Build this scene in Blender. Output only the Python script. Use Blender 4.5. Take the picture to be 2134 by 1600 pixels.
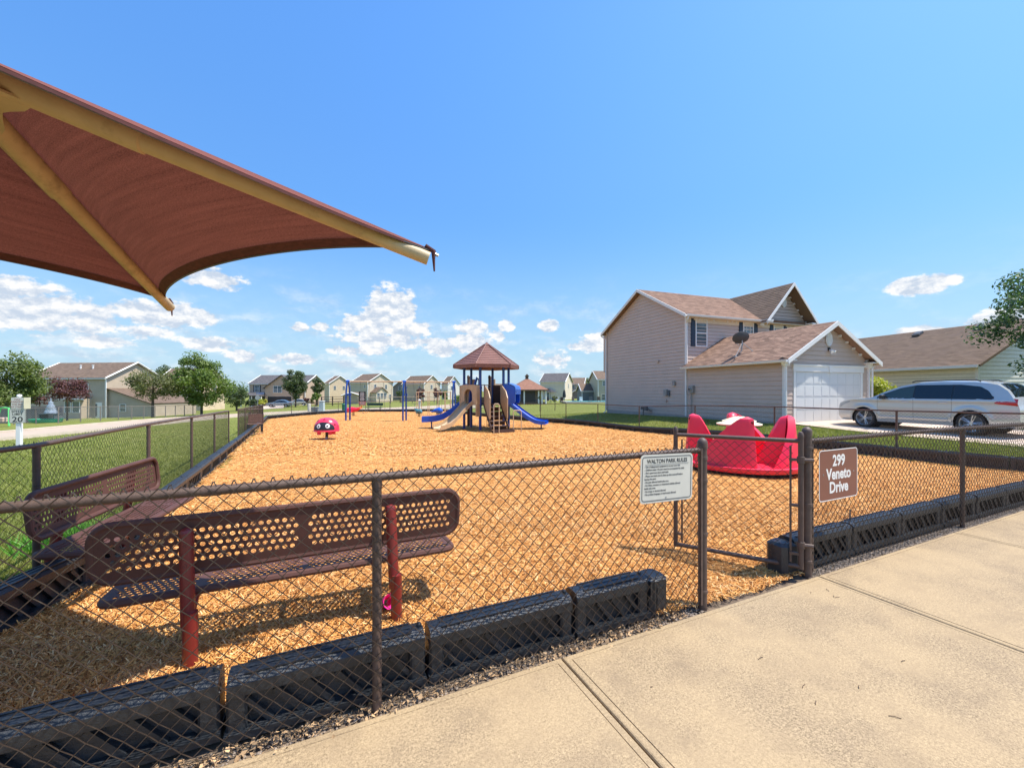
import bpy, math, random
import numpy as np
from mathutils import Vector, Matrix

for o in list(bpy.data.objects):
    bpy.data.objects.remove(o)
SC = bpy.context.scene
COL = SC.collection
R = math.radians
rng = random.Random(7)
nr = np.random.default_rng(11)

# ------------------------------------------------------------------ camera
EYE = 1.62
cam_d = bpy.data.cameras.new('camera')
cam = bpy.data.objects.new('camera', cam_d); COL.objects.link(cam)
cam.location = (0, 0, EYE); cam.rotation_euler = (R(90), 0, 0)
cam_d.sensor_width = 36; cam_d.lens = 36 * 860 / 2134
cam_d.shift_y = 15 / 2134
cam_d.clip_start = 0.05; cam_d.clip_end = 4000
SC.camera = cam
SC.render.resolution_x = 1024; SC.render.resolution_y = 767

# ------------------------------------------------------------------ light
SUNV = Vector((0.47, -0.04, 1.0)).normalized()          # towards the sun
elev = math.asin(SUNV.z); azim = math.atan2(SUNV.x, SUNV.y)
sun_d = bpy.data.lights.new('sun', 'SUN'); sun_d.energy = 4.9; sun_d.angle = R(0.53)
sun_d.color = (1.0, 0.94, 0.84)
sun = bpy.data.objects.new('sun', sun_d); COL.objects.link(sun)
sun.rotation_euler = (-SUNV).to_track_quat('-Z', 'Y').to_euler()
sun.location = (0, 0, 60)

SC.view_settings.view_transform = 'Standard'
SC.view_settings.look = 'None'
SC.view_settings.exposure = 0.55
SC.view_settings.gamma = 1
SC.view_settings.use_curve_mapping = False

W = bpy.data.worlds.new('World'); SC.world = W; W.use_nodes = True
nt = W.node_tree; nt.nodes.clear()
def N(tree, typ, **kw):
    n = tree.nodes.new(typ)
    for k, v in kw.items():
        if k == 'ins':
            for kk, vv in v.items():
                if hasattr(vv, 'is_output'): tree.links.new(vv, n.inputs[kk])
                else: n.inputs[kk].default_value = vv
        else: setattr(n, k, v)
    return n
def MA(t, op, a, b=0.0, clamp=False):
    return N(t, 'ShaderNodeMath', operation=op, use_clamp=clamp, ins={0: a, 1: b}).outputs[0]
sky = N(nt, 'ShaderNodeTexSky'); sky.sky_type = 'NISHITA'; sky.sun_disc = False
sky.sun_elevation = elev; sky.sun_rotation = azim
sky.air_density = 1.0; sky.dust_density = 0.6; sky.ozone_density = 2.0; sky.altitude = 200
tc = N(nt, 'ShaderNodeTexCoord')
sp = N(nt, 'ShaderNodeSeparateXYZ', ins={0: tc.outputs['Generated']})
az = MA(nt, 'ARCTAN2', sp.outputs[0], sp.outputs[1])
el = MA(nt, 'ARCSINE', sp.outputs[2])
# clear summer air: deeper blue aloft than the bare model, less glare low down
val = N(nt, 'ShaderNodeMapRange', interpolation_type='SMOOTHSTEP', ins={0: el, 1: 0.0, 2: .75, 3: .85, 4: 1.46}).outputs[0]
satv = N(nt, 'ShaderNodeMapRange', interpolation_type='SMOOTHSTEP', ins={0: el, 1: 0.0, 2: .5, 3: 1.40, 4: 1.27}).outputs[0]
hs = N(nt, 'ShaderNodeHueSaturation', ins={'Hue': 0.502, 'Saturation': satv, 'Value': val, 'Color': sky.outputs[0]})
hzn = N(nt, 'ShaderNodeMapRange', interpolation_type='SMOOTHSTEP', ins={0: el, 1: .42, 2: -.05, 3: 0.0, 4: 1.0}).outputs[0]
hs = N(nt, 'ShaderNodeMixRGB', ins={0: MA(nt, 'MULTIPLY', hzn, .92), 1: hs.outputs[0], 2: (2.0, 3.1, 4.1, 1)})
bg1 = N(nt, 'ShaderNodeBackground', ins={'Color': hs.outputs[0], 'Strength': 0.15})
ae = N(nt, 'ShaderNodeCombineXYZ', ins={0: az, 1: el, 2: 0.0}).outputs[0]
def cloudpos(px, py):
    X = (px - 1067) / 860; Z = (815 - py) / 860; r = math.hypot(X, 1)
    return math.atan2(X, 1), math.atan2(Z, r)
clouds = [(815,648,52,52,1.0),(765,678,62,26,.9),(790,708,95,20,.8),(845,690,55,24,.75),(70,650,190,46,.78),(150,672,75,30,.62),(25,600,110,26,.8),
 (345,655,105,27,1.05),(450,582,60,22,.9),(1922,594,76,20,1.05),(2085,668,95,24,1.0),(1925,697,66,19,.9),(1990,692,60,14,.7),
 (985,683,38,16,.9),(978,715,52,22,.95),(920,724,40,18,.8),(1140,679,24,13,.9),(1055,681,17,14,.8),(1248,716,44,20,1.0),(1215,722,30,10,.7),
 (430,716,75,15,.7),(505,742,40,15,.8),(625,682,22,10,.8),(667,681,22,10,.8),(893,711,26,10,.7),(308,692,50,16,.7),(1150,750,36,24,.6),
 (760,730,70,14,.6),(620,748,60,12,.55),(215,712,70,16,.6),(1040,700,24,14,.5)]
acc = None; accs = None
for (cx, cy, w_, h_, s_) in clouds:
    a0, e0 = cloudpos(cx, cy); a1, _ = cloudpos(cx + w_ * 1.3, cy); _, e1 = cloudpos(cx, cy - h_ * 1.3)
    sub = N(nt, 'ShaderNodeVectorMath', operation='SUBTRACT', ins={0: ae, 1: (a0, e0, 0)})
    mul = N(nt, 'ShaderNodeVectorMath', operation='MULTIPLY', ins={0: sub.outputs[0], 1: (1 / max(1e-4, a1 - a0), 1 / (e1 - e0), 0)})
    ln = N(nt, 'ShaderNodeVectorMath', operation='LENGTH', ins={0: mul.outputs[0]}).outputs['Value']
    m = MA(nt, 'MULTIPLY', MA(nt, 'SUBTRACT', 1.0, ln, True), s_)
    acc = m if acc is None else MA(nt, 'MAXIMUM', acc, m)
def fbm(scale, detail, rough, off=(0, 0, 0), sy=1.6):
    mp = N(nt, 'ShaderNodeMapping', ins={'Vector': ae, 'Location': off, 'Scale': (scale, scale * sy, 1)})
    return N(nt, 'ShaderNodeTexNoise', ins={'Vector': mp.outputs[0], 'Scale': 1.0, 'Detail': detail, 'Roughness': rough}).outputs['Fac']
n1 = fbm(26, 8, .62); n2 = fbm(26, 8, .62, (-0.10, -0.55, 0)); n3 = fbm(7, 6, .6, (4, 2, 0), 2.6)
dens = MA(nt, 'ADD', MA(nt, 'MULTIPLY', acc, 1.0), MA(nt, 'MULTIPLY', MA(nt, 'SUBTRACT', n1, .5), 1.7))
cov = N(nt, 'ShaderNodeMapRange', interpolation_type='SMOOTHSTEP', ins={0: dens, 1: .08, 2: .36, 3: 0.0, 4: .99}).outputs[0]
cov = MA(nt, 'MULTIPLY', cov, MA(nt, 'MULTIPLY', acc, 7.0, True))
# thin low veil of haze and small cloud near the horizon, all the way round
low = N(nt, 'ShaderNodeMapRange', interpolation_type='SMOOTHSTEP', ins={0: el, 1: .30, 2: .03, 3: 0.0, 4: 1.0}).outputs[0]
veil = N(nt, 'ShaderNodeMapRange', interpolation_type='SMOOTHSTEP', ins={0: n3, 1: .46, 2: .70, 3: .0, 4: .8}).outputs[0]
veil = MA(nt, 'ADD', MA(nt, 'MULTIPLY', veil, low), MA(nt, 'MULTIPLY', low, .10), True)
# more cloud to the left of the playground than to the right
lft = N(nt, 'ShaderNodeMapRange', ins={0: az, 1: -.2, 2: .5, 3: 1.0, 4: .35}).outputs[0]
veil = MA(nt, 'MULTIPLY', veil, lft)
tot = MA(nt, 'MAXIMUM', cov, veil)
shade = N(nt, 'ShaderNodeMapRange', ins={0: MA(nt, 'SUBTRACT', n1, n2), 1: -.10, 2: .12, 3: 0.0, 4: 1.0}).outputs[0]
ccol = N(nt, 'ShaderNodeMixRGB', ins={0: shade, 1: (.58, .67, .80, 1), 2: (1.0, 1.0, 1.0, 1)}).outputs[0]
bg2 = N(nt, 'ShaderNodeBackground', ins={'Color': ccol, 'Strength': 0.72})
mx = N(nt, 'ShaderNodeMixShader', ins={0: tot, 1: bg1.outputs[0], 2: bg2.outputs[0]})
N(nt, 'ShaderNodeOutputWorld', ins={0: mx.outputs[0]})

# ------------------------------------------------------------------ helpers
def tag(o, label=None, cat=None, group=None, kind=None):
    if label: o['label'] = label
    if cat: o['category'] = cat
    if group: o['group'] = group
    if kind: o['kind'] = kind
    return o
def empty(name, loc, rz=0.0, rx=0.0, label=None, cat=None, group=None):
    o = bpy.data.objects.new(name, None); COL.objects.link(o)
    o.location = loc; o.rotation_euler = (rx, 0, rz); o.empty_display_size = .2
    return tag(o, label, cat, group)
def copy_tree(o, parent=None):
    c = o.copy(); COL.objects.link(c)
    if parent is not None: c.parent = parent
    for ch in list(o.children): copy_tree(ch, c)
    return c

class MB:
    def __init__(s): s.v = []; s.f = []; s.sm = []
    def add(s, vs, fs, smooth=False):
        b = len(s.v); s.v += [tuple(p) for p in vs]
        s.f += [tuple(b + i for i in f) for f in fs]; s.sm += [smooth] * len(fs); return s
    def box(s, c, d, rz=0.0, rx=0.0, ry=0.0, taper=1.0):
        hx, hy, hz = d[0] / 2, d[1] / 2, d[2] / 2
        vs = []
        for z in (-1, 1):
            k = taper if z > 0 else 1
            for x, y in ((-1, -1), (1, -1), (1, 1), (-1, 1)): vs.append(Vector((x * hx * k, y * hy * k, z * hz)))
        m = Matrix.Rotation(rz, 3, 'Z') @ Matrix.Rotation(ry, 3, 'Y') @ Matrix.Rotation(rx, 3, 'X')
        vs = [m @ p + Vector(c) for p in vs]
        return s.add(vs, [(3, 2, 1, 0), (4, 5, 6, 7), (0, 1, 5, 4), (1, 2, 6, 5), (2, 3, 7, 6), (3, 0, 4, 7)])
    def rbox(s, c, d, b=.01, rz=0.0):
        """box with chamfered vertical and top edges"""
        hx, hy, hz = d[0] / 2, d[1] / 2, d[2] / 2; b = min(b, hx * .9, hy * .9)
        def ring(ix, iy, z):
            q = b
            pts = [(hx - ix, hy - iy - q), (hx - ix - q, hy - iy), (-hx + ix + q, hy - iy), (-hx + ix, hy - iy - q), (-hx + ix, -hy + iy + q), (-hx + ix + q, -hy + iy), (hx - ix - q, -hy + iy), (hx - ix, -hy + iy + q)]
            return [(x, y, z) for x, y in pts]
        q = b * .7
        rs = [ring(0, 0, -hz), ring(0, 0, hz - q), ring(q, q, hz)]
        ca, sa = math.cos(rz), math.sin(rz)
        vs = [(c[0] + x * ca - y * sa, c[1] + x * sa + y * ca, c[2] + z) for r_ in rs for x, y, z in r_]
        fs = [tuple(reversed(range(8)))]
        for k in range(2):
            for i in range(8): j = (i + 1) % 8; fs.append((k * 8 + i, k * 8 + j, k * 8 + 8 + j, k * 8 + 8 + i))
        fs.append(tuple(range(16, 24)))
        return s.add(vs, fs)
    def tube(s, pts, r, n=8, cap=True, smooth=True):
        pts = [Vector(p) for p in pts]; rs = r if isinstance(r, (list, tuple)) else [r] * len(pts)
        vs = []; up = None
        for i, p in enumerate(pts):
            a = pts[max(0, i - 1)]; b = pts[min(len(pts) - 1, i + 1)]
            t = (b - a); t = t.normalized() if t.length > 1e-9 else Vector((0, 0, 1))
            if up is None: up = Vector((0, 0, 1)) if abs(t.z) < .9 else Vector((1, 0, 0))
            x = up.cross(t)
            if x.length < 1e-4: x = Vector((0, 1, 0)).cross(t)
            x.normalize(); y = t.cross(x).normalized(); up = y
            for k in range(n):
                a_ = 2 * math.pi * k / n
                vs.append(p + (x * math.cos(a_) + y * math.sin(a_)) * rs[i])
        fs = []
        for i in range(len(pts) - 1):
            for k in range(n):
                j = (k + 1) % n; fs.append((i * n + k, i * n + j, (i + 1) * n + j, (i + 1) * n + k))
        s.add(vs, fs, smooth)
        if cap:
            s.add(vs[:n], [tuple(reversed(range(n)))]); s.add(vs[-n:], [tuple(range(n))])
        return s
    def lathe(s, prof, c=(0, 0, 0), n=20, axis='z', smooth=True):
        vs = []
        for (r_, h) in prof:
            for k in range(n):
                a = 2 * math.pi * k / n; x, y = r_ * math.cos(a), r_ * math.sin(a)
                if axis == 'z': p = (x, y, h)
                elif axis == 'y': p = (x, h, y)
                else: p = (h, x, y)
                vs.append((p[0] + c[0], p[1] + c[1], p[2] + c[2]))
        fs = []
        for i in range(len(prof) - 1):
            for k in range(n):
                j = (k + 1) % n; f = (i * n + k, i * n + j, (i + 1) * n + j, (i + 1) * n + k)
                fs.append(f if axis != 'y' else tuple(reversed(f)))
        return s.add(vs, fs, smooth)
    def prism(s, poly, o, ux, uy, thick):
        """polygon (2D) placed at o with axes ux, uy, extruded thick along ux x uy"""
        o, ux, uy = Vector(o), Vector(ux), Vector(uy); nz = ux.cross(uy).normalized() * thick
        a = [o + ux * p[0] + uy * p[1] for p in poly]; n = len(a)
        vs = a + [p + nz for p in a]
        fs = [tuple(reversed(range(n))), tuple(range(n, 2 * n))]
        for i in range(n): j = (i + 1) % n; fs.append((i, j, n + j, n + i))
        return s.add(vs, fs)
    def grid(s, P, smooth=True, closed=False):
        nu = len(P); nv = len(P[0]); vs = [p for r_ in P for p in r_]; fs = []
        for i in range(nu - 1):
            for j in range(nv if closed else nv - 1):
                k = (j + 1) % nv; fs.append((i * nv + j, (i + 1) * nv + j, (i + 1) * nv + k, i * nv + k))
        return s.add(vs, fs, smooth)
    def ball(s, c, r, n=10, m=7, sz=1.0):
        P = []
        for i in range(m + 1):
            t = math.pi * i / m; rr = math.sin(t) * r + 1e-5
            P.append((rr, -math.cos(t) * r * sz))
        return s.lathe(P, c, n)
    def mesh(s, name):
        me = bpy.data.meshes.new(name); me.from_pydata(s.v, [], s.f)
        me.polygons.foreach_set('use_smooth', s.sm); me.update(); return me
    def build(s, name, mat, parent=None, world=False, sharp=True):
        me = s.mesh(name)
        if mat: me.materials.append(mat)
        if sharp and any(s.sm): 
            try: me.set_sharp_from_angle(angle=R(40))
            except Exception: pass
        return put(name, me, parent, world)
def put(name, me, parent=None, world=False):
    o = bpy.data.objects.new(name, me); COL.objects.link(o)
    if parent is not None:
        o.parent = parent
        if world:
            M_ = Matrix.LocRotScale(parent.location, parent.rotation_euler, parent.scale)
            o.matrix_parent_inverse = M_.inverted()
    return o
def np_mesh(name, V, F, mat=None, smooth=False, k=None):
    """V (n,3), F (m,k) arrays"""
    me = bpy.data.meshes.new(name); V = np.asarray(V, dtype=np.float32); F = np.asarray(F, dtype=np.int32)
    k = F.shape[1]
    me.vertices.add(len(V)); me.vertices.foreach_set('co', V.ravel())
    me.loops.add(F.size); me.loops.foreach_set('vertex_index', F.ravel())
    me.polygons.add(len(F)); me.polygons.foreach_set('loop_start', np.arange(0, F.size, k, dtype=np.int32))
    me.polygons.foreach_set('use_smooth', np.full(len(F), smooth))
    me.update(calc_edges=True)
    if mat: me.materials.append(mat)
    return me
def at(px, Y): return (px - 1067) / 860 * Y
def zt(py, Y): return EYE + (815 - py) / 860 * Y

# ------------------------------------------------------------------ materials
MATS = {}
def newmat(name):
    m = bpy.data.materials.new(name); m.use_nodes = True; t = m.node_tree; t.nodes.clear()
    out = N(t, 'ShaderNodeOutputMaterial'); b = N(t, 'ShaderNodeBsdfPrincipled'); t.links.new(b.outputs[0], out.inputs[0])
    return m, t, b, out
def mat(name, col, rough=.6, metal=0.0, var=.12, scale=6.0, bump=0.0, bscale=60.0, coat=0.0, spec=.5, stretch=(1, 1, 1), dirt=0.0, dirtcol=(.08, .06, .045), island=0.0):
    """principled colour with noise variation, fine bump and worn dirt"""
    m, t, b, out = newmat(name)
    tcn = N(t, 'ShaderNodeTexCoord').outputs['Object']
    mp = N(t, 'ShaderNodeMapping', ins={'Vector': tcn, 'Scale': stretch}).outputs[0]
    n_ = N(t, 'ShaderNodeTexNoise', ins={'Vector': mp, 'Scale': scale, 'Detail': 6.0, 'Roughness': .6}).outputs['Fac']
    hi = tuple(min(1, c * (1 + var)) for c in col) + (1,); lo = tuple(c * (1 - var) for c in col) + (1,)
    rmp = N(t, 'ShaderNodeMapRange', ins={0: n_, 1: .3, 2: .7}).outputs[0]
    c = N(t, 'ShaderNodeMixRGB', ins={0: rmp, 1: lo, 2: hi}).outputs[0]
    if island:
        g = N(t, 'ShaderNodeNewGeometry').outputs['Random Per Island']
        v = N(t, 'ShaderNodeMapRange', ins={0: g, 3: 1 - island, 4: 1 + island}).outputs[0]
        c = N(t, 'ShaderNodeHueSaturation', ins={'Color': c, 'Value': v}).outputs[0]
    if dirt:
        d = N(t, 'ShaderNodeTexNoise', ins={'Vector': tcn, 'Scale': scale * .7 + 1, 'Detail': 8.0, 'Roughness': .7}).outputs['Fac']
        d = N(t, 'ShaderNodeMapRange', ins={0: d, 1: .56, 2: .74, 3: 0.0, 4: dirt}).outputs[0]
        c = N(t, 'ShaderNodeMixRGB', ins={0: d, 1: c, 2: dirtcol + (1,)}).outputs[0]
    t.links.new(c, b.inputs['Base Color'])
    b.inputs['Roughness'].default_value = rough; b.inputs['Metallic'].default_value = metal
    b.inputs['Coat Weight'].default_value = coat; b.inputs['Coat Roughness'].default_value = .06
    b.inputs['Specular IOR Level'].default_value = spec
    if bump:
        n2_ = N(t, 'ShaderNodeTexNoise', ins={'Vector': mp, 'Scale': bscale, 'Detail': 5.0, 'Roughness': .65}).outputs['Fac']
        bp = N(t, 'ShaderNodeBump', ins={'Strength': bump, 'Distance': .01, 'Height': n2_}).outputs[0]
        t.links.new(bp, b.inputs['Normal'])
    MATS[name] = m
    return m
def mat_siding(name, col, pitch=.115, bump=.6):
    m, t, b, out = newmat(name)
    tcn = N(t, 'ShaderNodeTexCoord').outputs['Object']
    z = N(t, 'ShaderNodeSeparateXYZ', ins={0: tcn}).outputs[2]
    fr = MA(t, 'FRACT', MA(t, 'DIVIDE', z, pitch))
    n_ = N(t, 'ShaderNodeTexNoise', ins={'Vector': tcn, 'Scale': 1.2, 'Detail': 5.0}).outputs['Fac']
    v = N(t, 'ShaderNodeMapRange', ins={0: n_, 1: .3, 2: .7, 3: .92, 4: 1.06}).outputs[0]
    c = N(t, 'ShaderNodeHueSaturation', ins={'Color': col + (1,), 'Value': v}).outputs[0]
    t.links.new(c, b.inputs['Base Color']); b.inputs['Roughness'].default_value = .55
    bp = N(t, 'ShaderNodeBump', ins={'Strength': bump, 'Distance': .03, 'Height': MA(t, 'SUBTRACT', 1.0, fr)}).outputs[0]
    t.links.new(bp, b.inputs['Normal']); return m
def mat_shingle(name, c1, c2, c3, uv=True, sc=1.0):
    m, t, b, out = newmat(name)
    tcn = N(t, 'ShaderNodeTexCoord')
    vec = tcn.outputs['UV'] if uv else tcn.outputs['Object']
    br = N(t, 'ShaderNodeTexBrick', ins={'Vector': vec, 'Scale': sc, 'Color1': (0, 0, 0, 1), 'Color2': (1, 1, 1, 1), 'Mortar': (0.3, 0.3, 0.3, 1), 'Mortar Size': .006, 'Bias': 0.0, 'Brick Width': .3, 'Row Height': .14})
    n_ = N(t, 'ShaderNodeTexNoise', ins={'Vector': vec, 'Scale': 1.6, 'Detail': 6.0, 'Roughness': .6}).outputs['Fac']
    a = N(t, 'ShaderNodeMixRGB', ins={0: br.outputs['Color'], 1: c1 + (1,), 2: c2 + (1,)}).outputs[0]
    a = N(t, 'ShaderNodeMixRGB', ins={0: N(t, 'ShaderNodeMapRange', ins={0: n_, 1: .42, 2: .7, 3: 0.0, 4: .8}).outputs[0], 1: a, 2: c3 + (1,)}).outputs[0]
    g = N(t, 'ShaderNodeTexNoise', ins={'Vector': vec, 'Scale': 90.0, 'Detail': 2.0}).outputs['Fac']
    a = N(t, 'ShaderNodeHueSaturation', ins={'Color': a, 'Value': N(t, 'ShaderNodeMapRange', ins={0: g, 1: .3, 2: .7, 3: .8, 4: 1.2}).outputs[0]}).outputs[0]
    t.links.new(a, b.inputs['Base Color']); b.inputs['Roughness'].default_value = .9
    bp = N(t, 'ShaderNodeBump', ins={'Strength': .5, 'Distance': .012, 'Height': br.outputs['Fac']}); bp.invert = True
    t.links.new(bp.outputs[0], b.inputs['Normal']); return m
def mat_leaf(name, col, col2, trans=.35):
    m, t, b, out = newmat(name)
    g = N(t, 'ShaderNodeNewGeometry').outputs['Random Per Island']
    n_ = N(t, 'ShaderNodeTexNoise', ins={'Vector': N(t, 'ShaderNodeTexCoord').outputs['Object'], 'Scale': .9, 'Detail': 3.0}).outputs['Fac']
    f = MA(t, 'ADD', MA(t, 'MULTIPLY', g, .6), MA(t, 'MULTIPLY', MA(t, 'SUBTRACT', n_, .3), .9), True)
    c = N(t, 'ShaderNodeMixRGB', ins={0: f, 1: col + (1,), 2: col2 + (1,)}).outputs[0]
    t.links.new(c, b.inputs['Base Color']); b.inputs['Roughness'].default_value = .55
    tr = N(t, 'ShaderNodeBsdfTranslucent', ins={'Color': N(t, 'ShaderNodeMixRGB', blend_type='MULTIPLY', ins={0: 1.0, 1: c, 2: (1.6, 1.7, .7, 1)}).outputs[0]})
    ms = N(t, 'ShaderNodeMixShader', ins={0: trans, 1: b.outputs[0], 2: tr.outputs[0]})
    t.links.new(ms.outputs[0], out.inputs[0]); return m

m_fence = mat('fence_vinyl', (.095, .060, .046), .55, var=.2, scale=20, bump=.25, bscale=120, dirt=.35, dirtcol=(.2, .16, .12))
m_wire = mat('fence_wire', (.055, .037, .027), .45, var=.25, scale=30, dirt=.3, dirtcol=(.3, .26, .2))
m_wire_d = mat('fence_wire_dark', (.045, .035, .03), .5, var=.2, scale=30)
m_cream = mat('cream_steel', (.50, .38, .21), .5, var=.1, scale=5, bump=.15, bscale=90, dirt=.55, dirtcol=(.12, .08, .05), stretch=(1, 1, 1))
m_bench = mat('bench_plastisol', (.098, .044, .034), .6, var=.1, scale=9, bump=.12, bscale=160, spec=.3)
m_benchleg = mat('bench_red_steel', (.19, .020, .017), .4, var=.12, scale=8, coat=.2, dirt=.3)
m_bolt = mat('bolt_steel', (.4, .4, .4), .35, 1.0)
m_curb = mat('border_plastic', (.019, .023, .028), .42, var=.3, scale=7, bump=.5, bscale=70, spec=.6, dirt=.25, dirtcol=(.08, .075, .07))
m_red = mat('red_plastic', (.78, .024, .065), .4, var=.07, scale=3, bump=.06, bscale=200, coat=.12)
m_cream_pl = mat('cream_plastic', (.80, .72, .48), .45, var=.05, scale=3)
m_blue = mat('blue_plastic', (.006, .085, .48), .3, var=.08, scale=3, coat=.25)
m_bluep = mat('blue_post_paint', (.01, .055, .26), .35, var=.12, scale=6, coat=.2)
m_tanpl = mat('tan_plastic', (.50, .34, .19), .5, var=.1, scale=4, dirt=.3)
m_tanst = mat('tan_steel', (.52, .38, .24), .45, var=.1, scale=6)
m_brownst = mat('brown_steel', (.085, .048, .036), .85, var=.2, scale=8, dirt=.3)
m_roofpl = mat('brown_roof_plastic', (.20, .088, .066), .6, var=.18, scale=2.5, bump=.2, bscale=40, dirt=.35, dirtcol=(.42, .24, .18))
m_black = mat('black_rubber', (.018, .018, .02), .7, var=.2)
m_blackpl = mat('black_plastic', (.02, .02, .022), .4)
m_white = mat('white_trim', (.74, .73, .70), .5, var=.04, scale=2)
m_grey = mat('grey_metal', (.33, .34, .34), .5, var=.1)
m_greyd = mat('dark_grey_metal', (.10, .105, .11), .5, var=.12)
m_wood = mat('dark_wood', (.10, .07, .05), .8, var=.25, scale=8, bump=.3)
m_conc = mat('foundation_concrete', (.36, .33, .30), .9, var=.1, scale=2, bump=.3)
m_glass, t_, b_, _o = newmat('window_glass')
b_.inputs['Base Color'].default_value = (.10, .13, .15, 1); b_.inputs['Roughness'].default_value = .05; b_.inputs['Specular IOR Level'].default_value = .9
m_win = mat('window_frame_white', (.78, .78, .76), .5, var=.03)
m_shut = mat('shutter_navy', (.02, .035, .06), .5, var=.1)
m_yel = mat('yellow_plastic', (.7, .35, .05), .5)
m_green = mat('green_plastic', (.02, .16, .09), .5)
m_lime = mat('lime_plastic', (.12, .62, .16), .5)
m_bark = mat('bark', (.10, .075, .055), .9, var=.3, scale=12, bump=.6, bscale=30)
# ------------------------------------------------------------------ terrain
CP = [(0,0,0),(0,3,0),(-3.5,3,0),(5,5,0),(3,2,0),(-4,-3,0),(6,-3,0),(10.9,7.5,.0),(0,9,-.10),(4,8.5,-.09),(-3.9,3.4,0),(-5.6,6.5,-.05),(-8,11.4,-.17),(-12,18.8,-.33),(-16,26,-.5),(-20,33,-.64),
 (0,20.9,-.37),(-8,30,-.56),(5.7,18.6,-.27),(1.8,26.9,-.42),(-3,36,-.60),(-7,46,-.65),(-18,44,-.66),(-15,50,-.68),(-5,60,-.68),
 (9.6,10.3,-.06),(11.15,16.9,.34),(9.3,22,.30),(6.7,29,.16),(13.2,15.5,.27),(14.2,12.8,.26),(16.5,8,.22),(12,13,.16),(20,14,.3),(24,24,.35),(17,19,.35),(30,8,.25),(16,28,.25),
 (5,40,-.45),(5,60,-.60),(10,80,-.66),(25,60,-.3),(30,100,-.5),(0,100,-.7),(0,150,-.8),(60,120,-.5),(-30,80,-.9),(-40,120,-1.6),
 (-29,24,-.78),(-24,17,-.55),(-31,33,-.86),(-33,42,-1.0),(-22,10,-.35),(-39,52,-1.3),(-57,54,-1.9),(-57,62,-1.95),(-36.4,33,-.9),(-36,22,-.9),(-60,30,-1.6),(-75,60,-2.0),(-57,95,-1.8),(-10,8,-.15),(-14,10,-.22),(-20,26,-.55),(-25,40,-.72)]
_c = np.array(CP, float)
def _U(r2): return np.where(r2 > 1e-12, .5 * r2 * np.log(np.maximum(r2, 1e-12)), 0)
_d = ((_c[:, None, :2] - _c[None, :, :2]) ** 2).sum(-1)
_K = _U(_d) + np.eye(len(_c)) * 3.0
_P = np.c_[np.ones(len(_c)), _c[:, :2]]
_A = np.block([[_K, _P], [_P.T, np.zeros((3, 3))]])
_w = np.linalg.solve(_A, np.r_[_c[:, 2], 0, 0, 0])
def Hs(x, y):
    x = np.asarray(x, float); y = np.asarray(y, float); sh = x.shape
    p = np.c_[x.ravel(), y.ravel()]
    q = p.copy(); rr = np.hypot(q[:, 0], q[:, 1] - 50); lim = 110.0
    s_ = np.where(rr > lim, lim / np.maximum(rr, 1e-6), 1.0)
    q[:, 0] *= s_; q[:, 1] = 50 + (q[:, 1] - 50) * s_
    d = ((q[:, None, :] - _c[None, :, :2]) ** 2).sum(-1)
    z = _U(d) @ _w[:-3] + _w[-3] + q @ _w[-2:]
    far = np.clip((rr - 80) / 60, 0, 1)
    z = z * (1 - far) + far * np.clip(z, -2.2, -.6)
    return z.reshape(sh)
def H(x, y): return float(Hs(np.array([x]), np.array([y]))[0])

# playground frame: u along the front fence, n into the playground
A25 = R(25); UX, UY = math.cos(A25), math.sin(A25)
def UN(u, n, z=0.0): return Vector((u * UX - n * UY, u * UY + n * UX, z))

# ---- material: lawn ground
m_lawn, t, b, out = newmat('lawn_ground')
tcn = N(t, 'ShaderNodeTexCoord').outputs['Object']
n1 = N(t, 'ShaderNodeTexNoise', ins={'Vector': tcn, 'Scale': .35, 'Detail': 6.0, 'Roughness': .6}).outputs['Fac']
n2 = N(t, 'ShaderNodeTexNoise', ins={'Vector': tcn, 'Scale': 14.0, 'Detail': 6.0, 'Roughness': .7}).outputs['Fac']
c = N(t, 'ShaderNodeMixRGB', ins={0: N(t, 'ShaderNodeMapRange', ins={0: n2, 1: .35, 2: .68}).outputs[0], 1: (.09, .115, .02, 1), 2: (.26, .275, .065, 1)}).outputs[0]
c = N(t, 'ShaderNodeMixRGB', ins={0: N(t, 'ShaderNodeMapRange', ins={0: n1, 1: .5, 2: .72, 3: 0.0, 4: .6}).outputs[0], 1: c, 2: (.26, .23, .08, 1)}).outputs[0]
t.links.new(c, b.inputs['Base Color']); b.inputs['Roughness'].default_value = .9; b.inputs['Specular IOR Level'].default_value = .15
t.links.new(N(t, 'ShaderNodeBump', ins={'Strength': .8, 'Distance': .06, 'Height': n2}).outputs[0], b.inputs['Normal'])

def axis_coords(lo, hi, fine_lo, fine_hi, fine, grow=1.22):
    a = list(np.arange(fine_lo, fine_hi + 1e-6, fine)); s = fine; x = a[-1]
    while x < hi: s *= grow; x += s; a.append(x)
    s = fine; x = a[0]; pre = []
    while x > lo: s *= grow; x -= s; pre.append(x)
    return np.array(pre[::-1] + a)
gx = axis_coords(-1600, 1600, -45, 32, .75); gy = axis_coords(-60, 2600, -6, 62, .75)
XX, YY = np.meshgrid(gx, gy); ZZ = Hs(XX, YY) - .055
V = np.c_[XX.ravel(), YY.ravel(), ZZ.ravel()]; nx_, ny_ = len(gx), len(gy)
I = np.arange(nx_ * ny_).reshape(ny_, nx_)
F = np.stack([I[:-1, :-1], I[:-1, 1:], I[1:, 1:], I[1:, :-1]], -1).reshape(-1, 4)
g = put('ground', np_mesh('ground', V, F, m_lawn, True)); tag(g, kind='structure')

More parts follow.
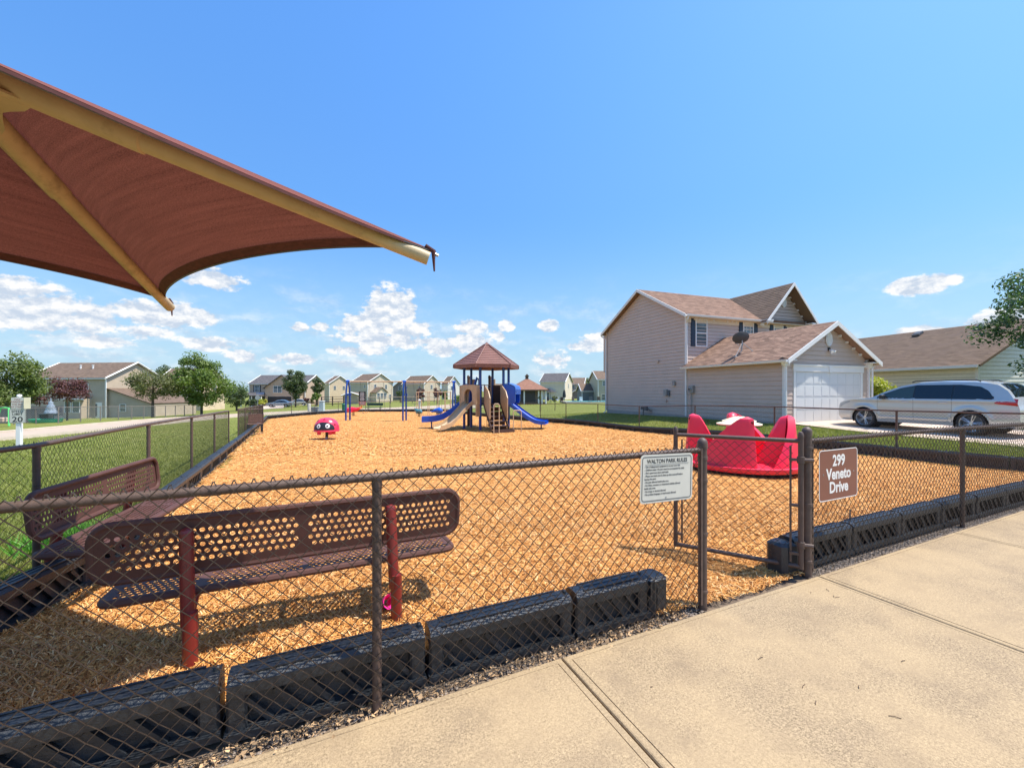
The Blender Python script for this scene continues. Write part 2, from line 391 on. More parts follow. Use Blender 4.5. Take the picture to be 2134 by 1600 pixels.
def strip(name, line, w, mat_, dz, nseg=5, res=1.2):
    """road or path strip that follows the ground"""
    pts = []
    for i in range(len(line) - 1):
        a, b_ = Vector(line[i]), Vector(line[i + 1]); k = max(1, int((b_ - a).length / res))
        pts += [a.lerp(b_, j / k) for j in range(k)]
    pts.append(Vector(line[-1])); 
    for _ in range(12): pts = [pts[0]] + [(pts[i - 1] + pts[i] * 2 + pts[i + 1]) / 4 for i in range(1, len(pts) - 1)] + [pts[-1]]
    rows = []; L_ = []; R_ = []
    for i, p in enumerate(pts):
        d = (pts[min(i + 1, len(pts) - 1)] - pts[max(i - 1, 0)]).normalized(); nn = Vector((-d.y, d.x))
        row = [p + nn * w * (j / nseg - .5) for j in range(nseg + 1)]
        zz = Hs(np.array([q.x for q in row]), np.array([q.y for q in row]))
        rows.append([(q.x, q.y, z + dz) for q, z in zip(row, zz)]); L_.append(rows[-1][0]); R_.append(rows[-1][-1])
    o = MB().grid([list(reversed(r_)) for r_ in rows]).build(name, mat_)
    return o, L_, R_
m_road = mat('road_asphalt_bleached', (.42, .33, .24), .9, var=.10, scale=.8, bump=.3, bscale=30, dirt=.25, dirtcol=(.25, .2, .16))
m_kerb = mat('kerb_concrete', (.55, .46, .36), .9, var=.12, scale=2)
ROAD = [(-20, -30), (-22.5, 0), (-24.6, 12), (-26.6, 23), (-28.6, 33), (-28.6, 41), (-24, 48.5), (-15, 54), (-9, 62), (-6, 80), (-4, 120)]
o, L_, R_ = strip('street', ROAD, 5.6, m_road, .0); tag(o, kind='structure')
for S_ in (L_, R_):
    mb = MB()
    P = []
    for i, p in enumerate(S_):
        q = Vector(S_[min(i + 1, len(S_) - 1)]) - Vector(S_[max(i - 1, 0)]); q.z = 0; q.normalize(); nn = Vector((-q.y, q.x, 0)) * (1 if S_ is L_ else -1)
        nn = -nn
        p = Vector(p)
        P.append([p + Vector((0, 0, .0)), p + Vector((0, 0, .09)), p + nn * .16 + Vector((0, 0, .10)), p + nn * .18 - Vector((0, 0, .12))])
    mb.grid(P, False); o = mb.build('street_kerb', m_kerb); tag(o, kind='structure')

# ---- concrete sidewalk made of slabs
m_slab, t, b, out = newmat('sidewalk_concrete')
tcn = N(t, 'ShaderNodeTexCoord').outputs['Object']
nA = N(t, 'ShaderNodeTexNoise', ins={'Vector': tcn, 'Scale': 1.3, 'Detail': 7.0, 'Roughness': .62}).outputs['Fac']
nB = N(t, 'ShaderNodeTexNoise', ins={'Vector': tcn, 'Scale': 75.0, 'Detail': 6.0, 'Roughness': .75}).outputs['Fac']
mpS = N(t, 'ShaderNodeMapping', ins={'Vector': tcn, 'Scale': (14, 70, 20)}).outputs[0]
nC = N(t, 'ShaderNodeTexNoise', ins={'Vector': mpS, 'Scale': 1.0, 'Detail': 5.0, 'Roughness': .7}).outputs['Fac']
nE = N(t, 'ShaderNodeTexNoise', ins={'Vector': tcn, 'Scale': 210.0, 'Detail': 3.0, 'Roughness': .8}).outputs['Fac']
nD = N(t, 'ShaderNodeTexNoise', ins={'Vector': tcn, 'Scale': 3.7, 'Detail': 8.0, 'Roughness': .75}).outputs['Fac']
c = N(t, 'ShaderNodeMixRGB', ins={0: N(t, 'ShaderNodeMapRange', ins={0: MA(t, 'ADD', MA(t, 'MULTIPLY', nB, .5), MA(t, 'MULTIPLY', nE, .5)), 1: .41, 2: .59}).outputs[0], 1: (.14, .10, .058, 1), 2: (.49, .365, .215, 1)}).outputs[0]
c = N(t, 'ShaderNodeMixRGB', ins={0: N(t, 'ShaderNodeMapRange', ins={0: nC, 1: .50, 2: .72, 3: 0.0, 4: .7}).outputs[0], 1: c, 2: (.27, .195, .12, 1)}).outputs[0]
c = N(t, 'ShaderNodeMixRGB', ins={0: N(t, 'ShaderNodeMapRange', ins={0: nD, 1: .48, 2: .68, 3: 0.0, 4: .72}).outputs[0], 1: c, 2: (.22, .16, .10, 1)}).outputs[0]
c = N(t, 'ShaderNodeMixRGB', ins={0: N(t, 'ShaderNodeMapRange', ins={0: nA, 1: .40, 2: .58, 3: .0, 4: .4}).outputs[0], 1: c, 2: (.46, .335, .185, 1)}).outputs[0]
t.links.new(c, b.inputs['Base Color']); b.inputs['Roughness'].default_value = .85; b.inputs['Specular IOR Level'].default_value = .3
bh = MA(t, 'ADD', MA(t, 'MULTIPLY', nB, .6), nC)
t.links.new(N(t, 'ShaderNodeBump', ins={'Strength': .16, 'Distance': .004, 'Height': bh}).outputs[0], b.inputs['Normal'])
sw = empty('sidewalk', UN(0, 0, 0), A25); tag(sw, kind='structure')
J0, JP, NE, NI = 1.335, 2.635, 2.153, -1.9
for k in range(-3, 6):
    u0 = J0 + JP * k; u1 = u0 + JP; g_ = .0055; e = .013
    mb = MB(); x0, x1, y0, y1 = u0 + g_, u1 - g_, NI, NE
    # tooled margin: flat rim, small groove, then the broomed field
    def rect(i, z): return [(x0 + i, y0 + i, z), (x1 - i, y0 + i, z), (x1 - i, y1 - i, z), (x0 + i, y1 - i, z)]
    rings = [rect(0, -.12), rect(0, -.010), rect(.004, -.003), rect(.011, 0.0), rect(.040, 0.0), rect(.0415, -.004), rect(.0455, -.004), rect(.047, .0010), rect(.07, .0012)]
    mb.grid([r_ for r_ in rings], False, closed=True)
    mb.v, mb.f = mb.v, [tuple(reversed(f)) for f in mb.f]
    mb.add(rings[-1], [(0, 1, 2, 3)])
    o = mb.build('slab', m_slab, sw)
    o.rotation_euler = (rng.uniform(-.0006, .0006), 0, 0)
jb = MB().box(((J0 + JP * 1.5), (NI + NE) / 2, -.075), (JP * 9 - .1, NE - NI - .06, .06)).build('joint_filler', m_black, sw)

# ---- wood chip bed
def pline(p, q, k): return [Vector(p).lerp(Vector(q), i / k) for i in range(k)]
LF0 = Vector((-3.876, 3.364)); LFD = Vector((-.4757, .8797)); RF0 = Vector((9.6, 10.3)); RFD = Vector((-.4226, .9063))
cornerL = UN(-2.78, 2.2).to_2d(); cornerR = UN(13.05, 2.2).to_2d()
backL = LF0 + LFD * 33.55; BL2 = Vector((-19.2, 40.2)); BL3 = Vector((-16.5, 44.6)); backR = RF0 + RFD * 39.3
POLY = [cornerL, cornerR, backR, BL3, BL2, backL, LF0]
def inpoly(x, y, poly):
    ins = np.zeros(x.shape, bool); n = len(poly)
    for i in range(n):
        a, b_ = poly[i], poly[(i + 1) % n]
        cnd = ((a.y > y) != (b_.y > y))
        with np.errstate(divide='ignore', invalid='ignore'):
            xc = (b_.x - a.x) * (y - a.y) / (b_.y - a.y + 1e-12) + a.x
        ins ^= cnd & (x < xc)
    return ins
def vnoise(x, y, s, seed=0):
    r_ = np.random.default_rng(seed); g_ = r_.random((64, 64)); x = x / s; y = y / s
    xi = np.floor(x).astype(int); yi = np.floor(y).astype(int); fx = x - xi; fy = y - yi; fx = fx * fx * (3 - 2 * fx); fy = fy * fy * (3 - 2 * fy)
    G = lambda i, j: g_[i % 64, j % 64]
    return (G(xi, yi) * (1 - fx) + G(xi + 1, yi) * fx) * (1 - fy) + (G(xi, yi + 1) * (1 - fx) + G(xi + 1, yi + 1) * fx) * fy
POLYC = [cornerL + Vector((.38, .2)), cornerR, RF0 + Vector((-.24, 0)), RF0 + RFD * 15 + Vector((-.24, 0)), backR + Vector((-.28, -.3)), BL3 + Vector((.15, -.33)), BL2 + Vector((.33, -.12)), backL + Vector((.38, -.05)), LF0 + LFD * 15.6 + Vector((.38, .1)), LF0 + Vector((.37, .12))]
def inchip(x, y):
    n_ = -x * UY + y * UX; u_ = x * UX + y * UY
    return inpoly(x, y, POLYC) & ((n_ > 2.405) | ((u_ > 2.18) & (u_ < 3.86) & (n_ > 2.168)))
def chipz(x, y):
    m_ = .045 * (vnoise(x, y, 1.7, 1) - .5) + .035 * (vnoise(x, y, .6, 2) - .5) + .07 * (vnoise(x, y, 4.5, 3) - .5)
    near = np.clip((y + .47 * -x - 1.5) / 3, .35, 1)
    g_ = -y * 0
    n_ = -x * UY + y * UX; u_ = x * UX + y * UY
    # worn hollow in the gateway, level with the sidewalk
    gate = np.exp(-(((u_ - 3.25) / .75) ** 2 + ((n_ - 2.3) / .5) ** 2))
    for (hx, hy, hr, hd) in ((-6.8 - 2, 30, 1.0, .07), (-5.0, 30.5, 1.0, .06), (4.8, 8.9, 1.6, .02)):
        m_ = m_ - hd * np.exp(-((x - hx) ** 2 + (y - hy) ** 2) / hr ** 2)
    return Hs(x, y) + (.055 + m_ * near) * (1 - .95 * gate) - .02 * gate
m_chipbed, t, b, out = newmat('wood_chip_bed')
tcn = N(t, 'ShaderNodeTexCoord').outputs['Object']
def chiplayer(rot, loc, sc):
    mp = N(t, 'ShaderNodeMapping', ins={'Vector': tcn, 'Location': loc, 'Rotation': (0, 0, rot), 'Scale': (sc * .38, sc, 1)}).outputs[0]
    v = N(t, 'ShaderNodeTexVoronoi', ins={'Vector': mp, 'Scale': 1.0, 'Randomness': 1.0})
    return v.outputs['Color'], v.outputs['Distance']
cA, dA = chiplayer(.5, (0, 0, 0), 34); cB, dB = chiplayer(2.1, (3, 5, 0), 30)
pick = N(t, 'ShaderNodeTexNoise', ins={'Vector': tcn, 'Scale': 16.0, 'Detail': 3.0}).outputs['Fac']
pick = N(t, 'ShaderNodeMapRange', ins={0: pick, 1: .48, 2: .52}).outputs[0]
cc = N(t, 'ShaderNodeMixRGB', ins={0: pick, 1: cA, 2: cB}).outputs[0]; dd = N(t, 'ShaderNodeMixRGB', ins={0: pick, 1: dA, 2: dB}).outputs[0]
hh = N(t, 'ShaderNodeSeparateColor', ins={0: cc}).outputs[0]
rampn = N(t, 'ShaderNodeValToRGB', ins={0: hh}); cr = rampn.color_ramp
cr.elements[0].position = 0; cr.elements[0].color = (.17, .06, .015, 1); cr.elements[1].position = 1; cr.elements[1].color = (.88, .51, .185, 1)
e_ = cr.elements.new(.3); e_.color = (.48, .21, .055, 1); e_ = cr.elements.new(.75); e_.color = (.68, .335, .10, 1)
big = N(t, 'ShaderNodeTexNoise', ins={'Vector': tcn, 'Scale': .9, 'Detail': 5.0, 'Roughness': .6}).outputs['Fac']
c = N(t, 'ShaderNodeMixRGB', blend_type='MULTIPLY', ins={0: N(t, 'ShaderNodeMapRange', ins={0: big, 1: .45, 2: .75, 3: 0.0, 4: .6}).outputs[0], 1: rampn.outputs[0], 2: (.72, .58, .45, 1)}).outputs[0]
t.links.new(c, b.inputs['Base Color']); b.inputs['Roughness'].default_value = .85; b.inputs['Specular IOR Level'].default_value = .2
t.links.new(N(t, 'ShaderNodeBump', ins={'Strength': 1.0, 'Distance': .025, 'Height': MA(t, 'SUBTRACT', 1.0, dd)}).outputs[0], b.inputs['Normal'])
def bed_piece(x0, x1, y0, y1, st):
    xs = np.arange(x0, x1, st); ys = np.arange(y0, y1, st); X_, Y_ = np.meshgrid(xs, ys)
    ins = inchip(X_, Y_); Z_ = chipz(X_, Y_)
    I = np.arange(X_.size).reshape(X_.shape); ok = ins[:-1, :-1] & ins[:-1, 1:] & ins[1:, 1:] & ins[1:, :-1]
    F = np.stack([I[:-1, :-1], I[:-1, 1:], I[1:, 1:], I[1:, :-1]], -1)[ok]
    V = np.c_[X_.ravel(), Y_.ravel(), Z_.ravel()]
    used = np.unique(F); mp_ = -np.ones(len(V), int); mp_[used] = np.arange(len(used))
    return V[used], mp_[F]
Va, Fa = bed_piece(-21, 12, .2, 9.001, .075); Vb, Fb = bed_piece(-21, 12, 8.9, 47, .2)
V = np.r_[Va, Vb]; F = np.r_[Fa, Fb + len(Va)]
o = put('wood_chip_ground', np_mesh('wood_chip_ground', V, F, m_chipbed, True)); tag(o, kind='structure')

# loose chips: bent three sided splinters, real geometry
m_chip, t, b, out = newmat('wood_chip')
g = N(t, 'ShaderNodeNewGeometry').outputs['Random Per Island']
rampn = N(t, 'ShaderNodeValToRGB', ins={0: g}); cr = rampn.color_ramp
cr.elements[0].position = 0; cr.elements[0].color = (.13, .048, .013, 1); cr.elements[1].position = 1; cr.elements[1].color = (.97, .71, .36, 1)
for p_, c_ in ((.10, (.30, .115, .028, 1)), (.4, (.59, .26, .064, 1)), (.8, (.82, .43, .13, 1))):
    e_ = cr.elements.new(p_); e_.color = c_
tcn = N(t, 'ShaderNodeTexCoord').outputs['Object']
pa = N(t, 'ShaderNodeTexNoise', ins={'Vector': tcn, 'Scale': .8, 'Detail': 6.0, 'Roughness': .65}).outputs['Fac']
pb_ = N(t, 'ShaderNodeTexNoise', ins={'Vector': tcn, 'Scale': 3.1, 'Detail': 4.0, 'Roughness': .6}).outputs['Fac']
c = N(t, 'ShaderNodeMixRGB', blend_type='MULTIPLY', ins={0: N(t, 'ShaderNodeMapRange', ins={0: pa, 1: .5, 2: .72, 3: 0.0, 4: .75}).outputs[0], 1: rampn.outputs[0], 2: (.62, .52, .45, 1)}).outputs[0]
c = N(t, 'ShaderNodeMixRGB', ins={0: N(t, 'ShaderNodeMapRange', ins={0: pb_, 1: .54, 2: .74, 3: 0.0, 4: .22}).outputs[0], 1: c, 2: (.62, .46, .28, 1)}).outputs[0]
t.links.new(c, b.inputs['Base Color']); b.inputs['Roughness'].default_value = .75; b.inputs['Specular IOR Level'].default_value = .25
def chips(n, sampler, lmin, lmax, wmin, wmax, tilt=.35, lift=.004):
    x, y = sampler(n); n = len(x)
    L = nr.uniform(lmin, lmax, n) * nr.choice([1, 1, 1.0, 1.5], n); w = nr.uniform(wmin, wmax, n)
    a = nr.uniform(0, 2 * np.pi, n) ; tl = nr.normal(0, tilt, n)
    d = np.c_[np.cos(a) * np.cos(tl), np.sin(a) * np.cos(tl), np.sin(tl)]; s_ = np.c_[-np.sin(a), np.cos(a), nr.normal(0, .45, n)]
    s_ /= np.linalg.norm(s_, axis=1)[:, None]; up = np.cross(d, s_)
    c_ = np.c_[x, y, chipz(x, y) + lift + np.abs(np.sin(tl)) * L * .42]
    th = w * nr.uniform(.25, .55, n)
    def P(i, j, k): return c_ + d * (L * i)[:, None] + s_ * (w * j)[:, None] + up * (th * k)[:, None]
    bow = nr.uniform(-.15, .5, n)
    V = np.stack([P(-.5, -.3, 0), P(-.5, .3, 0), P(0, -.5, bow), P(0, .5, bow), P(0, 0, bow + 1), P(.5, -.25, 0), P(.5, .25, 0)], 1)
    base = np.array([[0, 2, 4], [0, 4, 1], [1, 4, 3], [2, 5, 4], [5, 6, 4], [6, 3, 4]])
    F = (np.arange(n) * 7)[:, None, None] + base[None]
    return V.reshape(-1, 3), F.reshape(-1, 3)
def samp(dist_lo, dist_hi):
    """points spread over the visible wedge of the bed, denser near the viewer"""
    def f(n):
        Y = 1 / nr.uniform(1 / dist_hi, 1 / dist_lo, n * 3) ; tpx = nr.uniform(-1.45, 1.45, n * 3)
        X = tpx * Y; k = inchip(X, Y); X, Y = X[k], Y[k]; return X[:n], Y[:n]
    return f
def samp_u(x0, x1, y0, y1):
    def f(n):
        X = nr.uniform(x0, x1, n * 2); Y = nr.uniform(y0, y1, n * 2); k = inpoly(X, Y, POLY); return X[k][:n], Y[k][:n]
    return f
parts_ = [chips(100000, samp(1.6, 5.5), .022, .050, .0035, .009), chips(100000, samp(4.5, 12), .025, .055, .005, .010, .28), chips(60000, samp(11, 44), .04, .09, .010, .022, .14)]
def spill(n):
    u = nr.normal(3.15, .5, n * 3); nn = 2.18 - np.abs(nr.normal(0, .10, n * 3)); k = (u > 2.65) & (u < 3.86); u, nn = u[k][:n], nn[k][:n]
    return u * UX - nn * UY, u * UY + nn * UX
off = 0; VV = []; FF = []
for v_, f_ in parts_: VV.append(v_); FF.append(f_ + off); off += len(v_)
o = put('loose_wood_chips', np_mesh('loose_wood_chips', np.concatenate(VV), np.concatenate(FF), m_chip)); tag(o, 'loose orange wood chips covering the playground inside the fence', 'wood chips', kind='stuff')
# ---- gravel strip under the front fence, leaves, pebbles, dry grass
m_soil = mat('strip_soil', (.17, .125, .085), .95, var=.35, scale=18, bump=.8, bscale=60)
mb = MB(); P = []
for i in range(0, 160):
    u = -7 + i * .13
    gt = 2.2 < u < 3.9
    P.append([UN(u, 2.13, -.03), UN(u, 2.2, -.022 + rng.uniform(-.006, .008) - (.02 if gt else 0)), UN(u, 2.44, -.045 if gt else -.02)])
o = mb.grid([list(reversed(r_)) for r_ in P]).build('gravel_strip', m_soil); tag(o, kind='structure')
m_peb = mat('pebbles', (.24, .19, .145), .85, var=.3, scale=30, island=.45)
def pebbles(n):
    u = nr.uniform(-1.5, 9.5, n * 2); k = (nr.random(n * 2) < np.where(u > 2, .9, .3)) & ((u < 2.6) | (u > 3.88)); u = u[k][:n]; n = len(u)
    nn = nr.uniform(2.145, 2.26, n); r_ = nr.uniform(.004, .011, n)
    c_ = np.c_[u * UX - nn * UY, u * UY + nn * UX, np.full(n, -.016) + r_ * .3]
    o6 = np.array([[1, 0, 0], [0, 1, 0], [-1, 0, 0], [0, -1, 0], [0, 0, .7], [0, 0, -.7]], float)
    V = c_[:, None] + o6[None] * r_[:, None, None] * nr.uniform(.6, 1.3, (n, 6, 1))
    base = np.array([[0, 1, 4], [1, 2, 4], [2, 3, 4], [3, 0, 4], [1, 0, 5], [2, 1, 5], [3, 2, 5], [0, 3, 5]])
    return V.reshape(-1, 3), ((np.arange(n) * 6)[:, None, None] + base).reshape(-1, 3)
v_, f_ = pebbles(5500)
o = put('gravel', np_mesh('gravel', v_, f_, m_peb)); tag(o, 'small pale pebbles in the strip between sidewalk and fence', 'gravel', kind='stuff')
m_dry = mat('dry_leaf', (.42, .27, .14), .8, var=.2, scale=20, island=.45)
def litter(n):
    u = nr.uniform(-3, 2.4, n); nn = nr.normal(2.20, .03, n); s_ = nr.uniform(.004, .020, n); ln = nr.choice([.35, .2, 1.0], n)
    a = nr.uniform(0, 6.28, n); c_ = np.c_[u * UX - nn * UY, u * UY + nn * UX, nr.uniform(-.012, .018, n)]
    t1 = nr.normal(0, .7, n); d = np.c_[np.cos(a) * np.cos(t1), np.sin(a) * np.cos(t1), np.sin(t1)]
    e = np.c_[-np.sin(a), np.cos(a), nr.normal(0, .5, n)]; S = s_[:, None]
    V = np.stack([c_ - d * S, c_ + e * S * (ln * .6)[:, None] + [0, 0, .004], c_ + d * S, c_ - e * S * (ln * .6)[:, None]], 1)
    return V.reshape(-1, 3), ((np.arange(n) * 4)[:, None] + np.array([[0, 1, 2, 3]]))
v_, f_ = litter(2600)
o = put('leaf_litter', np_mesh('leaf_litter', v_, f_, m_dry)); tag(o, 'dry leaves and grass bits blown along the foot of the fence', 'leaf litter', kind='stuff')
# twigs and scraps on the sidewalk
TWD = []; TWL = ['dark twig in the middle of the concrete slab below the gate', 'twig right of the middle one on the slab below the gate', 'thick dark twig beside the slab joint below the brown sign', 'twig at the right of the lower slab', 'twig near the bottom edge at the lower right', 'thin twig near the bottom edge of the large slab', 'short twig just below the slab joint at the gate post', 'scrap of twig on the sidewalk edge at the gateway', 'second scrap of twig in front of the gateway', 'tiny dark speck left on the large slab', 'thin pale twig right of the slab middle', 'twig touching the thick twig below the brown sign']
m_twig = mat('twig', (.12, .075, .045), .85)
for (px, py, l, a) in ((1585,1372,.05,.5),(1675,1430,.045,.7),(1745,1245,.04,.2),(1882,1378,.035,.3),(1865,1495,.05,-.4),(1700,1465,.03,.9),(1725,1230,.04,1.4),(1650,1225,.02,.1),(1690,1235,.02,.8),(1358,1432,.012,.2),(1790,1432,.03,.9),(1738,1243,.03,1.0)):
    Y = 860 * EYE / (py - 815); X = (px - 1067) / 860 * Y
    o = MB().tube([(-l / 2, 0, 0), (0, l * .05, .002), (l / 2, 0, 0)], .0018, 5).build('twig', m_twig)
    o.location = (X, Y, .004); o.rotation_euler = (0, 0, a); tag(o, TWL[len(TWD)], 'twig', 'twigs on the sidewalk'); TWD.append(o)

# ---- grass blades
def grass(name, n, sampler, h0, h1, w0, w1, material, label):
    x, y = sampler(n); n = len(x); z = Hs(x, y) - .06
    a = nr.uniform(0, 6.28, n); h = nr.uniform(h0, h1, n); w = nr.uniform(w0, w1, n); ln = nr.normal(0, .5, (n, 2)) * h[:, None]
    V = np.stack([np.c_[x - np.cos(a) * w, y - np.sin(a) * w, z], np.c_[x + np.cos(a) * w, y + np.sin(a) * w, z], np.c_[x + ln[:, 0], y + ln[:, 1], z + h]], 1)
    o = put(name, np_mesh(name, V.reshape(-1, 3), np.arange(n * 3).reshape(-1, 3), material)); tag(o, label, 'grass', kind='stuff'); return o
m_grass = mat_leaf('grass_blade', (.09, .135, .02), (.38, .38, .10), .3)
LP = [cornerL + Vector((-.1, 0)), LF0 + Vector((-.1, 0)), backL, Vector((-26, 33)), Vector((-21.6, 12)), Vector((-19, -2))]
def s_left(n):
    Y = 1 / nr.uniform(1 / 34, 1 / 2.6, n * 3); X = nr.uniform(-1.45, -.55, n * 3) * Y; k = inpoly(X, Y, LP); return X[k][:n], Y[k][:n]
grass('grass_by_street', 120000, s_left, .04, .09, .004, .012, m_grass, 'short mown grass between the left fence and the street')
RP = [cornerR + Vector((.1, .1)), RF0 + Vector((.1, 0)), backR + Vector((.15, 0)), Vector((6.2, 34)), Vector((6.5, 29)), Vector((9.1, 21.9)), Vector((11.1, 16.6)), Vector((12.0, 15.9)), Vector((15.3, 7.3))]
def s_right(n):
    Y = 1 / nr.uniform(1 / 42, 1 / 7, n * 4); X = nr.uniform(-.2, 1.35, n * 4) * Y; k = inpoly(X, Y, RP); return X[k][:n], Y[k][:n]
grass('grass_by_house', 120000, s_right, .04, .09, .006, .016, m_grass, 'short sunlit grass between the right fence and the tan house')
def s_weed(n):
    X = nr.normal(-4.85, .16, n); Y = nr.normal(4.55, .18, n); return X, Y
m_weed = mat_leaf('weed_leaf', (.06, .22, .02), (.20, .42, .06), .3)
grass('weeds_at_fence', 1500, s_weed, .06, .26, .008, .02, m_weed, 'bright green weeds growing at the foot of the left fence')

# ------------------------------------------------------------------ chain link
def chain(p0, p1, zf, h=.0375, v=.0375, r=.0021, sides=4, top=1.17, bot=.03, off=0.0, topx=None):
    """woven zigzag wires between two ground points; zf gives ground height"""
    p0 = np.array(p0[:2], float); p1 = np.array(p1[:2], float); L = np.linalg.norm(p1 - p0); d = (p1 - p0) / L; nn = np.array([d[1], -d[0]])
    nw = int(L / h); K = int((top - bot) / v) + 1
    i = np.arange(nw)[:, None]; k = np.arange(K)[None]
    s_ = i * h + h * ((k + i) % 2); s_ = s_ + (0 * k)
    z = top - k * v + 0 * i + 0.0
    o_ = off + np.where((k % 2) == 0, r, -r) * .9 + 0 * i
    X = p0[0] + d[0] * s_ + nn[0] * o_; Y = p0[1] + d[1] * s_ + nn[1] * o_
    gz = zf(X, Y) if zf else 0
    P = np.stack([X, Y, z + gz], -1)                     # nw,K,3
    # twisted knuckles above the top vertices that sit on the upper side
    T = np.zeros_like(P); T[:, 1:-1] = P[:, 2:] - P[:, :-2]; T[:, 0] = P[:, 1] - P[:, 0]; T[:, -1] = P[:, -1] - P[:, -2]
    T /= np.linalg.norm(T, axis=-1, keepdims=True)
    A_ = np.zeros_like(P); A_[..., 0] = nn[0]; A_[..., 1] = nn[1]; B_ = np.cross(T, A_); B_ /= np.linalg.norm(B_, axis=-1, keepdims=True)
    ring = []
    for q in range(sides):
        a = 2 * math.pi * q / sides + math.pi / 4; ring.append(P + (A_ * math.cos(a) + B_ * math.sin(a)) * r)
    V = np.stack(ring, 2)                                # nw,K,sides,3
    I = np.arange(nw * K * sides).reshape(nw, K, sides); F = []
    for q in range(sides):
        w = (q + 1) % sides; F.append(np.stack([I[:, :-1, q], I[:, :-1, w], I[:, 1:, w], I[:, 1:, q]], -1).reshape(-1, 4))
    V = V.reshape(-1, 3); F = np.concatenate(F)
    return V, F
def knuckles(p0, p1, zf, h, r, top, off=0.0, ht=.012):
    """twisted wire ends that stick up over the rail"""
    p0 = np.array(p0[:2], float); p1 = np.array(p1[:2], float); L = np.linalg.norm(p1 - p0); d = (p1 - p0) / L; nn = np.array([d[1], -d[0]])
    mb = MB(); nw = int(L / (2 * h)); 
    for i in range(nw):
        s_ = (2 * i + 1) * h; x = p0 + d * s_ + nn * off; g_ = float(zf(np.array([x[0]]), np.array([x[1]]))[0]) if zf else 0
        w = d * h * .28
        mb.tube([(x[0] - w[0], x[1] - w[1], g_ + top - h * .3), (x[0] - w[0] * .3, x[1] - w[1] * .3, g_ + top + ht * .6), (x[0] + w[0] * .5, x[1] + w[1] * .5, g_ + top + ht)], r, 4, False)
        mb.tube([(x[0] + w[0], x[1] + w[1], g_ + top - h * .3), (x[0] + w[0] * .3, x[1] + w[1] * .3, g_ + top + ht * .5), (x[0] - w[0] * .5, x[1] - w[1] * .5, g_ + top + ht * .9)], r, 4, False)
    return mb
def post_mb(x, y, z0, z1, r, cap='dome', rot=0):
    mb = MB(); mb.tube([(x, y, z0 - .05), (x, y, z1)], r, 14)
    if cap == 'dome': mb.lathe([(r * 1.12, z1 - .045), (r * 1.14, z1 - .008), (r * 1.08, z1 + .008), (r * .8, z1 + .024), (r * .4, z1 + .034), (.0005, z1 + .037)], (x, y, 0), 14)
    return mb
def bands(mb, x, y, zs, r):
    for z in zs: mb.lathe([(r * 1.02, z - .013), (r * 1.12, z - .012), (r * 1.12, z + .012), (r * 1.02, z + .013)], (x, y, 0), 14)
def fence(name, root_loc, label, runs, mesh_kw, posts, rail_r=.021, post_r=.024, hgt=1.2, rail_pts=None, cap='loop', group=None, wire=None, knuck=False, near=False):
    """runs: list of (p0, p1) mesh stretches; posts: list of points; rail through rail_pts"""
    wire = wire or m_wire
    f = empty(name, root_loc, label=label, cat='fence', group=group)
    mb = MB(); pts = []
    for a, b_ in zip(rail_pts[:-1], rail_pts[1:]):
        k = max(1, int((Vector(b_) - Vector(a)).length / 1.5)); pts += [Vector(a).lerp(Vector(b_), j / k) for j in range(k)]
    pts.append(Vector(rail_pts[-1])); P = [(p.x, p.y, H(p.x, p.y) + hgt - rail_r * 1.0) for p in pts]
    mb.tube(P, rail_r, 10 if near else 6)
    if near:
        for i in range(1, len(P) - 1, 2): 
            a, b_ = Vector(P[i]), Vector(P[i + 1]); c_ = a.lerp(b_, .35); e = (b_ - a).normalized() * .035; mb.tube([c_ - e, c_ + e], rail_r * 1.12, 10)
    mb.build('top_rail', m_fence, f, True)
    for p in posts:
        z = H(p[0], p[1]); mp_ = MB(); mp_.tube([(p[0], p[1], z - .08), (p[0], p[1], z + hgt - rail_r * 2 - .01)], post_r, 12 if near else 6)
        mp_.tube([(p[0], p[1], z + hgt - .07), (p[0], p[1], z + hgt - rail_r * 1.2)], post_r * 1.12, 12 if near else 6)
        po = mp_.build('post', m_fence, f, True)
        if near:
            for zz in (.25, .55, .85): MB().lathe([(post_r * 1.0, z + zz), (post_r * 1.06, z + zz + .002), (post_r * 1.06, z + zz + .006), (post_r, z + zz + .008)], (p[0], p[1], 0), 10).build('tie_wire', m_wire, po)
    VV = []; FF = []; o_ = 0
    for (a, b_) in runs:
        V, F = chain(a, b_, Hs, **mesh_kw); VV.append(V); FF.append(F + o_); o_ += len(V)
    me = np_mesh('chain_link', np.concatenate(VV), np.concatenate(FF), wire, True)
    c_ = put('chain_link', me, f, True); tag(c_, kind='stuff')
    if knuck:
        for (a, b_) in runs:
            k = knuckles(a, b_, Hs, mesh_kw.get('h', .0375), mesh_kw.get('r', .002), mesh_kw.get('top', 1.17), mesh_kw.get('off', 0)).build('wire_ends', wire, f, True); tag(k, kind='stuff')
    return f
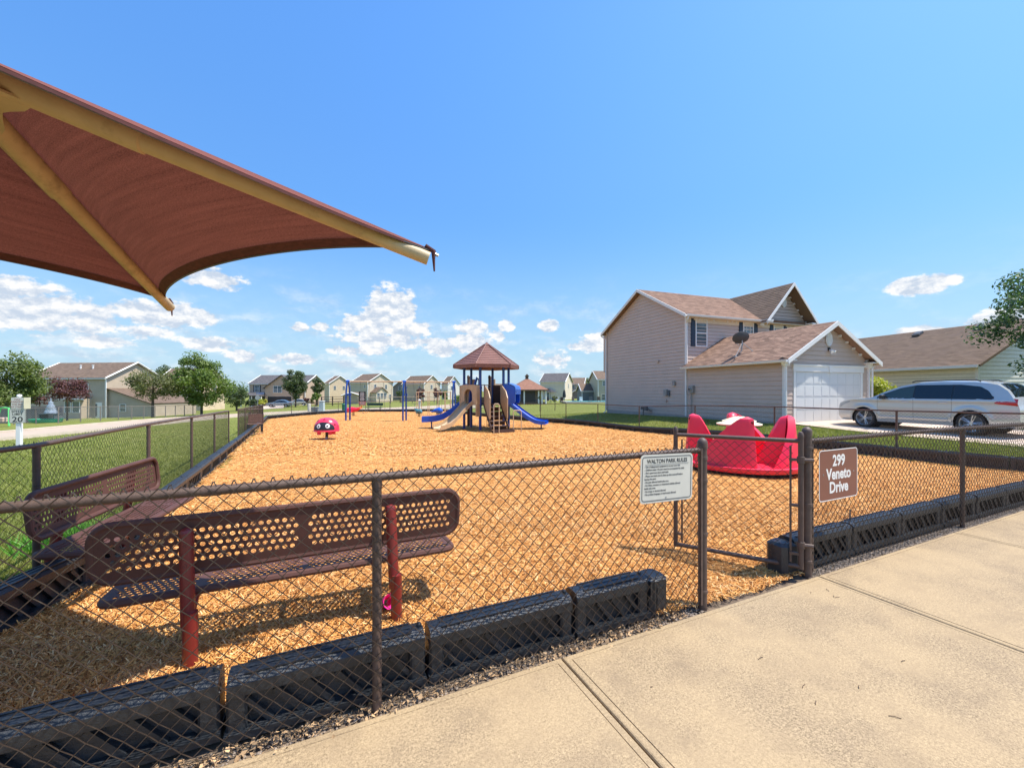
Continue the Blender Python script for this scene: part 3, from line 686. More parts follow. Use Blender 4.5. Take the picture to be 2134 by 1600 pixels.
# posts of the front fence
uA, uB, uC = .266, 2.607, 3.905
nF = 2.205
fL = [UN(u, nF) for u in (-2.78, uA)]
front_l = fence('chain_link_fence', UN(-2.78, nF), 'brown chain link fence in front of the brown benches, left of the gate', [(UN(-2.78, nF), UN(uB, nF))],
      dict(r=.0029, sides=5, top=1.212, off=.032), fL, rail_pts=[UN(-2.9, nF), UN(uB - .02, nF)], knuck=True, near=True)
pB = UN(uB, nF); mb = post_mb(pB.x, pB.y, 0, 1.235, .0325); bands(mb, pB.x, pB.y, (.12, .55, .95, 1.12), .0325)
gp = mb.build('gate_post', m_fence, front_l, True)
MB().box((pB.x - .045 * UX - .02 * -UY, pB.y - .045 * UY - .04, .62), (.018, .005, 1.15), A25).build('tension_bar', m_fence, front_l, True)
uR = [uC + 3.09 * i for i in range(1, 3)]
uR.append(13.05)
front_r = fence('chain_link_fence', UN(uC, nF), 'brown chain link fence right of the gate, in front of the silver car', [(UN(uC, nF), UN(13.05, nF))],
      dict(r=.0027, sides=4, top=1.212, off=.032), [UN(u, nF) for u in uR], rail_pts=[UN(uC + .02, nF), UN(13.05, nF)], knuck=True, near=True)
pC = UN(uC, nF); mb = post_mb(pC.x, pC.y, 0, 1.27, .036); bands(mb, pC.x, pC.y, (.12, .62, 1.12), .036)
mb.build('gate_post', m_fence, front_r, True)
MB().box((pC.x + .05 * UX, pC.y + .05 * UY - .03, .6), (.018, .005, 1.15), A25).build('tension_bar', m_fence, front_r, True)
# left fence with bend-free run, right fence, back fence
lp = [LF0 + LFD * (3.05 * i) for i in range(0, 12)]
lp = [Vector((p.x, p.y)) for p in lp]
left_near = [cornerL] + lp[:5]
fence('chain_link_fence', (LF0.x, LF0.y, 0), 'long brown chain link fence along the grass on the left', [(cornerL, lp[0])], dict(r=.002, sides=3, top=1.2, off=.03), [cornerL, lp[0]], rail_pts=[cornerL, lp[0]], near=True) if False else None
kw = dict(r=.0019, sides=3, top=1.2, off=-.03)
fl = fence('chain_link_fence', (LF0.x, LF0.y, H(LF0.x, LF0.y)), 'long brown chain link fence beside the street grass, left of the benches',
      [(cornerL, lp[0]), (lp[0], lp[4])], kw, lp[:5], rail_pts=[cornerL, lp[0], lp[4]], knuck=True, near=True)
fence('chain_link_fence', (lp[6].x, lp[6].y, H(lp[6].x, lp[6].y)), 'far part of the left fence, behind the small brown bench', [(lp[5], lp[11])], dict(r=.0028, sides=3, h=.05, v=.05, top=1.2), lp[5:12], rail_pts=[lp[5], lp[11]])
rp = [RF0 + RFD * (3.05 * i) for i in range(-1, 13)]
fence('chain_link_fence', (RF0.x, RF0.y, H(RF0.x, RF0.y)), 'dark chain link fence between the wood chips and the tan house lawn',
      [(cornerR, rp[7])], dict(r=.0021, sides=3, h=.0375, v=.0375, top=1.2, off=.03), [cornerR] + rp[1:8], rail_pts=[cornerR, rp[7]], wire=m_wire_d)
back = [lp[11], BL2, BL3, backR]
bp_ = []
for a, b_ in zip(back[:-1], back[1:]):
    a, b_ = Vector(a), Vector(b_); k = max(1, round((b_ - a).length / 3.05)); bp_ += [a.lerp(b_, j / k) for j in range(k)]
bp_ = bp_[1:] + [Vector(rp[12])]
fence('chain_link_fence', (BL3.x, BL3.y, -.65), 'thin brown chain link fence along the far end of the wood chips',
      [(back[0], back[1]), (back[1], back[2]), (back[2], back[3]), (Vector(rp[7]), backR)], dict(r=.004, sides=3, h=.11, v=.11, top=1.2), bp_ + [Vector(q) for q in rp[8:13]], rail_pts=back + [Vector(rp[7])], wire=m_wire_d)
# leaning open gate in the left fence
gl = empty('fence_gate', (lp[5].x, lp[5].y, H(lp[5].x, lp[5].y)), R(70), label='narrow brown chain link gate standing open in the left fence', cat='gate')
mb = MB().tube([(0, 0, .1), (0, 0, 1.15), (1.1, 0, 1.15), (1.1, 0, .1), (0, 0, .1)], .018, 6); mb.build('gate_frame', m_fence, gl)
V, F = chain((0, 0), (1.1, 0), None, h=.05, v=.05, r=.0025, sides=3, top=1.15, bot=.1)
tag(put('chain_link', np_mesh('chain_link', V, F, m_wire, True), gl), kind='stuff')

# the open front gate
hx = Vector((2.52, 3.60)); lx = Vector((1.642, 4.14)); gd = (lx - hx).normalized(); gL = (lx - hx).length
gate = empty('fence_gate', (hx.x, hx.y, 0), math.atan2(gd.y, gd.x), label='open brown chain link gate swung in towards the red spinner', cat='gate')
mb = MB(); r_ = .021
mb.tube([(0, 0, .07), (0, 0, 1.235)], r_, 12); mb.tube([(gL, 0, .07), (gL, 0, 1.235)], r_, 12)
for x in (0, gL): mb.lathe([(r_ * 1.12, 1.215), (r_ * 1.12, 1.24), (r_ * .7, 1.262), (.0005, 1.268)], (x, 0, 0), 12)
mb.tube([(0, 0, 1.185), (gL, 0, 1.185)], r_ * .9, 12); mb.tube([(0, 0, .09), (gL, 0, .09)], r_ * .95, 12)
mb.build('gate_frame', m_fence, gate)
V, F = chain((.06, 0), (gL - .05, 0), None, r=.0028, sides=5, top=1.15, bot=.09)
tag(put('chain_link', np_mesh('chain_link', V, F, m_wire_d, True), gate), kind='stuff')
for x in (.075, gL - .06):
    MB().box((x, .004, .63), (.016, .006, 1.02)).build('tension_bar', m_fence, gate)
for z in (.2, .62, 1.02):
    MB().box((.04, 0, z), (.09, .03, .022)).build('clamp', m_fence, gate); MB().box((gL - .03, 0, z), (.07, .03, .02)).build('clamp', m_fence, gate)
for z in (.28, 1.02):
    MB().tube([(-.09, -.01, z), (-.02, 0, z)], .018, 8).lathe([(.026, z - .03), (.03, z - .028), (.03, z + .028), (.026, z + .03)], (0, 0, 0), 12).build('hinge', m_fence, gate)
MB().box((gL + .04, 0, .96), (.09, .012, .03)).box((gL + .08, 0, .99), (.02, .012, .09)).build('latch', m_fence, gate)
# dome caps etc on ladder of the far fence are too small to show

# ------------------------------------------------------------------ plastic border timbers
def curb_mesh(L):
    mb = MB(); Hh = .28; T = .15
    # rounded top beam
    prof = [(-T / 2, .195), (-T / 2 + .0, .25), (-T / 2 + .018, .272), (-T / 2 + .04, Hh), (0, Hh + .002), (T / 2 - .04, Hh), (T / 2 - .018, .272), (T / 2, .25), (T / 2, .195)]
    def ex(pr, x0, x1):
        P = [[(x0, y, z) for y, z in pr], [(x1, y, z) for y, z in pr]]
        mb.grid([P[1], P[0]], False); n = len(pr); mb.add(P[0], [tuple(range(n))]); mb.add(P[1], [tuple(reversed(range(n)))])
        mb.add([P[0][0], P[1][0], P[1][-1], P[0][-1]], [(0, 1, 2, 3)])
    ex(prof, .012, L - .012)
    for s_ in (-.045, 0, .045): mb.box((L / 2, s_, Hh + .002), (L - .16, .012, .006))
    mb.box((L / 2, 0, .13), (L - .02, .045, .2))
    mb.box((L / 2, 0, .018), (L - .006, T + .035, .032))
    for x in (.05, L - .05): mb.rbox((x, 0, .11), (.085, T - .012, .21), .012)
    n = int((L - .2) / .13); 
    for i in range(n + 1):
        x = .13 + i * (L - .26) / max(1, n)
        for s_ in (-1, 1): mb.box((x, s_ * .036, .105), (.026, .034, .19), 0, 0, R(-40))
    mb.lathe([(.013, Hh - .01), (.015, Hh + .012), (.010, Hh + .02), (.0005, Hh + .02)], (L - .03, 0, 0), 8)
    return mb
_curb_cache = {}
def curb_piece(parent, a, b_, lift=0.0, L0=None):
    """one timber from point a to b (2D), following the slope"""
    a, b_ = Vector(a).to_2d(), Vector(b_).to_2d(); d = b_ - a; L = d.length; key = round(L, 2)
    if key not in _curb_cache:
        me = curb_mesh(key).mesh('border_timber'); me.materials.append(m_curb); _curb_cache[key] = me
    o = bpy.data.objects.new('border_timber', _curb_cache[key]); COL.objects.link(o)
    za, zb = H(a.x, a.y), H(b_.x, b_.y)
    M_ = Matrix.LocRotScale(parent.location, parent.rotation_euler, parent.scale)
    o.parent = parent; o.matrix_parent_inverse = M_.inverted()
    o.location = (a.x, a.y, za - .005 + lift); o.rotation_euler = (rng.uniform(-.02, .02), -math.atan2(zb - za, L), math.atan2(d.y, d.x) + rng.uniform(-.006, .006))
    return o
def curb_run(label, pts, step=1.19, lift=0.0):
    root = empty('playground_border', (pts[0][0], pts[0][1], H(pts[0][0], pts[0][1])), label=label, cat='border')
    for a, b_ in zip(pts[:-1], pts[1:]):
        a, b_ = Vector(a).to_2d(), Vector(b_).to_2d(); k = max(1, round((b_ - a).length / step))
        for j in range(k): curb_piece(root, a.lerp(b_, j / k), a.lerp(b_, (j + 1) / k), lift)
    return root
nC_ = 2.345
root = empty('playground_border', UN(-2.6, nC_), label='black ribbed plastic border along the front fence, left of the gate', cat='border')
us = [-2.35, -1.38, -.40, .55, 1.52, 2.16]
for i in range(len(us) - 1):
    n0 = nC_ + (.012 if i % 2 else 0)
    curb_piece(root, UN(us[i], n0), UN(us[i + 1] - .008, n0), (.045, .025, .012, .0, .012)[i])
# moulded end cap
eb = MB().rbox((.11, 0, .135), (.17, .18, .27), .03); eb.box((.02, 0, .20), (.014, .19, .12)); eb.box((.11, -.092, .13), (.07, .006, .16))
e = eb.build('end_cap', m_curb, root, True); e.location = UN(2.13, nC_); e.rotation_euler = (0, 0, A25)
e.matrix_parent_inverse = Matrix.Translation(-Vector(root.location))
nR_ = 2.36
root = empty('playground_border', UN(3.8, nR_), label='black ribbed plastic border along the front fence, right of the gate', cat='border')
us = [3.86 + .955 * i for i in range(10)]
for i in range(len(us) - 1): curb_piece(root, UN(us[i], nR_), UN(us[i + 1] - .01, nR_), .02)
eb = MB().rbox((-.02, 0, .13), (.2, .19, .27), .035)
e = eb.build('end_cap', m_curb, root, True); e.location = UN(3.82, nR_); e.rotation_euler = (0, 0, A25)
e.matrix_parent_inverse = Matrix.Translation(-Vector(root.location))
MB().tube([UN(4.95, nR_ + .02, .2), UN(4.95, nR_ + .02, .40)], .007, 6).build('stake', m_greyd, root, True)
li = [cornerL + Vector((.28, .12)), LF0 + Vector((.28, .1)), LF0 + LFD * 15.6 + Vector((.3, .1)), LF0 + LFD * 33.4 + Vector((.3, 0)), BL2 + Vector((.25, -.1)), BL3 + Vector((.1, -.25)), backR + Vector((-.2, -.25))]
curb_run('black ribbed plastic border running along the left fence behind the benches', li[:4], lift=.02)
curb_run('dark plastic border across the far end of the wood chips', li[3:], lift=.03)
ri = [cornerR + Vector((-.25, .05)), RF0 + Vector((-.18, 0)), RF0 + RFD * 15 + Vector((-.18, 0)), backR + Vector((-.2, -.2))]
curb_run('black plastic border between the wood chips and the lawn of the tan house', ri, lift=.03)
# ------------------------------------------------------------------ perforated benches
def rrect(L, Wd, r, n=6):
    P = []
    for cx, cy, a0 in ((L - r, Wd - r, 0), (r, Wd - r, 90), (r, r, 180), (L - r, r, 270)):
        for k in range(n + 1):
            a = R(a0 + 90 * k / n); P.append((cx + r * math.cos(a), cy + r * math.sin(a)))
    return P
def perf_panel(L, Wd, mg, cr, rows, cols, hr, solid=(), th=.004, rim=.014):
    """flat perforated sheet in the xy plane with rolled rim and real round holes"""
    mb = MB(); x0, x1, y0, y1 = mg, L - mg, mg, Wd - mg; cw = (x1 - x0) / cols; ch = (y1 - y0) / rows
    def flat(q):   # front and back faces
        mb.add([(x, y, th / 2) for x, y in q], [tuple(range(len(q)))]); mb.add([(x, y, -th / 2) for x, y in q], [tuple(reversed(range(len(q))))])
    for j in range(rows):
        ya = y0 + j * ch; yb = ya + ch; st = (j % 2) * .5
        if st: flat([(x0, ya), (x0 + cw / 2, ya), (x0 + cw / 2, yb), (x0, yb)]); flat([(x1 - cw / 2, ya), (x1, ya), (x1, yb), (x1 - cw / 2, yb)])
        for i in range(cols - (1 if st else 0)):
            xa = x0 + (i + st) * cw; xb = xa + cw; xm, ym = (xa + xb) / 2, (ya + yb) / 2
            if any(a < xm < b_ for a, b_ in solid): flat([(xa, ya), (xb, ya), (xb, yb), (xa, yb)]); continue
            O = [(xb, ym), (xb, yb), (xm, yb), (xa, yb), (xa, ym), (xa, ya), (xm, ya), (xb, ya)]
            Hh = [(xm + hr * math.cos(R(45 * k)), ym + hr * math.sin(R(45 * k))) for k in range(8)]
            vs = [(x, y, th / 2) for x, y in O + Hh] + [(x, y, -th / 2) for x, y in O + Hh]; fs = []
            for k in range(8):
                n = (k + 1) % 8
                fs += [(k, n, 8 + n, 8 + k), (16 + n, 16 + k, 24 + k, 24 + n), (8 + k, 8 + n, 24 + n, 24 + k)]
            mb.add(vs, fs)
    out = rrect(L, Wd, cr)
    inn = [(min(max(x, x0), x1), min(max(y, y0), y1)) for x, y in out]
    # densify along straight sides by adding the strips directly
    n = len(out)
    for z in (th / 2, -th / 2):
        vs = [(x, y, z) for x, y in out] + [(x, y, z) for x, y in inn]
        fs = [(k, (k + 1) % n, n + (k + 1) % n, n + k) for k in range(n)]
        mb.add(vs, fs if z < 0 else [tuple(reversed(f)) for f in fs])
    ring = [(x, y, -rim * .6) for x, y in out]; mb.tube(ring + [ring[0], ring[1]], rim, 8, False)
    return mb
BL_ = 2.09
seat_mb = perf_panel(BL_ - .06, .36, .035, .07, 8, 52, .0135, ((1.0, 1.045), (.42, .47), (1.56, 1.61)), rim=.024)
back_mb = perf_panel(BL_, .33, .055, .10, 5, 46, .0150, ((1.02, 1.07),), rim=.022)
def bench(loc, rz, label):
    """origin under the middle of the backrest; x along the bench, -y is the back side"""
    b = empty('park_bench', loc, rz, label=label, cat='bench', group='perforated brown benches at the front fence')
    m = back_mb.build('backrest', m_bench, b) if not BENCH else copy_part(BENCH[0], b)
    m.location = (-BL_ / 2, .035, .545); m.rotation_euler = (R(96), 0, 0)
    s = seat_mb.build('seat', m_bench, b) if not BENCH else copy_part(BENCH[1], b)
    s.location = (-BL_ / 2 + .03, .03, .445); s.rotation_euler = (R(-2), 0, 0)
    if not BENCH: BENCH.extend([m, s])
    for x in (-.575, .575):
        lg = MB().tube([(x, -.085, -.15), (x, -.085, .36)], .037, 14).build('leg', m_benchleg, b)
        up = MB().tube([(x - .012, -.075, .27), (x - .018, -.06, .42), (x - .03, -.03, .80)], .036, 14)
        up.lathe([(.036, .80), (.030, .818), (.012, .828), (.0005, .829)], (x - .03, -.03, 0), 14); up.build('back_support', m_benchleg, b)
        MB().tube([(x, -.085, .34), (x, .0, .40), (x, .33, .415)], .024, 10).build('seat_arm', m_benchleg, b)
        for z in (.62, .74):
            MB().lathe([(.009, -.012), (.009, 0), (.0005, .003)], (x - .018 - (z - .42) * .03, -.072 + (z - .6) * .08, z), 8, 'y').build('bolt', m_bolt, b)
    return b
def copy_part(o, parent):
    c = o.copy(); COL.objects.link(c); c.parent = parent; return c
BENCH = []
p = UN(-.095, 3.0); bench((p.x, p.y, 0), A25, 'brown perforated bench seen from behind, its red posts right behind the front fence')
a, b_ = Vector((-3.42, 2.85)), Vector((-4.02, 4.70)); c_ = (a + b_) / 2; d_ = (a - b_)
b2 = bench((c_.x - .02, c_.y, 0), math.atan2(d_.y, d_.x), 'brown perforated bench standing along the left fence, half in canopy shade')
b2.scale = (.86, 1, 1)

# pink toy lying by the bench post
t_ = empty('toy_bucket', (-.93, 3.02, .075), R(30), label='small crumpled pink plastic toy on the wood chips behind the bench post', cat='toy')
m_pink = mat('pink_plastic', (.85, .03, .28), .35, var=.15, scale=20)
mb = MB(); prof = [(.02, 0), (.036, .002), (.042, .03), (.036, .06), (.05, .10), (.053, .105), (.046, .10), (.03, .06)]
mb.lathe(prof, (0, 0, 0), 14); o = mb.build('bucket_body', m_pink, t_); o.rotation_euler = (R(62), R(20), 0)
MB().tube([(.05 * math.cos(a), .05 * math.sin(a), .0) for a in [k * .5 for k in range(-1, 8)]], .004, 6).build('handle', m_pink, t_).rotation_euler = (R(-30), 0, 0)

# ------------------------------------------------------------------ shade canopy
TIP = [Vector((-.486, 2.50, 2.45)), Vector((-3.28, 3.97, 2.45)), Vector((-4.75, 1.18, 2.45)), Vector((-1.956, -.29, 2.45))]
CEN = Vector((-2.618, 1.84, 0)); APX = Vector((-2.618, 1.84, 3.20))
m_cloth, t, b, out = newmat('shade_cloth')
tcn = N(t, 'ShaderNodeTexCoord')
mp = N(t, 'ShaderNodeMapping', ins={'Vector': tcn.outputs['UV'], 'Scale': (60, 260, 1)}).outputs[0]
nw_ = N(t, 'ShaderNodeTexNoise', ins={'Vector': mp, 'Scale': 1.0, 'Detail': 3.0, 'Roughness': .6}).outputs['Fac']
mp2 = N(t, 'ShaderNodeMapping', ins={'Vector': tcn.outputs['UV'], 'Scale': (1.5, 22, 1)}).outputs[0]
nb_ = N(t, 'ShaderNodeTexNoise', ins={'Vector': mp2, 'Scale': 1.0, 'Detail': 6.0, 'Roughness': .65}).outputs['Fac']
gr_ = N(t, 'ShaderNodeTexNoise', ins={'Vector': tcn.outputs['Object'], 'Scale': 230.0, 'Detail': 2.0, 'Roughness': .8}).outputs['Fac']
f_ = MA(t, 'ADD', MA(t, 'MULTIPLY', nw_, .45), MA(t, 'ADD', MA(t, 'MULTIPLY', nb_, .3), MA(t, 'MULTIPLY', gr_, .45)))
f_ = N(t, 'ShaderNodeMapRange', ins={0: f_, 1: .42, 2: .80}).outputs[0]
c = N(t, 'ShaderNodeMixRGB', ins={0: f_, 1: (.07, .026, .022, 1), 2: (.34, .125, .095, 1)}).outputs[0]
t.links.new(c, b.inputs['Base Color']); b.inputs['Roughness'].default_value = .9; b.inputs['Specular IOR Level'].default_value = .1
tr = N(t, 'ShaderNodeBsdfTranslucent', ins={'Color': N(t, 'ShaderNodeMixRGB', blend_type='MULTIPLY', ins={0: 1.0, 1: c, 2: (1.0, .95, .95, 1)}).outputs[0]})
ms = N(t, 'ShaderNodeMixShader', ins={0: .16, 1: b.outputs[0], 2: tr.outputs[0]}); t.links.new(ms.outputs[0], out.inputs[0])
m_hem = mat('canopy_hem', (.085, .025, .024), .9, var=.3, scale=20, stretch=(1, 1, 4))
cp = empty('shade_canopy', tuple(CEN), label='brown fabric shade canopy on cream steel ribs above the benches', cat='canopy')
def edge_pt(a, b_, u, lift=.06, pull=.36):
    k = 4 * u * (1 - u); k = k ** .72
    p = a.lerp(b_, u); inw = (CEN - (a + b_) / 2); inw.z = 0; inw.normalize()
    return p + inw * pull * k + Vector((0, 0, lift * k))
PULL = [.36, .36, .2, .30]; LIFT = [.06, .06, .06, .10]
for i in range(4):
    a, b_ = TIP[i], TIP[(i + 1) % 4]; nu, nv = 40, 26; P = []; uv = []
    for iv in range(nv + 1):
        v = iv / nv; row = []
        for iu in range(nu + 1):
            u = iu / nu; e = edge_pt(a, b_, u, LIFT[i], PULL[i]); q = APX.lerp(e, v)
            sag = (-.05 if i != 3 else .0) * 4 * u * (1 - u) * 4 * v * (1 - v) + .026
            row.append(q + Vector((0, 0, sag)))
        P.append(row)
    mb = MB().grid([list(r_) for r_ in P]); me = mb.mesh('fabric_panel'); me.materials.append(m_cloth)
    uvl = me.uv_layers.new(name='UVMap'); W_ = nu + 1
    co = np.array([((k % W_) / nu, (k // W_) / nv) for k in range(W_ * (nv + 1))]); li_ = np.zeros(len(me.loops), int); me.loops.foreach_get('vertex_index', li_)
    uvs = co[li_].copy(); uvs[:, 0] = (uvs[:, 0] - .5) * 3 * uvs[:, 1]; uvs[:, 1] *= 2; uvl.data.foreach_set('uv', uvs.ravel())
    put('fabric_panel', me, cp, True)
    H_ = []; 
    for iu in range(nu + 1):
        u = iu / nu; e = edge_pt(a, b_, u, LIFT[i], PULL[i]); q1 = APX.lerp(e, 1.004) + Vector((0, 0, .024)); q0 = APX.lerp(e, .945) + Vector((0, 0, .018)); q2 = q1 + Vector((0, 0, -.012))
        H_.append([q1, q2, q0 + Vector((0, 0, -.006))])
    MB().grid(H_).build('hem', m_hem, cp, True)
    MB().tube([edge_pt(a, b_, k / 20, LIFT[i] - .005, PULL[i] + .004) + Vector((0, 0, .018)) for k in range(21)], .004, 5).build('edge_cable', m_greyd, cp, True)
    # rib with thicker inner sleeve
    d = (a - APX); L = d.length; dn = d.normalized(); st = APX + Vector((0, 0, -.058))
    rb = MB().tube([st, st + dn * L * .36, st + dn * L * .362, a - dn * .02 + Vector((0, 0, -.036))], [.060, .060, .050, .040], 18)
    rb.lathe([(.0, 0)] * 2, (0, 0, 0), 3) if False else None
    rb_o = rb.build('rib', m_cream, cp, True)
    MB().tube([st + dn * L * .355, st + dn * L * .363], .0615, 18).build('collar', m_cream, rb_o, False).matrix_parent_inverse = Matrix.Translation(-CEN)
    tipe = a + dn * .012
    MB().tube([a - dn * .04 + Vector((0, 0, .035)), tipe + Vector((0, 0, .02)), tipe + Vector((0, 0, -.03)), tipe + Vector((.004, 0, -.10))], [.012, .016, .009, .005], 8).build('corner_tab', m_hem, cp, True)
    MB().tube([tipe + Vector((0, 0, .01)), tipe + dn * .03 + Vector((0, 0, .006))], .009, 8).build('eye_bolt', m_bolt, cp, True)
for i in range(4):
    a, b_ = TIP[i] - APX, TIP[(i + 1) % 4] - APX; st = APX + Vector((0, 0, -.09)); 
    pts = [st, st + a * .20, st + a * .14 + b_ * .14 * .9, st + b_ * .20]
    q = [st + a * .03, st + a * .26]
    mb = MB(); arc = [st + (a * math.cos(R(k * 15)) ** 1.0 + b_ * math.sin(R(k * 15))) * (.17 - .07 * math.sin(R(k * 30))) for k in range(7)]
    lo = [p + Vector((0, 0, -.012)) for p in arc]
    mb.add([st] + arc, [(0, j, j + 1) for j in range(1, 7)]); mb.add([st + Vector((0, 0, -.012))] + lo, [(0, j + 1, j) for j in range(1, 7)])
    mb.grid([arc, lo], False); mb.build('gusset', m_cream, cp, True)
MB().tube([(CEN.x, CEN.y, -.2), (CEN.x, CEN.y, 3.0)], .075, 20).build('post', m_cream, cp, True)
MB().lathe([(.09, 2.86), (.09, 3.03), (.05, 3.06), (.0005, 3.065)], (CEN.x, CEN.y, 0), 20).build('hub', m_cream, cp, True)

# ------------------------------------------------------------------ text helper
def text_mesh(s, size, bold=0.0, align='CENTER', sx=1.0, lh=1.0):
    cu = bpy.data.curves.new('lettering', 'FONT'); cu.body = s; cu.size = size; cu.align_x = align; cu.offset = bold; cu.space_line = lh; cu.resolution_u = 3; cu.extrude = .0004
    o = bpy.data.objects.new('lettering', cu); COL.objects.link(o)
    dg = bpy.context.evaluated_depsgraph_get(); me = bpy.data.meshes.new_from_object(o.evaluated_get(dg)); bpy.data.objects.remove(o)
    if sx != 1.0:
        for v in me.vertices: v.co.x *= sx
    return me
def letters(parent, s, size, loc, mat_, bold=0.0, align='CENTER', sx=1.0, name='lettering', rot=(R(90), 0, 0)):
    me = text_mesh(s, size, bold, align, sx); me.materials.clear(); me.materials.append(mat_)
    o = put(name, me, parent); o.location = loc; o.rotation_euler = rot; return o
m_ink = mat('black_ink', (.035, .035, .035), .6, var=.15)
m_inkf = mat('faded_ink', (.12, .12, .115), .7, var=.3, scale=40)
m_signw = mat('sign_white', (.60, .58, .50), .55, var=.05, scale=8, dirt=.25, dirtcol=(.35, .36, .30))
m_signb = mat('sign_brown', (.22, .078, .048), .5, var=.05, scale=8)
m_signwhite = mat('sign_lettering_white', (.80, .77, .72), .5, var=.03)
def plate(name, w, h, r, mat_, parent, th=.002, y=0.0):
    P = [(x - w / 2, z - h / 2) for x, z in rrect(w, h, r, 5)]
    mb = MB().prism(P, (0, y, 0), (1, 0, 0), (0, 0, 1), th); return mb.build(name, mat_, parent)
def ringplate(name, w, h, r, t, mat_, parent, y):
    a = [(x - w / 2, z - h / 2) for x, z in rrect(w, h, r, 5)]; w2, h2 = w - 2 * t, h - 2 * t; b_ = [(x - w2 / 2, z - h2 / 2) for x, z in rrect(w2, h2, max(.002, r - t), 5)]
    n = len(a); vs = [(x, y, z) for x, z in a] + [(x, y, z) for x, z in b_]
    return MB().add(vs, [(k, (k + 1) % n, n + (k + 1) % n, n + k) for k in range(n)]).build(name, mat_, parent)
def fence_sign(u, n, z, label, roll=0.0):
    p = UN(u, n, z); e = empty('sign', tuple(p), A25, label=label, cat='sign'); e.rotation_euler = (0, roll, A25); return e
s1 = fence_sign(2.195, 2.150, 1.018, 'white rectangular WALTON PARK RULES sign wired to the fence left of the gate', R(1.6))
w1, h1 = .485, .33
plate('plate', w1, h1, .03, m_signw, s1)
ringplate('border_line', w1 - .026, h1 - .026, .022, .006, m_inkf, s1, -.0032)
letters(s1, 'WALTON PARK RULES', .0375, (0, -.003, h1 / 2 - .058), m_ink, .0006, sx=.98)
MB().box((0, -.0035, h1 / 2 - .067), (w1 - .08, .001, .0015)).build('rule_line', m_inkf, s1)
rules = ['- Use of playground equipment is at your own risk.', '- Children under 10 years must be accompanied by adult.', '- Park open from dawn until dusk.', '- Please use trash cans & clean up after yourself before', 'leaving the park.',
         '- No pets allowed inside play area.', '- No bikes, scooters or motorized vehicles allowed', 'inside play area.', '- No drugs or alcohol allowed.', '- No profane language or loud music allowed.']
for k, l in enumerate(rules): letters(s1, l, .0172, (-w1 / 2 + .036, -.003, h1 / 2 - .087 - k * .0208), m_inkf, .0002, 'LEFT', sx=.92)
for x in (-.01,):
    for z in (h1 / 2 - .035, -h1 / 2 + .03): MB().lathe([(.006, -.004), (.006, -.0025), (.0005, -.0045)], (x, 0, z), 8, 'y').build('rivet', m_bolt, s1)
s2 = fence_sign(4.285, 2.150, .868, 'brown sign with white lettering 299 Veneto Drive wired to the fence right of the gate', 0)
w2_, h2_ = .61, .455
plate('plate', w2_, h2_, .035, m_signb, s2)
ringplate('border_line', w2_, h2_, .035, .008, m_signwhite, s2, -.0028)
for k, l in enumerate(('299', 'Veneto', 'Drive')): letters(s2, l, .138, (0, -.003, .080 - k * .120), m_signwhite, .0042, sx=.95)
for x in (-.24, .24): MB().lathe([(.007, -.004), (.007, -.0025), (.0005, -.0045)], (x, 0, .01), 8, 'y').build('rivet', m_bolt, s2)

# ------------------------------------------------------------------ red spinner
SX, SY = 4.84, 8.80; sz = H(SX, SY) + .02
sp_ = empty('playground_spinner', (SX, SY, sz), R(-18), label='big red plastic merry-go-round with fin shaped seats and cream table', cat='merry-go-round')
mb = MB().lathe([(.001, .20), (.55, .20), (1.02, .205), (1.10, .215), (1.17, .255), (1.195, .245), (1.20, .20), (1.17, .15), (1.10, .135), (.001, .135)][::-1], (0, 0, 0), 64)
mb.build('platform', m_red, sp_)
MB().lathe([(.001, .145), (1.02, .145), (1.03, .0), (.98, -.10), (.001, -.1)][::-1], (0, 0, 0), 48).build('base', m_black, sp_)
MB().lathe([(.16, .20), (.13, .3), (.11, .9), (.14, 1.0)][::-1], (0, 0, 0), 20).build('column', m_red, sp_)
tb = MB().lathe([(.001, 1.16), (.05, 1.158), (.12, 1.14), (.28, 1.06), (.33, 1.035), (.40, 1.022), (.435, 1.01), (.435, .99), (.40, .98), (.1, .94), (.001, .94)][::-1], (0, 0, 0), 40)
for a in (0, 90, 180, 270): tb.tube([(.06 * math.cos(R(a)), .06 * math.sin(R(a)), 1.15), (.32 * math.cos(R(a)), .32 * math.sin(R(a)), 1.045)], [.02, .03], 8)
tb.build('table', m_cream_pl, sp_)
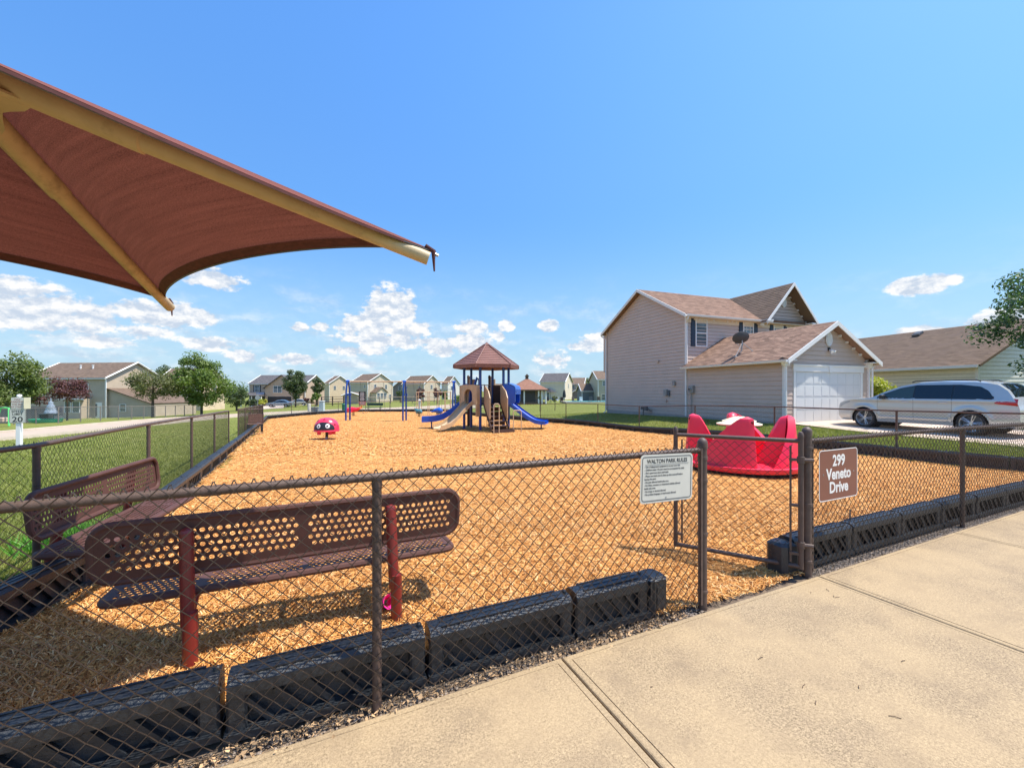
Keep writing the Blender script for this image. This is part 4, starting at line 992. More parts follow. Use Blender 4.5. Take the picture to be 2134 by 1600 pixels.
def fin():
    """curved shell seat: tall outer corner sweeping down round the rim and in to the centre"""
    mb = MB(); NZ = 26; P = []
    for k in range(NZ + 1):
        t = k / NZ; z = .19 + t * 1.04
        s = 1 - t
        # outline in plan: three-lobed L shape; trailing wing along the rim and a wing towards the centre
        wing = .10 + 1.0 * s ** .78          # length round the rim
        inn = .15 + .60 * s ** .85           # length towards the centre
        th = .12 + .04 * s
        r0 = 1.08 - .10 * t
        ring = []
        def pol(r_, a): return (r_ * math.cos(a), r_ * math.sin(a), z)
        na = 8
        for q in range(na + 1): ring.append(pol(r0, -wing * q / na))                    # outer face, running round the rim
        ring.append(pol(r0 - th, -wing))
        for q in range(na - 1, 0, -1): ring.append(pol(r0 - th - .10 * s * (1 - q / na), -wing * q / na * .98))
        ring.append(pol(r0 - th - .16 * s, -.14 - .14 * s)); 
        ring.append(pol(max(.2, r0 - inn), -.07 - .22 * s)); ring.append(pol(max(.2, r0 - inn - .03), .0)); ring.append(pol(max(.2, r0 - inn), .06 + .16 * s)); ring.append(pol(r0 - .10, .09 + .05 * s)); ring.append(pol(r0 - .02, .075 + .02 * s))
        if t > .93:
            f = 1 - (t - .93) / .07; f = math.sqrt(max(0, 1 - (1 - f) ** 2)) * .85 + .15
            cx = sum(p[0] for p in ring) / len(ring); cy = sum(p[1] for p in ring) / len(ring); ring = [(cx + (p[0] - cx) * f, cy + (p[1] - cy) * f, p[2]) for p in ring]
        P.append(ring)
    mb.grid([list(reversed(r_)) for r_ in P], True, closed=True); mb.add(P[-1], [tuple(range(len(P[-1])))])
    return mb
f0 = None
for k in range(4):
    if f0 is None:
        f0 = fin().build('seat', m_red, sp_); hl = MB().lathe([(.034, -.075), (.040, -.072), (.040, .072), (.034, .075), (.001, .07)], (0, 0, 0), 14, 'x').build('grip_shade_plug', mat('grip_shade_red', (.16, .006, .014), .6), f0); hl.location = (.935, -.02, 1.12); hl.rotation_euler = (0, 0, R(75)); hl.scale = (1.2, 1, 1)  # no hole is cut; a darker red plug paints the shade inside the grip
        s_ = f0
    else: s_ = copy_tree(f0, sp_)
    s_.rotation_euler = (0, 0, R(90 * k)); s_.scale = (1, 1, .98)
MB().box((-.2, -1.176, .40), (.001, .001, .001)).build('decal', m_signwhite, sp_) if False else None

# ------------------------------------------------------------------ ladybug rider
lx_, ly_ = at(681, 15.6), 15.6; lz_ = H(lx_, ly_) + .04
lb = empty('spring_rider', (lx_, ly_, lz_), R(12), label='red ladybug rider with black face and white eyes on a short post', cat='spring rider')
m_lred = mat('ladybug_red', (.80, .035, .09), .3, var=.05, coat=.4)
lb.scale = (.93, .93, 1.06)
MB().tube([(0, 0, -.1), (0, 0, .40)], .055, 12).build('post', m_blackpl, lb); MB().box((0, -.06, .07), (.09, .02, .08)).build('post_clamp', m_grey, lb)
def shell(a, e, k=1.0):      # point on the shell
    ca, sa = math.cos(a), math.sin(a); ce, se = math.cos(e), math.sin(e)
    return Vector((.485 * k * ca * ce ** .8, .40 * k * sa * ce ** .8, .37 + .43 * k * se))
P = [[shell(2 * math.pi * j / 40, R(90) * i / 12 * .999) for j in range(40)] for i in range(13)]
body = MB().grid([list(reversed(r_)) for r_ in P], True, True)
rim = [shell(2 * math.pi * j / 40, 0) for j in range(40)]
body.grid([[p + Vector((0, 0, -.05)) * 1 for p in rim][::-1], [p for p in rim][::-1]], True, True)
body.add([p + Vector((0, 0, -.05)) for p in rim], [tuple(reversed(range(40)))]); body.tube([p + Vector((0, 0, -.04)) for p in rim + rim[:2]], .018, 8, False)
body.build('shell', m_lred, lb)
def patch(cx, cz, rx, rz, k=1.008, n=20, a_face=-90, top=None):
    """disc that hugs the shell: centre given by azimuth and elevation in degrees"""
    mb = MB(); rows = []
    for i in range(7):
        f = i / 6; rows.append([shell(R(cx + rx * f * math.cos(2 * math.pi * j / n)), R(min(88, max(1.5, cz + rz * f * math.sin(2 * math.pi * j / n)))), k) for j in range(n)])
    return mb.grid([r_ for r_ in rows], True, True)
patch(-97, 8, 54, 33, 1.012, 32).build('face', m_blackpl, lb)
ey = patch(-120, 20, 10.5, 11, 1.022).build('eye', m_signwhite, lb); patch(-119, 18.5, 3.6, 4.4, 1.03).build('pupil', m_blackpl, ey)
ey = patch(-76, 21, 10.5, 11, 1.022).build('eye', m_signwhite, lb); patch(-78, 19.5, 3.6, 4.4, 1.03).build('pupil', m_blackpl, ey)
m_spot = mat('spot_dark_red', (.22, .006, .012), .4)
for (a, e, s_) in ((-165, 18, 5), (-150, 50, 8), (-100, 62, 8), (-38, 26, 6), (-16, 17, 4.5), (-40, 56, 8), (-70, 50, 5), (20, 40, 6), (160, 40, 6), (90, 45, 8)): patch(a, e, s_ * 1.0, s_ * .9, 1.012, 12).build('spot', m_spot, lb)
for (x, y) in ((-.24, -.22), (.18, -.24), (.28, -.05), (-.3, .1)): MB().rbox((x, y, .27), (.13, .12, .12), .02).build('foot', m_lred, lb)

# ------------------------------------------------------------------ swing set
def base(px, Y, dz=.03): X = at(px, Y); return (X, Y, H(X, Y) + dz)
A_ = Vector(base(725, 30.0)); B_ = Vector(base(843, 30.4)); C_ = Vector(base(946, 31.2))
sg = empty('swing_set', tuple(A_), label='blue arched swing set with tan top beam and two swing bays', cat='swing set')
tops = []
for P_ in (A_, B_, C_):
    top = P_ + Vector((0, 0, 2.86)); tops.append(top)
    for s_ in (-1, 1):
        pts = [P_ + Vector((.06 * s_, s_ * .22, -.2)), P_ + Vector((.06 * s_, s_ * .22, 1.5)), P_ + Vector((.04 * s_, s_ * .19, 2.3)), P_ + Vector((.02 * s_, s_ * .11, 2.7)), top]
        MB().tube(pts, .062, 10).build('leg', m_bluep, sg, True)
        if P_ is not C_: MB().rbox(tuple(P_ + Vector((.1, s_ * .22, 1.9))), (.09, .09, .16), .01).build('bracket', m_bluep, sg, True)
    MB().tube([top + Vector((-.12, 0, 0)), top + Vector((.12, 0, 0))], .085, 12).build('beam_socket', m_blue, sg, True)
for a, b_ in ((0, 1), (1, 2)):
    p, q = tops[a], tops[b_]; MB().tube([p, q], .048, 10).build('beam', m_tanst, sg, True)
    for fa, fb in ((.22, .38), (.62, .78)):
        if a == 1 and fa == .22: fa, fb = .18, .32
        pa, pb = p.lerp(q, fa), p.lerp(q, fb); gz = H(pa.x, pa.y) + .62
        sw_ = MB().grid([[Vector((pa.x + (pb.x - pa.x) * (.22 + .56 * i / 8), pa.y + w_, gz - .07 * math.sin(math.pi * i / 8))) for w_ in (-.08, .08)] for i in range(9)])
        st = sw_.build('swing_seat', m_black, sg, True)
        for e_, f2 in ((pa, .22), (pb, .78)): MB().tube([e_, Vector((pa.x + (pb.x - pa.x) * f2, pa.y, gz))], .011, 4).build('chain', m_greyd, sg, True)

# ------------------------------------------------------------------ climber (tan tube frames)
c0 = Vector(base(868, 37.0)); cl = empty('climbing_frame', tuple(c0), R(6), label='tan tube climbing frame behind the blue swing set', cat='climbing frame')
w_ = 3.0
for x in (0, .45, 1.0, 1.9, 2.5, 3.0):
    for y in ((0,) if x in (.45, 1.9) else (0, 1.3)):
        h_ = 2.15 if x not in (.45, ) else 1.5
        MB().tube([(x, y, -.15), (x, y, h_)], .03, 6).build('upright', m_tanst, cl)
for y in (0, 1.3): MB().tube([(-.05, y, 2.15), (3.05, y, 2.15)], .035, 6).build('top_rail', m_tanst, cl)
for k in range(9): MB().tube([(.1 + k * .35, 0, 2.13), (.1 + k * .35, 1.3, 2.13)], .02, 5).build('rung', m_tanst, cl)
for z in (.5, .95, 1.35, 1.75): MB().tube([(0, 0, z), (.45, 0, z)], .02, 5).build('rung', m_tanst, cl); MB().tube([(2.5, 0, z), (3.0, 0, z)], .02, 5).build('rung', m_tanst, cl)
MB().tube([(1.0, 0, 1.5), (1.9, 0, 1.5)], .02, 5).build('rung', m_tanst, cl)
# basketball style hoop frame seen above the beam end
c0 = Vector(base(915, 40)); bb = empty('arch_frame', tuple(c0), label='thin grey arched pipe frame rising behind the right swing leg', cat='pipe frame')
MB().tube([(0, 0, -.1), (0, 0, 2.95), (1.35, 0, 2.95), (1.35, 0, -.1)], .03, 6).build('pipe', m_greyd, bb)
MB().tube([(0, 0, 2.4), (1.35, 0, 2.4)], .02, 5).build('pipe', m_greyd, bb)

# ------------------------------------------------------------------ small riders
def rider(px, Y, colm, label, kind, s=1.0, rz=0.0):
    b0 = Vector(base(px, Y)); e = empty('spring_rider', tuple(b0), rz, label=label, cat='spring rider')
    if kind == 'plane':
        mb = MB()
        mb.tube([(-.62, 0, .52), (-.5, 0, .56), (-.1, 0, .6), (.35, 0, .62), (.75, 0, .78)], [.10, .20, .24, .16, .07], 12); mb.build('fuselage', colm, e)
        MB().rbox((-.1, 0, .45), (.34, 1.0, .06), .02).build('wing', colm, e); MB().rbox((.78, 0, .86), (.16, .04, .26), .02).build('tail_fin', m_yel, e); MB().rbox((.72, 0, .74), (.16, .5, .04), .02).build('tail_wing', m_yel, e)
        MB().tube([(-.66, 0, .52), (-.74, 0, .52)], .05, 8).build('nose', m_yel, e)
    elif kind == 'whale':
        MB().tube([(-.50, 0, .45), (-.42, 0, .50), (-.2, 0, .58), (.1, 0, .58), (.3, 0, .52), (.42, 0, .5)], [.05, .06, .17, .26, .24, .10], 12).build('body', colm, e)
        MB().rbox((-.52, 0, .52), (.16, .34, .05), .02).build('tail', colm, e); MB().tube([(.08, -.2, .74), (.08, .2, .74)], .018, 6).build('handle', m_black, e)
    else:
        MB().tube([(-.3, 0, .40), (-.15, 0, .50), (.15, 0, .5), (.32, 0, .62), (.42, 0, .70)], [.08, .19, .19, .11, .08], 12).build('body', colm, e); MB().tube([(.2, -.2, .74), (.2, .2, .74)], .018, 6).build('handle', m_black, e)
    MB().tube([(.12 * math.cos(k * .8), .12 * math.sin(k * .8), .02 + k * .0125) for k in range(30)], .018, 5).build('spring', m_black, e)
    return e
rider(736, 36.0, m_red, 'red airplane rider with orange tail behind the left swing post', 'plane', 1, R(-8))
rider(912, 34.5, m_blue, 'blue rider with a thin tail under the climbing frame', 'whale', 1, 0)
m_teal = mat('teal_plastic', (.05, .18, .23), .4)
rider(873, 35.0, m_teal, 'dark teal rider beside the left uprights of the climbing frame', 'duck', 1, R(160))
# ------------------------------------------------------------------ play structure
PX, PY = at(1014.4, 22.0), 22.0; pz = H(PX, PY - 1) + .04
ps = empty('play_structure', (PX, PY, pz), label='play tower with brown hexagonal roof, blue posts, blue and tan slides', cat='play structure')
HR = 1.22; angs = [258, 318, 18, 78, 138, 198]
HP = [Vector((HR * math.cos(R(a)), HR * math.sin(R(a)), 0)) for a in angs]
DZ = 1.32; EZ = 3.15
for i, p in enumerate(HP):
    po = MB().tube([(p.x, p.y, -.2), (p.x, p.y, EZ + .1)], .068, 12).build('post', m_bluep, ps)
    for z in (DZ - .05, 2.15): MB().lathe([(.07, z - .05), (.088, z - .045), (.088, z + .045), (.07, z + .05)], (p.x, p.y, 0), 12).build('clamp', m_bluep, po)
# deck
mb = MB().prism([(p.x * .97, p.y * .97) for p in HP], (0, 0, DZ - .06), (1, 0, 0), (0, 1, 0), .06); mb.build('deck', m_brownst, ps)
# roof: six moulded faces with lap lines, hip ridges and a skirt
RR = 1.78; AZ = 4.50
RC = [Vector((RR * math.cos(R(a - 2)), RR * math.sin(R(a - 2)), 0)) for a in angs]
rf = None
for i in range(6):
    a, b_ = RC[i], RC[(i + 1) % 6]; mb = MB(); n = 11; apex = Vector((0, 0, AZ))
    def edge(t, k):     # t 0 at eave, 1 apex
        s = (a if k == 0 else b_); z = EZ + .17 + (AZ - EZ - .17) * t; q = s * (1 - t) ; return Vector((q.x, q.y, z))
    for k in range(n):
        t0, t1 = k / n * .93, (k + 1) / n * .93
        p0, p1, p2, p3 = edge(t0, 0), edge(t0, 1), edge(t1, 1), edge(t1, 0); up = Vector((0, 0, .028))
        mb.add([p0 + up, p1 + up, p2, p3, p0, p1], [(0, 1, 2, 3), (4, 5, 1, 0)])
    mb.add([edge(.93, 0), edge(.93, 1), apex], [(0, 1, 2)])
    lo_a, lo_b = a * .985 + Vector((0, 0, EZ)), b_ * .985 + Vector((0, 0, EZ)); ua, ub = a + Vector((0, 0, EZ + .17)), b_ + Vector((0, 0, EZ + .17))
    mb.add([lo_a, lo_b, ub, ua], [(0, 1, 2, 3)]); ia, ib = a * .92 + Vector((0, 0, EZ + .02)), b_ * .92 + Vector((0, 0, EZ + .02))
    mb.add([ia, ib, lo_b, lo_a], [(0, 1, 2, 3)]); mb.add([ia, ib, apex - Vector((0, 0, .12))], [(2, 1, 0)])
    mb.build('roof_panel', m_roofpl, ps)
    MB().tube([a + Vector((0, 0, EZ + .02)), a + Vector((0, 0, EZ + .19)), Vector((a.x * .07, a.y * .07, AZ - .04))], [.03, .035, .03], 6).build('roof_ridge', m_roofpl, ps)
MB().lathe([(.19, AZ - .13), (.18, AZ - .07), (.001, AZ + .09)][::-1], (0, 0, 0), 6, smooth=False).build('roof_cap', m_roofpl, ps)

def uslide(name, path, width, wall, th, mat_, n_l=2, mid=False):
    """trough slide along path of (x, y, z) bed points"""
    path = [Vector(p) for p in path]
    for _ in range(2):
        q = [path[0]]
        for a, b_ in zip(path[:-1], path[1:]): q += [a.lerp(b_, .25), a.lerp(b_, .75)]
        path = q + [path[-1]]
    rows = []
    for i, p in enumerate(path):
        d = (path[min(i + 1, len(path) - 1)] - path[max(i - 1, 0)]); d.z = 0; d.normalize(); s = Vector((-d.y, d.x, 0)); w = width / 2; up = Vector((0, 0, 1))
        pr = [(-w - th, wall + .01), (-w - th, -th), (w + th, -th), (w + th, wall + .01), (w, wall + .02), (w, .06), (w - .05, 0.005)]
        if mid: pr += [(.05, 0), (.045, wall * .8), (.0, wall), (-.045, wall * .8), (-.05, 0)]
        pr += [(-w + .05, 0.005), (-w, .06), (-w, wall + .02)]
        rows.append([p + s * x + up * z for x, z in pr])
    mb = MB().grid(rows, True, True); mb.add(rows[0], [tuple(range(len(rows[0])))]); mb.add(rows[-1], [tuple(reversed(range(len(rows[-1]))))])
    return mb.build(name, mat_, ps)
# tan slide, down to the left front
d1 = Vector((-.70, -.71, 0)); s0 = Vector((-.80, -.86, DZ))
tsl = uslide('tan_slide', [s0, s0 + d1 * .15, s0 + d1 * .9 + Vector((0, 0, -.62)), s0 + d1 * 1.35 + Vector((0, 0, -1.0)), s0 + d1 * 1.75 + Vector((0, 0, -1.13)), s0 + d1 * 2.05 + Vector((0, 0, -1.15))], .60, .17, .03, m_tanpl)
# blue slide, out to the left
bsl = uslide('blue_slide', [(-1.15, .25, DZ), (-1.35, .22, DZ - .05), (-2.0, .1, DZ - .62), (-2.45, -.02, DZ - .86), (-2.9, -.12, DZ - .93), (-3.42, -.22, DZ - .94)], .46, .24, .03, m_blue)
for x, y in ((-2.92, -.12),): MB().tube([(x, y, -.1), (x, y, .36)], .035, 8).build('slide_support', m_bluep, ps)
# blue double slide to the right
dsl = uslide('double_slide', [(1.12, -.28, DZ - .02), (1.3, -.34, DZ - .06), (2.0, -.55, DZ - .60), (2.5, -.70, DZ - .92), (2.85, -.80, DZ - 1.0), (3.12, -.88, DZ - 1.0)], .82, .15, .03, m_blue, mid=True)
MB().tube([(2.85, -.8, -.1), (2.85, -.8, .28)], .035, 8).build('slide_support', m_bluep, ps)
# panels: frame with real thickness
def wall_panel(name, a, b_, z0, z1, mat_, th=.05, arch=None, inset=.07, bevel=0.0):
    a, b_ = Vector((a[0], a[1], 0)), Vector((b_[0], b_[1], 0)); d = (b_ - a); L = d.length; d.normalize(); a = a + d * inset; L -= 2 * inset
    o = a + Vector((0, 0, z0)); h = z1 - z0; nz = d.cross(Vector((0, 0, 1))); o = o - nz * th / 2
    c_ = bevel; outer = [(0, 0), (L, 0), (L, h - c_), (L - c_, h), (c_, h), (0, h - c_)]
    mb = MB()
    if not arch: mb.prism(outer, o, d, (0, 0, 1), th)
    else:
        w, ah = arch; n = 12; cx = L / 2; ar = [(cx - w / 2, 0)] + [(cx - w / 2 * math.cos(math.pi * k / n), ah - w / 2 + w / 2 * math.sin(math.pi * k / n)) for k in range(n + 1)] + [(cx + w / 2, 0)]
        poly = [(0, 0)] + ar + [(L, 0), (L, h - c_), (L - c_, h), (c_, h), (0, h - c_)]
        mb.prism(poly, o, d, (0, 0, 1), th)
    return mb.build(name, mat_, ps)
# tan hood with arch over the tan slide, with depth
for k, off_ in ((0, .0), (1, .22)):
    dd_ = d1 * off_; wall_panel('slide_hood', HP[5] + dd_, HP[0] + dd_, DZ - .02, DZ + .98, m_tanpl, .09, (.60, .78), .05, .08)
wall_panel('hood_side', HP[0] + Vector((0, 0, 0)), HP[0] + d1 * .26, DZ - .62, DZ + .95, m_tanpl, .08, None, -.02)
wall_panel('hood_side', HP[5], HP[5] + d1 * .26, DZ - .05, DZ + .95, m_tanpl, .08, None, -.02)
# blue hood over the blue slide
db = Vector((-.98, .18, 0)); wall_panel('blue_hood', HP[4] + db * .12, HP[5] + db * .12, DZ, DZ + .92, m_blue, .22, (.55, .72), .12, .22)
MB().prism([(0, 0), (.36, .26), (.36, .62), (.1, .86), (0, .86)], (-1.02, -.30, DZ + .18), (-.98, .18, 0), (0, 0, 1), .5).build('blue_hood_wing', m_blue, ps)
# blue clamshell hood at the double slide
dr = Vector((.97, -.24, 0)); P = []
for k in range(7):
    t = k / 6; w = .56; x = .10 + .42 * math.sin(math.pi / 2 * min(1, t * 1.4)); 
    P.append(t)
hood = [(0, 0), (.50, .02), (.56, .14), (.56, .78), (.50, .92), (.12, 1.06), (0, 1.06)]
side = Vector((-.24, -.97, 0)).normalized()
for s_ in (-.62, .54):
    o_ = Vector((1.10, -.22, DZ - .02)) + Vector((.23, .97, 0)) * (-s_) ; MB().prism(hood, tuple(o_), tuple(dr), (0, 0, 1), .07).build('double_slide_hood', m_blue, ps)
o_ = Vector((1.10, -.22, DZ + .98)) + Vector((.23, .97, 0)) * (.62); 
tp = MB(); q0 = Vector((1.10, -.22, DZ)) ; lat = Vector((.24, .97, 0))
rws = []
for x, z in ((.04, 1.07), (.12, 1.08), (.36, 1.00), (.53, .92), (.585, .80), (.585, .55)): rws.append([q0 + dr * x + lat * s_ + Vector((0, 0, z)) for s_ in (-.62, .62)])
rws2 = [[p - Vector((.0, 0, .05)) for p in r_] for r_ in rws]
tp.grid(rws, True); tp.grid([list(reversed(r_)) for r_ in rws2], True); tp.build('double_slide_hood', m_blue, ps)
# back panels and rails
wall_panel('climbing_panel', HP[2] + Vector((-.0, .0, 0)), HP[3], DZ - .05, DZ + .98, m_brownst, .06)
wall_panel('play_panel', HP[3] * .98, HP[4] * .98, DZ, DZ + .25, m_tanpl, .05)
for s_ in range(7):
    q = HP[3].lerp(HP[4], (s_ + .5) / 7); MB().tube([(q.x, q.y, DZ + .02), (q.x, q.y, DZ + 1.0)], .014, 6).build('baluster', m_tanst, ps)
MB().tube([(HP[3].x, HP[3].y, DZ + 1.0), (HP[4].x, HP[4].y, DZ + 1.0)], .022, 6).build('guard_rail', m_tanst, ps)
# rear tower posts with caps, tan wall and blue pole hood
for x, y in ((-1.15, 2.6), (.05, 2.6), (.05, 1.5), (-1.15, 1.5)):
    MB().tube([(x, y, -.2), (x, y, 2.75)], .06, 10).lathe([(.068, 2.72), (.068, 2.80), (.045, 2.86), (.001, 2.89)][::-1], (x, y, 0), 10).build('post', m_brownst, ps)
MB().box((-.55, 2.05, 1.6), (1.2, 1.1, .06)).build('deck', m_brownst, ps)
wall_panel('play_panel', (.05, 2.6), (.35, 2.3), 1.0, 2.68, m_tanpl, .06, None, .0); wall_panel('play_panel', (-1.15, 1.5), (-.75, 1.5), 1.65, 2.65, m_tanpl, .06, None, .0)
MB().tube([(-.72, 1.3, 1.2), (-.74, 1.3, 2.4), (-.62, 1.3, 2.75), (-.5, 1.3, 2.6), (-.5, 1.3, 2.2)], .07, 10).build('pole_hood', m_blue, ps)
MB().tube([(-.50, 1.2, -.1), (-.50, 1.2, 3.2)], .025, 6).build('fire_pole', m_tanst, ps)
# ladder behind the centre post
for x in (.02, .24): MB().tube([(x, -.2, -.1), (x, -.2, 2.3)], .02, 6).build('ladder_rail', m_tanst, ps)
for k in range(9): MB().tube([(.02, -.2, .2 + k * .24), (.24, -.2, .2 + k * .24)], .014, 6).build('rung', m_tanst, ps)
# stairs towards the viewer, square to the deck edge between the two front posts
SM = (HP[0] + HP[1]) / 2
def stair_part(mb, name, mat_):
    o = mb.build(name, mat_, ps); o.location = (SM.x + .03, SM.y, 0); o.rotation_euler = (0, 0, R(18)); return o
for k in range(6):
    z = DZ - .21 * (k + 1) + .03; y = -.02 - .27 * k; w = 0 if k < 5 else .26
    stair_part(MB().rbox((w / 2, y - .13, z), (.84 + w, .28, .05), .01), 'step', m_brownst)
    stair_part(MB().box((w / 2, y, z - .10), (.82 + w, .012, .16)), 'riser', m_brownst)
stair_part(MB().box((.13, -1.63, .05), (.98, .03, .25)), 'riser', m_brownst)
for x in (-.44, .44):
    stair_part(MB().prism([(0, DZ - .12), (1.45, DZ - 1.28), (1.45, DZ - 1.06), (0, DZ + .08)], (x, .02, 0), (0, -1, 0), (0, 0, 1), .03), 'stringer', m_brownst)
    stair_part(MB().prism([(0, DZ - .1), (1.12, DZ - .72), (1.20, DZ - .66), (1.20, DZ + .32), (.90, DZ + .66), (.06, DZ + 1.0), (0, DZ + .9)], (x + .02, .03, 0), (0, -1, 0), (0, 0, 1), .04), 'stair_barrier', m_tanpl)
for x0_, x1_, y_, h_ in ((-.42, -.16, -1.75, 1.38), (.62, 1.02, -1.5, 1.05)):
    stair_part(MB().tube([(x0_, y_, -.1), (x0_, y_, h_ - .06), (x0_ + .05, y_, h_), (x1_ - .05, y_, h_), (x1_, y_, h_ - .06), (x1_, y_, -.1)], .024, 8), 'handrail', m_tanst)

# ------------------------------------------------------------------ houses
m_sid_tan = mat('siding_taupe', (.54, .42, .345), .55, var=.05, scale=1.5, bump=.08, bscale=40)
m_sh_tan = mat_shingle('shingle_tan', (.15, .085, .055), (.38, .235, .16), (.24, .14, .095))
m_sh_brown = mat_shingle('shingle_brown', (.12, .08, .052), (.20, .135, .09), (.16, .11, .08))
m_sh_grey = mat_shingle('shingle_grey', (.075, .068, .07), (.13, .12, .12), (.10, .092, .09))
m_sh_red = mat_shingle('shingle_red_brown', (.22, .105, .065), (.30, .15, .10), (.25, .12, .08))
def siding(poly, o, ux, pitch=.19, proud=.026):
    """lap boards: poly is convex, in (s, z); o + ux*s; outward normal = ux x z"""
    o = Vector(o); ux = Vector(ux).normalized(); nz = ux.cross(Vector((0, 0, 1))).normalized(); mb = MB()
    zs = [p[1] for p in poly]; z0, z1 = min(zs), max(zs)
    def span(z):
        xs = []
        n = len(poly)
        for i in range(n):
            a, b_ = poly[i], poly[(i + 1) % n]
            if (a[1] - z) * (b_[1] - z) <= 0 and a[1] != b_[1]: xs.append(a[0] + (b_[0] - a[0]) * (z - a[1]) / (b_[1] - a[1]))
            elif abs(a[1] - z) < 1e-9: xs.append(a[0])
        return (min(xs), max(xs)) if xs else None
    z = z0
    while z < z1 - 1e-4:
        zt_ = min(z + pitch, z1); zb = z + 1e-5; zz = zt_ - 1e-5; s0 = span(zb); s1 = span(zz)
        if s0 and s1:
            lip = Vector((0, 0, min(.017, (zt_ - z) * .3))); A = [o + ux * s0[0] + Vector((0, 0, z)) + lip + nz * proud, o + ux * s0[1] + Vector((0, 0, z)) + lip + nz * proud, o + ux * s1[1] + Vector((0, 0, zt_)) + nz * .006, o + ux * s1[0] + Vector((0, 0, zt_)) + nz * .006,
                 o + ux * s0[0] + Vector((0, 0, z)) + lip - nz * .004, o + ux * s0[1] + Vector((0, 0, z)) + lip - nz * .004]
            mb.add(A, [(0, 1, 2, 3), (4, 5, 1, 0)])
        z = zt_
    return mb
def roof_plane(e0, e1, r1, r0, mat_, parent, th=.10, pitch=.14, name='roof_slope', lap=.012):
    """e0,e1 eave corners; r1,r0 ridge corners (same side order). real shingle courses + UV in metres"""
    e0, e1, r1, r0 = map(Vector, (e0, e1, r1, r0)); h = max((r0 - e0).length * abs((r0 - e0).normalized().dot(((r0 + r1) / 2 - (e0 + e1) / 2).normalized())), .3)
    n = max(2, int(h / pitch)); nrm = (e1 - e0).cross(((r0 + r1) / 2) - ((e0 + e1) / 2)).normalized()
    if nrm.z < 0: nrm = -nrm; e0, e1, r1, r0 = e1, e0, r0, r1
    ux = (e1 - e0).normalized(); vs = []; fs = []; uv = []
    def P(t, k): return (e0.lerp(r0, t) if k == 0 else e1.lerp(r1, t))
    mb = MB(); slope = ((r0 + r1) / 2 - (e0 + e1) / 2).length
    for k in range(n):
        t0, t1 = k / n, (k + 1) / n; a, b_, c_, d = P(t0, 0), P(t0, 1), P(t1, 1), P(t1, 0); q = nrm * lap
        mb.add([a + q, b_ + q, c_ + nrm * .001, d + nrm * .001, a, b_], [(0, 1, 2, 3), (4, 5, 1, 0)])
        for p, t in ((a, t0), (b_, t0), (c_, t1), (d, t1), (a, t0), (b_, t0)): uv.append(((p - e0).dot(ux), t * n * .14))
    m2 = [p - nrm * th for p in (e0, e1, r1, r0)]
    mb.add(m2, [(3, 2, 1, 0)]); uv += [(0, 0)] * 4
    for a, b_ in ((e0, e1), (e1, r1), (r0, e0)):
        mb.add([a - nrm * th, b_ - nrm * th, b_, a], [(0, 1, 2, 3)]); uv += [(0, 0)] * 4
    me = mb.mesh(name); me.materials.append(mat_); l = me.uv_layers.new(name='UVMap'); li_ = np.zeros(len(me.loops), int); me.loops.foreach_get('vertex_index', li_)
    l.data.foreach_set('uv', np.array(uv, dtype=np.float32)[li_].ravel()); o = put(name, me, parent); return o
def window(parent, o, ux, w, h, mull=1, deep=.05, shut=None, grid=False):
    """o = lower left corner on the wall, ux along the wall, outward = ux x z"""
    o = Vector(o); ux = Vector(ux).normalized(); nz = ux.cross(Vector((0, 0, 1))).normalized(); f = .055; rz = math.atan2(ux.y, ux.x)
    mb = MB()
    def bar(s, z, ws, hz, d=deep): mb.box(o + ux * s + Vector((0, 0, z)) + nz * d * .3, (ws, d, hz), rz)
    bar(f / 2, h / 2, f, h); bar(w - f / 2, h / 2, f, h); bar(w / 2, f / 2, w - 2 * f, f); bar(w / 2, h - f / 2, w - 2 * f, f)
    bar(w / 2, h / 2, w - 2 * f, .045, deep * .8)
    for k in range(1, mull): bar(w * k / mull, h / 2, .05, h - 2 * f)
    if grid:
        for k in (1, 2): bar(w * k / 3, h / 2, .018, h - 2 * f, deep * .6)
        for k in (1, 3): bar(w / 2, h * k / 4, w - 2 * f, .018, deep * .6)
    wn = mb.build('window', m_win, parent)
    g_ = MB().box(o + ux * w / 2 + Vector((0, 0, h / 2)) + nz * .004, (w - 1.6 * f, .012, h - 1.6 * f), rz).build('pane', m_glass, wn)
    if shut:
        for s in ((-.17, w + .17) if shut == 2 else (-.17,)):
            sm = MB(); sm.box(o + ux * s + Vector((0, 0, h / 2)) + nz * .012, (.29, .03, h), rz)
            for z in (h * .27, h * .73): sm.box(o + ux * s + Vector((0, 0, z)) + nz * .03, (.2, .012, h * .38), rz)
            sm.build('shutter', m_shut, parent)
    return wn
# ---- main tan house on the right
KA = R(20); hz = .30
hs_ = empty('house', (9.29, 22.0, hz), KA, label='two storey taupe sided house with attached garage right of the playground', cat='house')
EVE, RDG, GE, GR = 5.42, 7.46, 2.68, 4.18; WD, DP = 8.9, 7.5; GW, GD = 5.25, 5.44
X_, Y_ = Vector((1, 0, 0)), Vector((0, 1, 0))
core = MB()
core.prism([(0, -.9), (DP, -.9), (DP, EVE), (DP / 2, RDG - .06), (0, EVE)], (WD - .002, .002, 0), (0, 1, 0), (0, 0, 1), -WD + .006)
c_o = core.build('wall', m_sid_tan, hs_)
def sid(poly, o, ux): s_ = siding(poly, o, ux).build('siding', m_sid_tan, hs_); tag(s_, kind='stuff')
sid([(0, .02), (DP, .02), (DP, EVE), (DP / 2, RDG - .08), (0, EVE)], (0, DP, 0), (0, -1, 0))                       # gable end, faces the playground
sid([(0, .02), (WD, .02), (WD, EVE), (0, EVE)], (0, 0, 0), (1, 0, 0))                                        # front wall
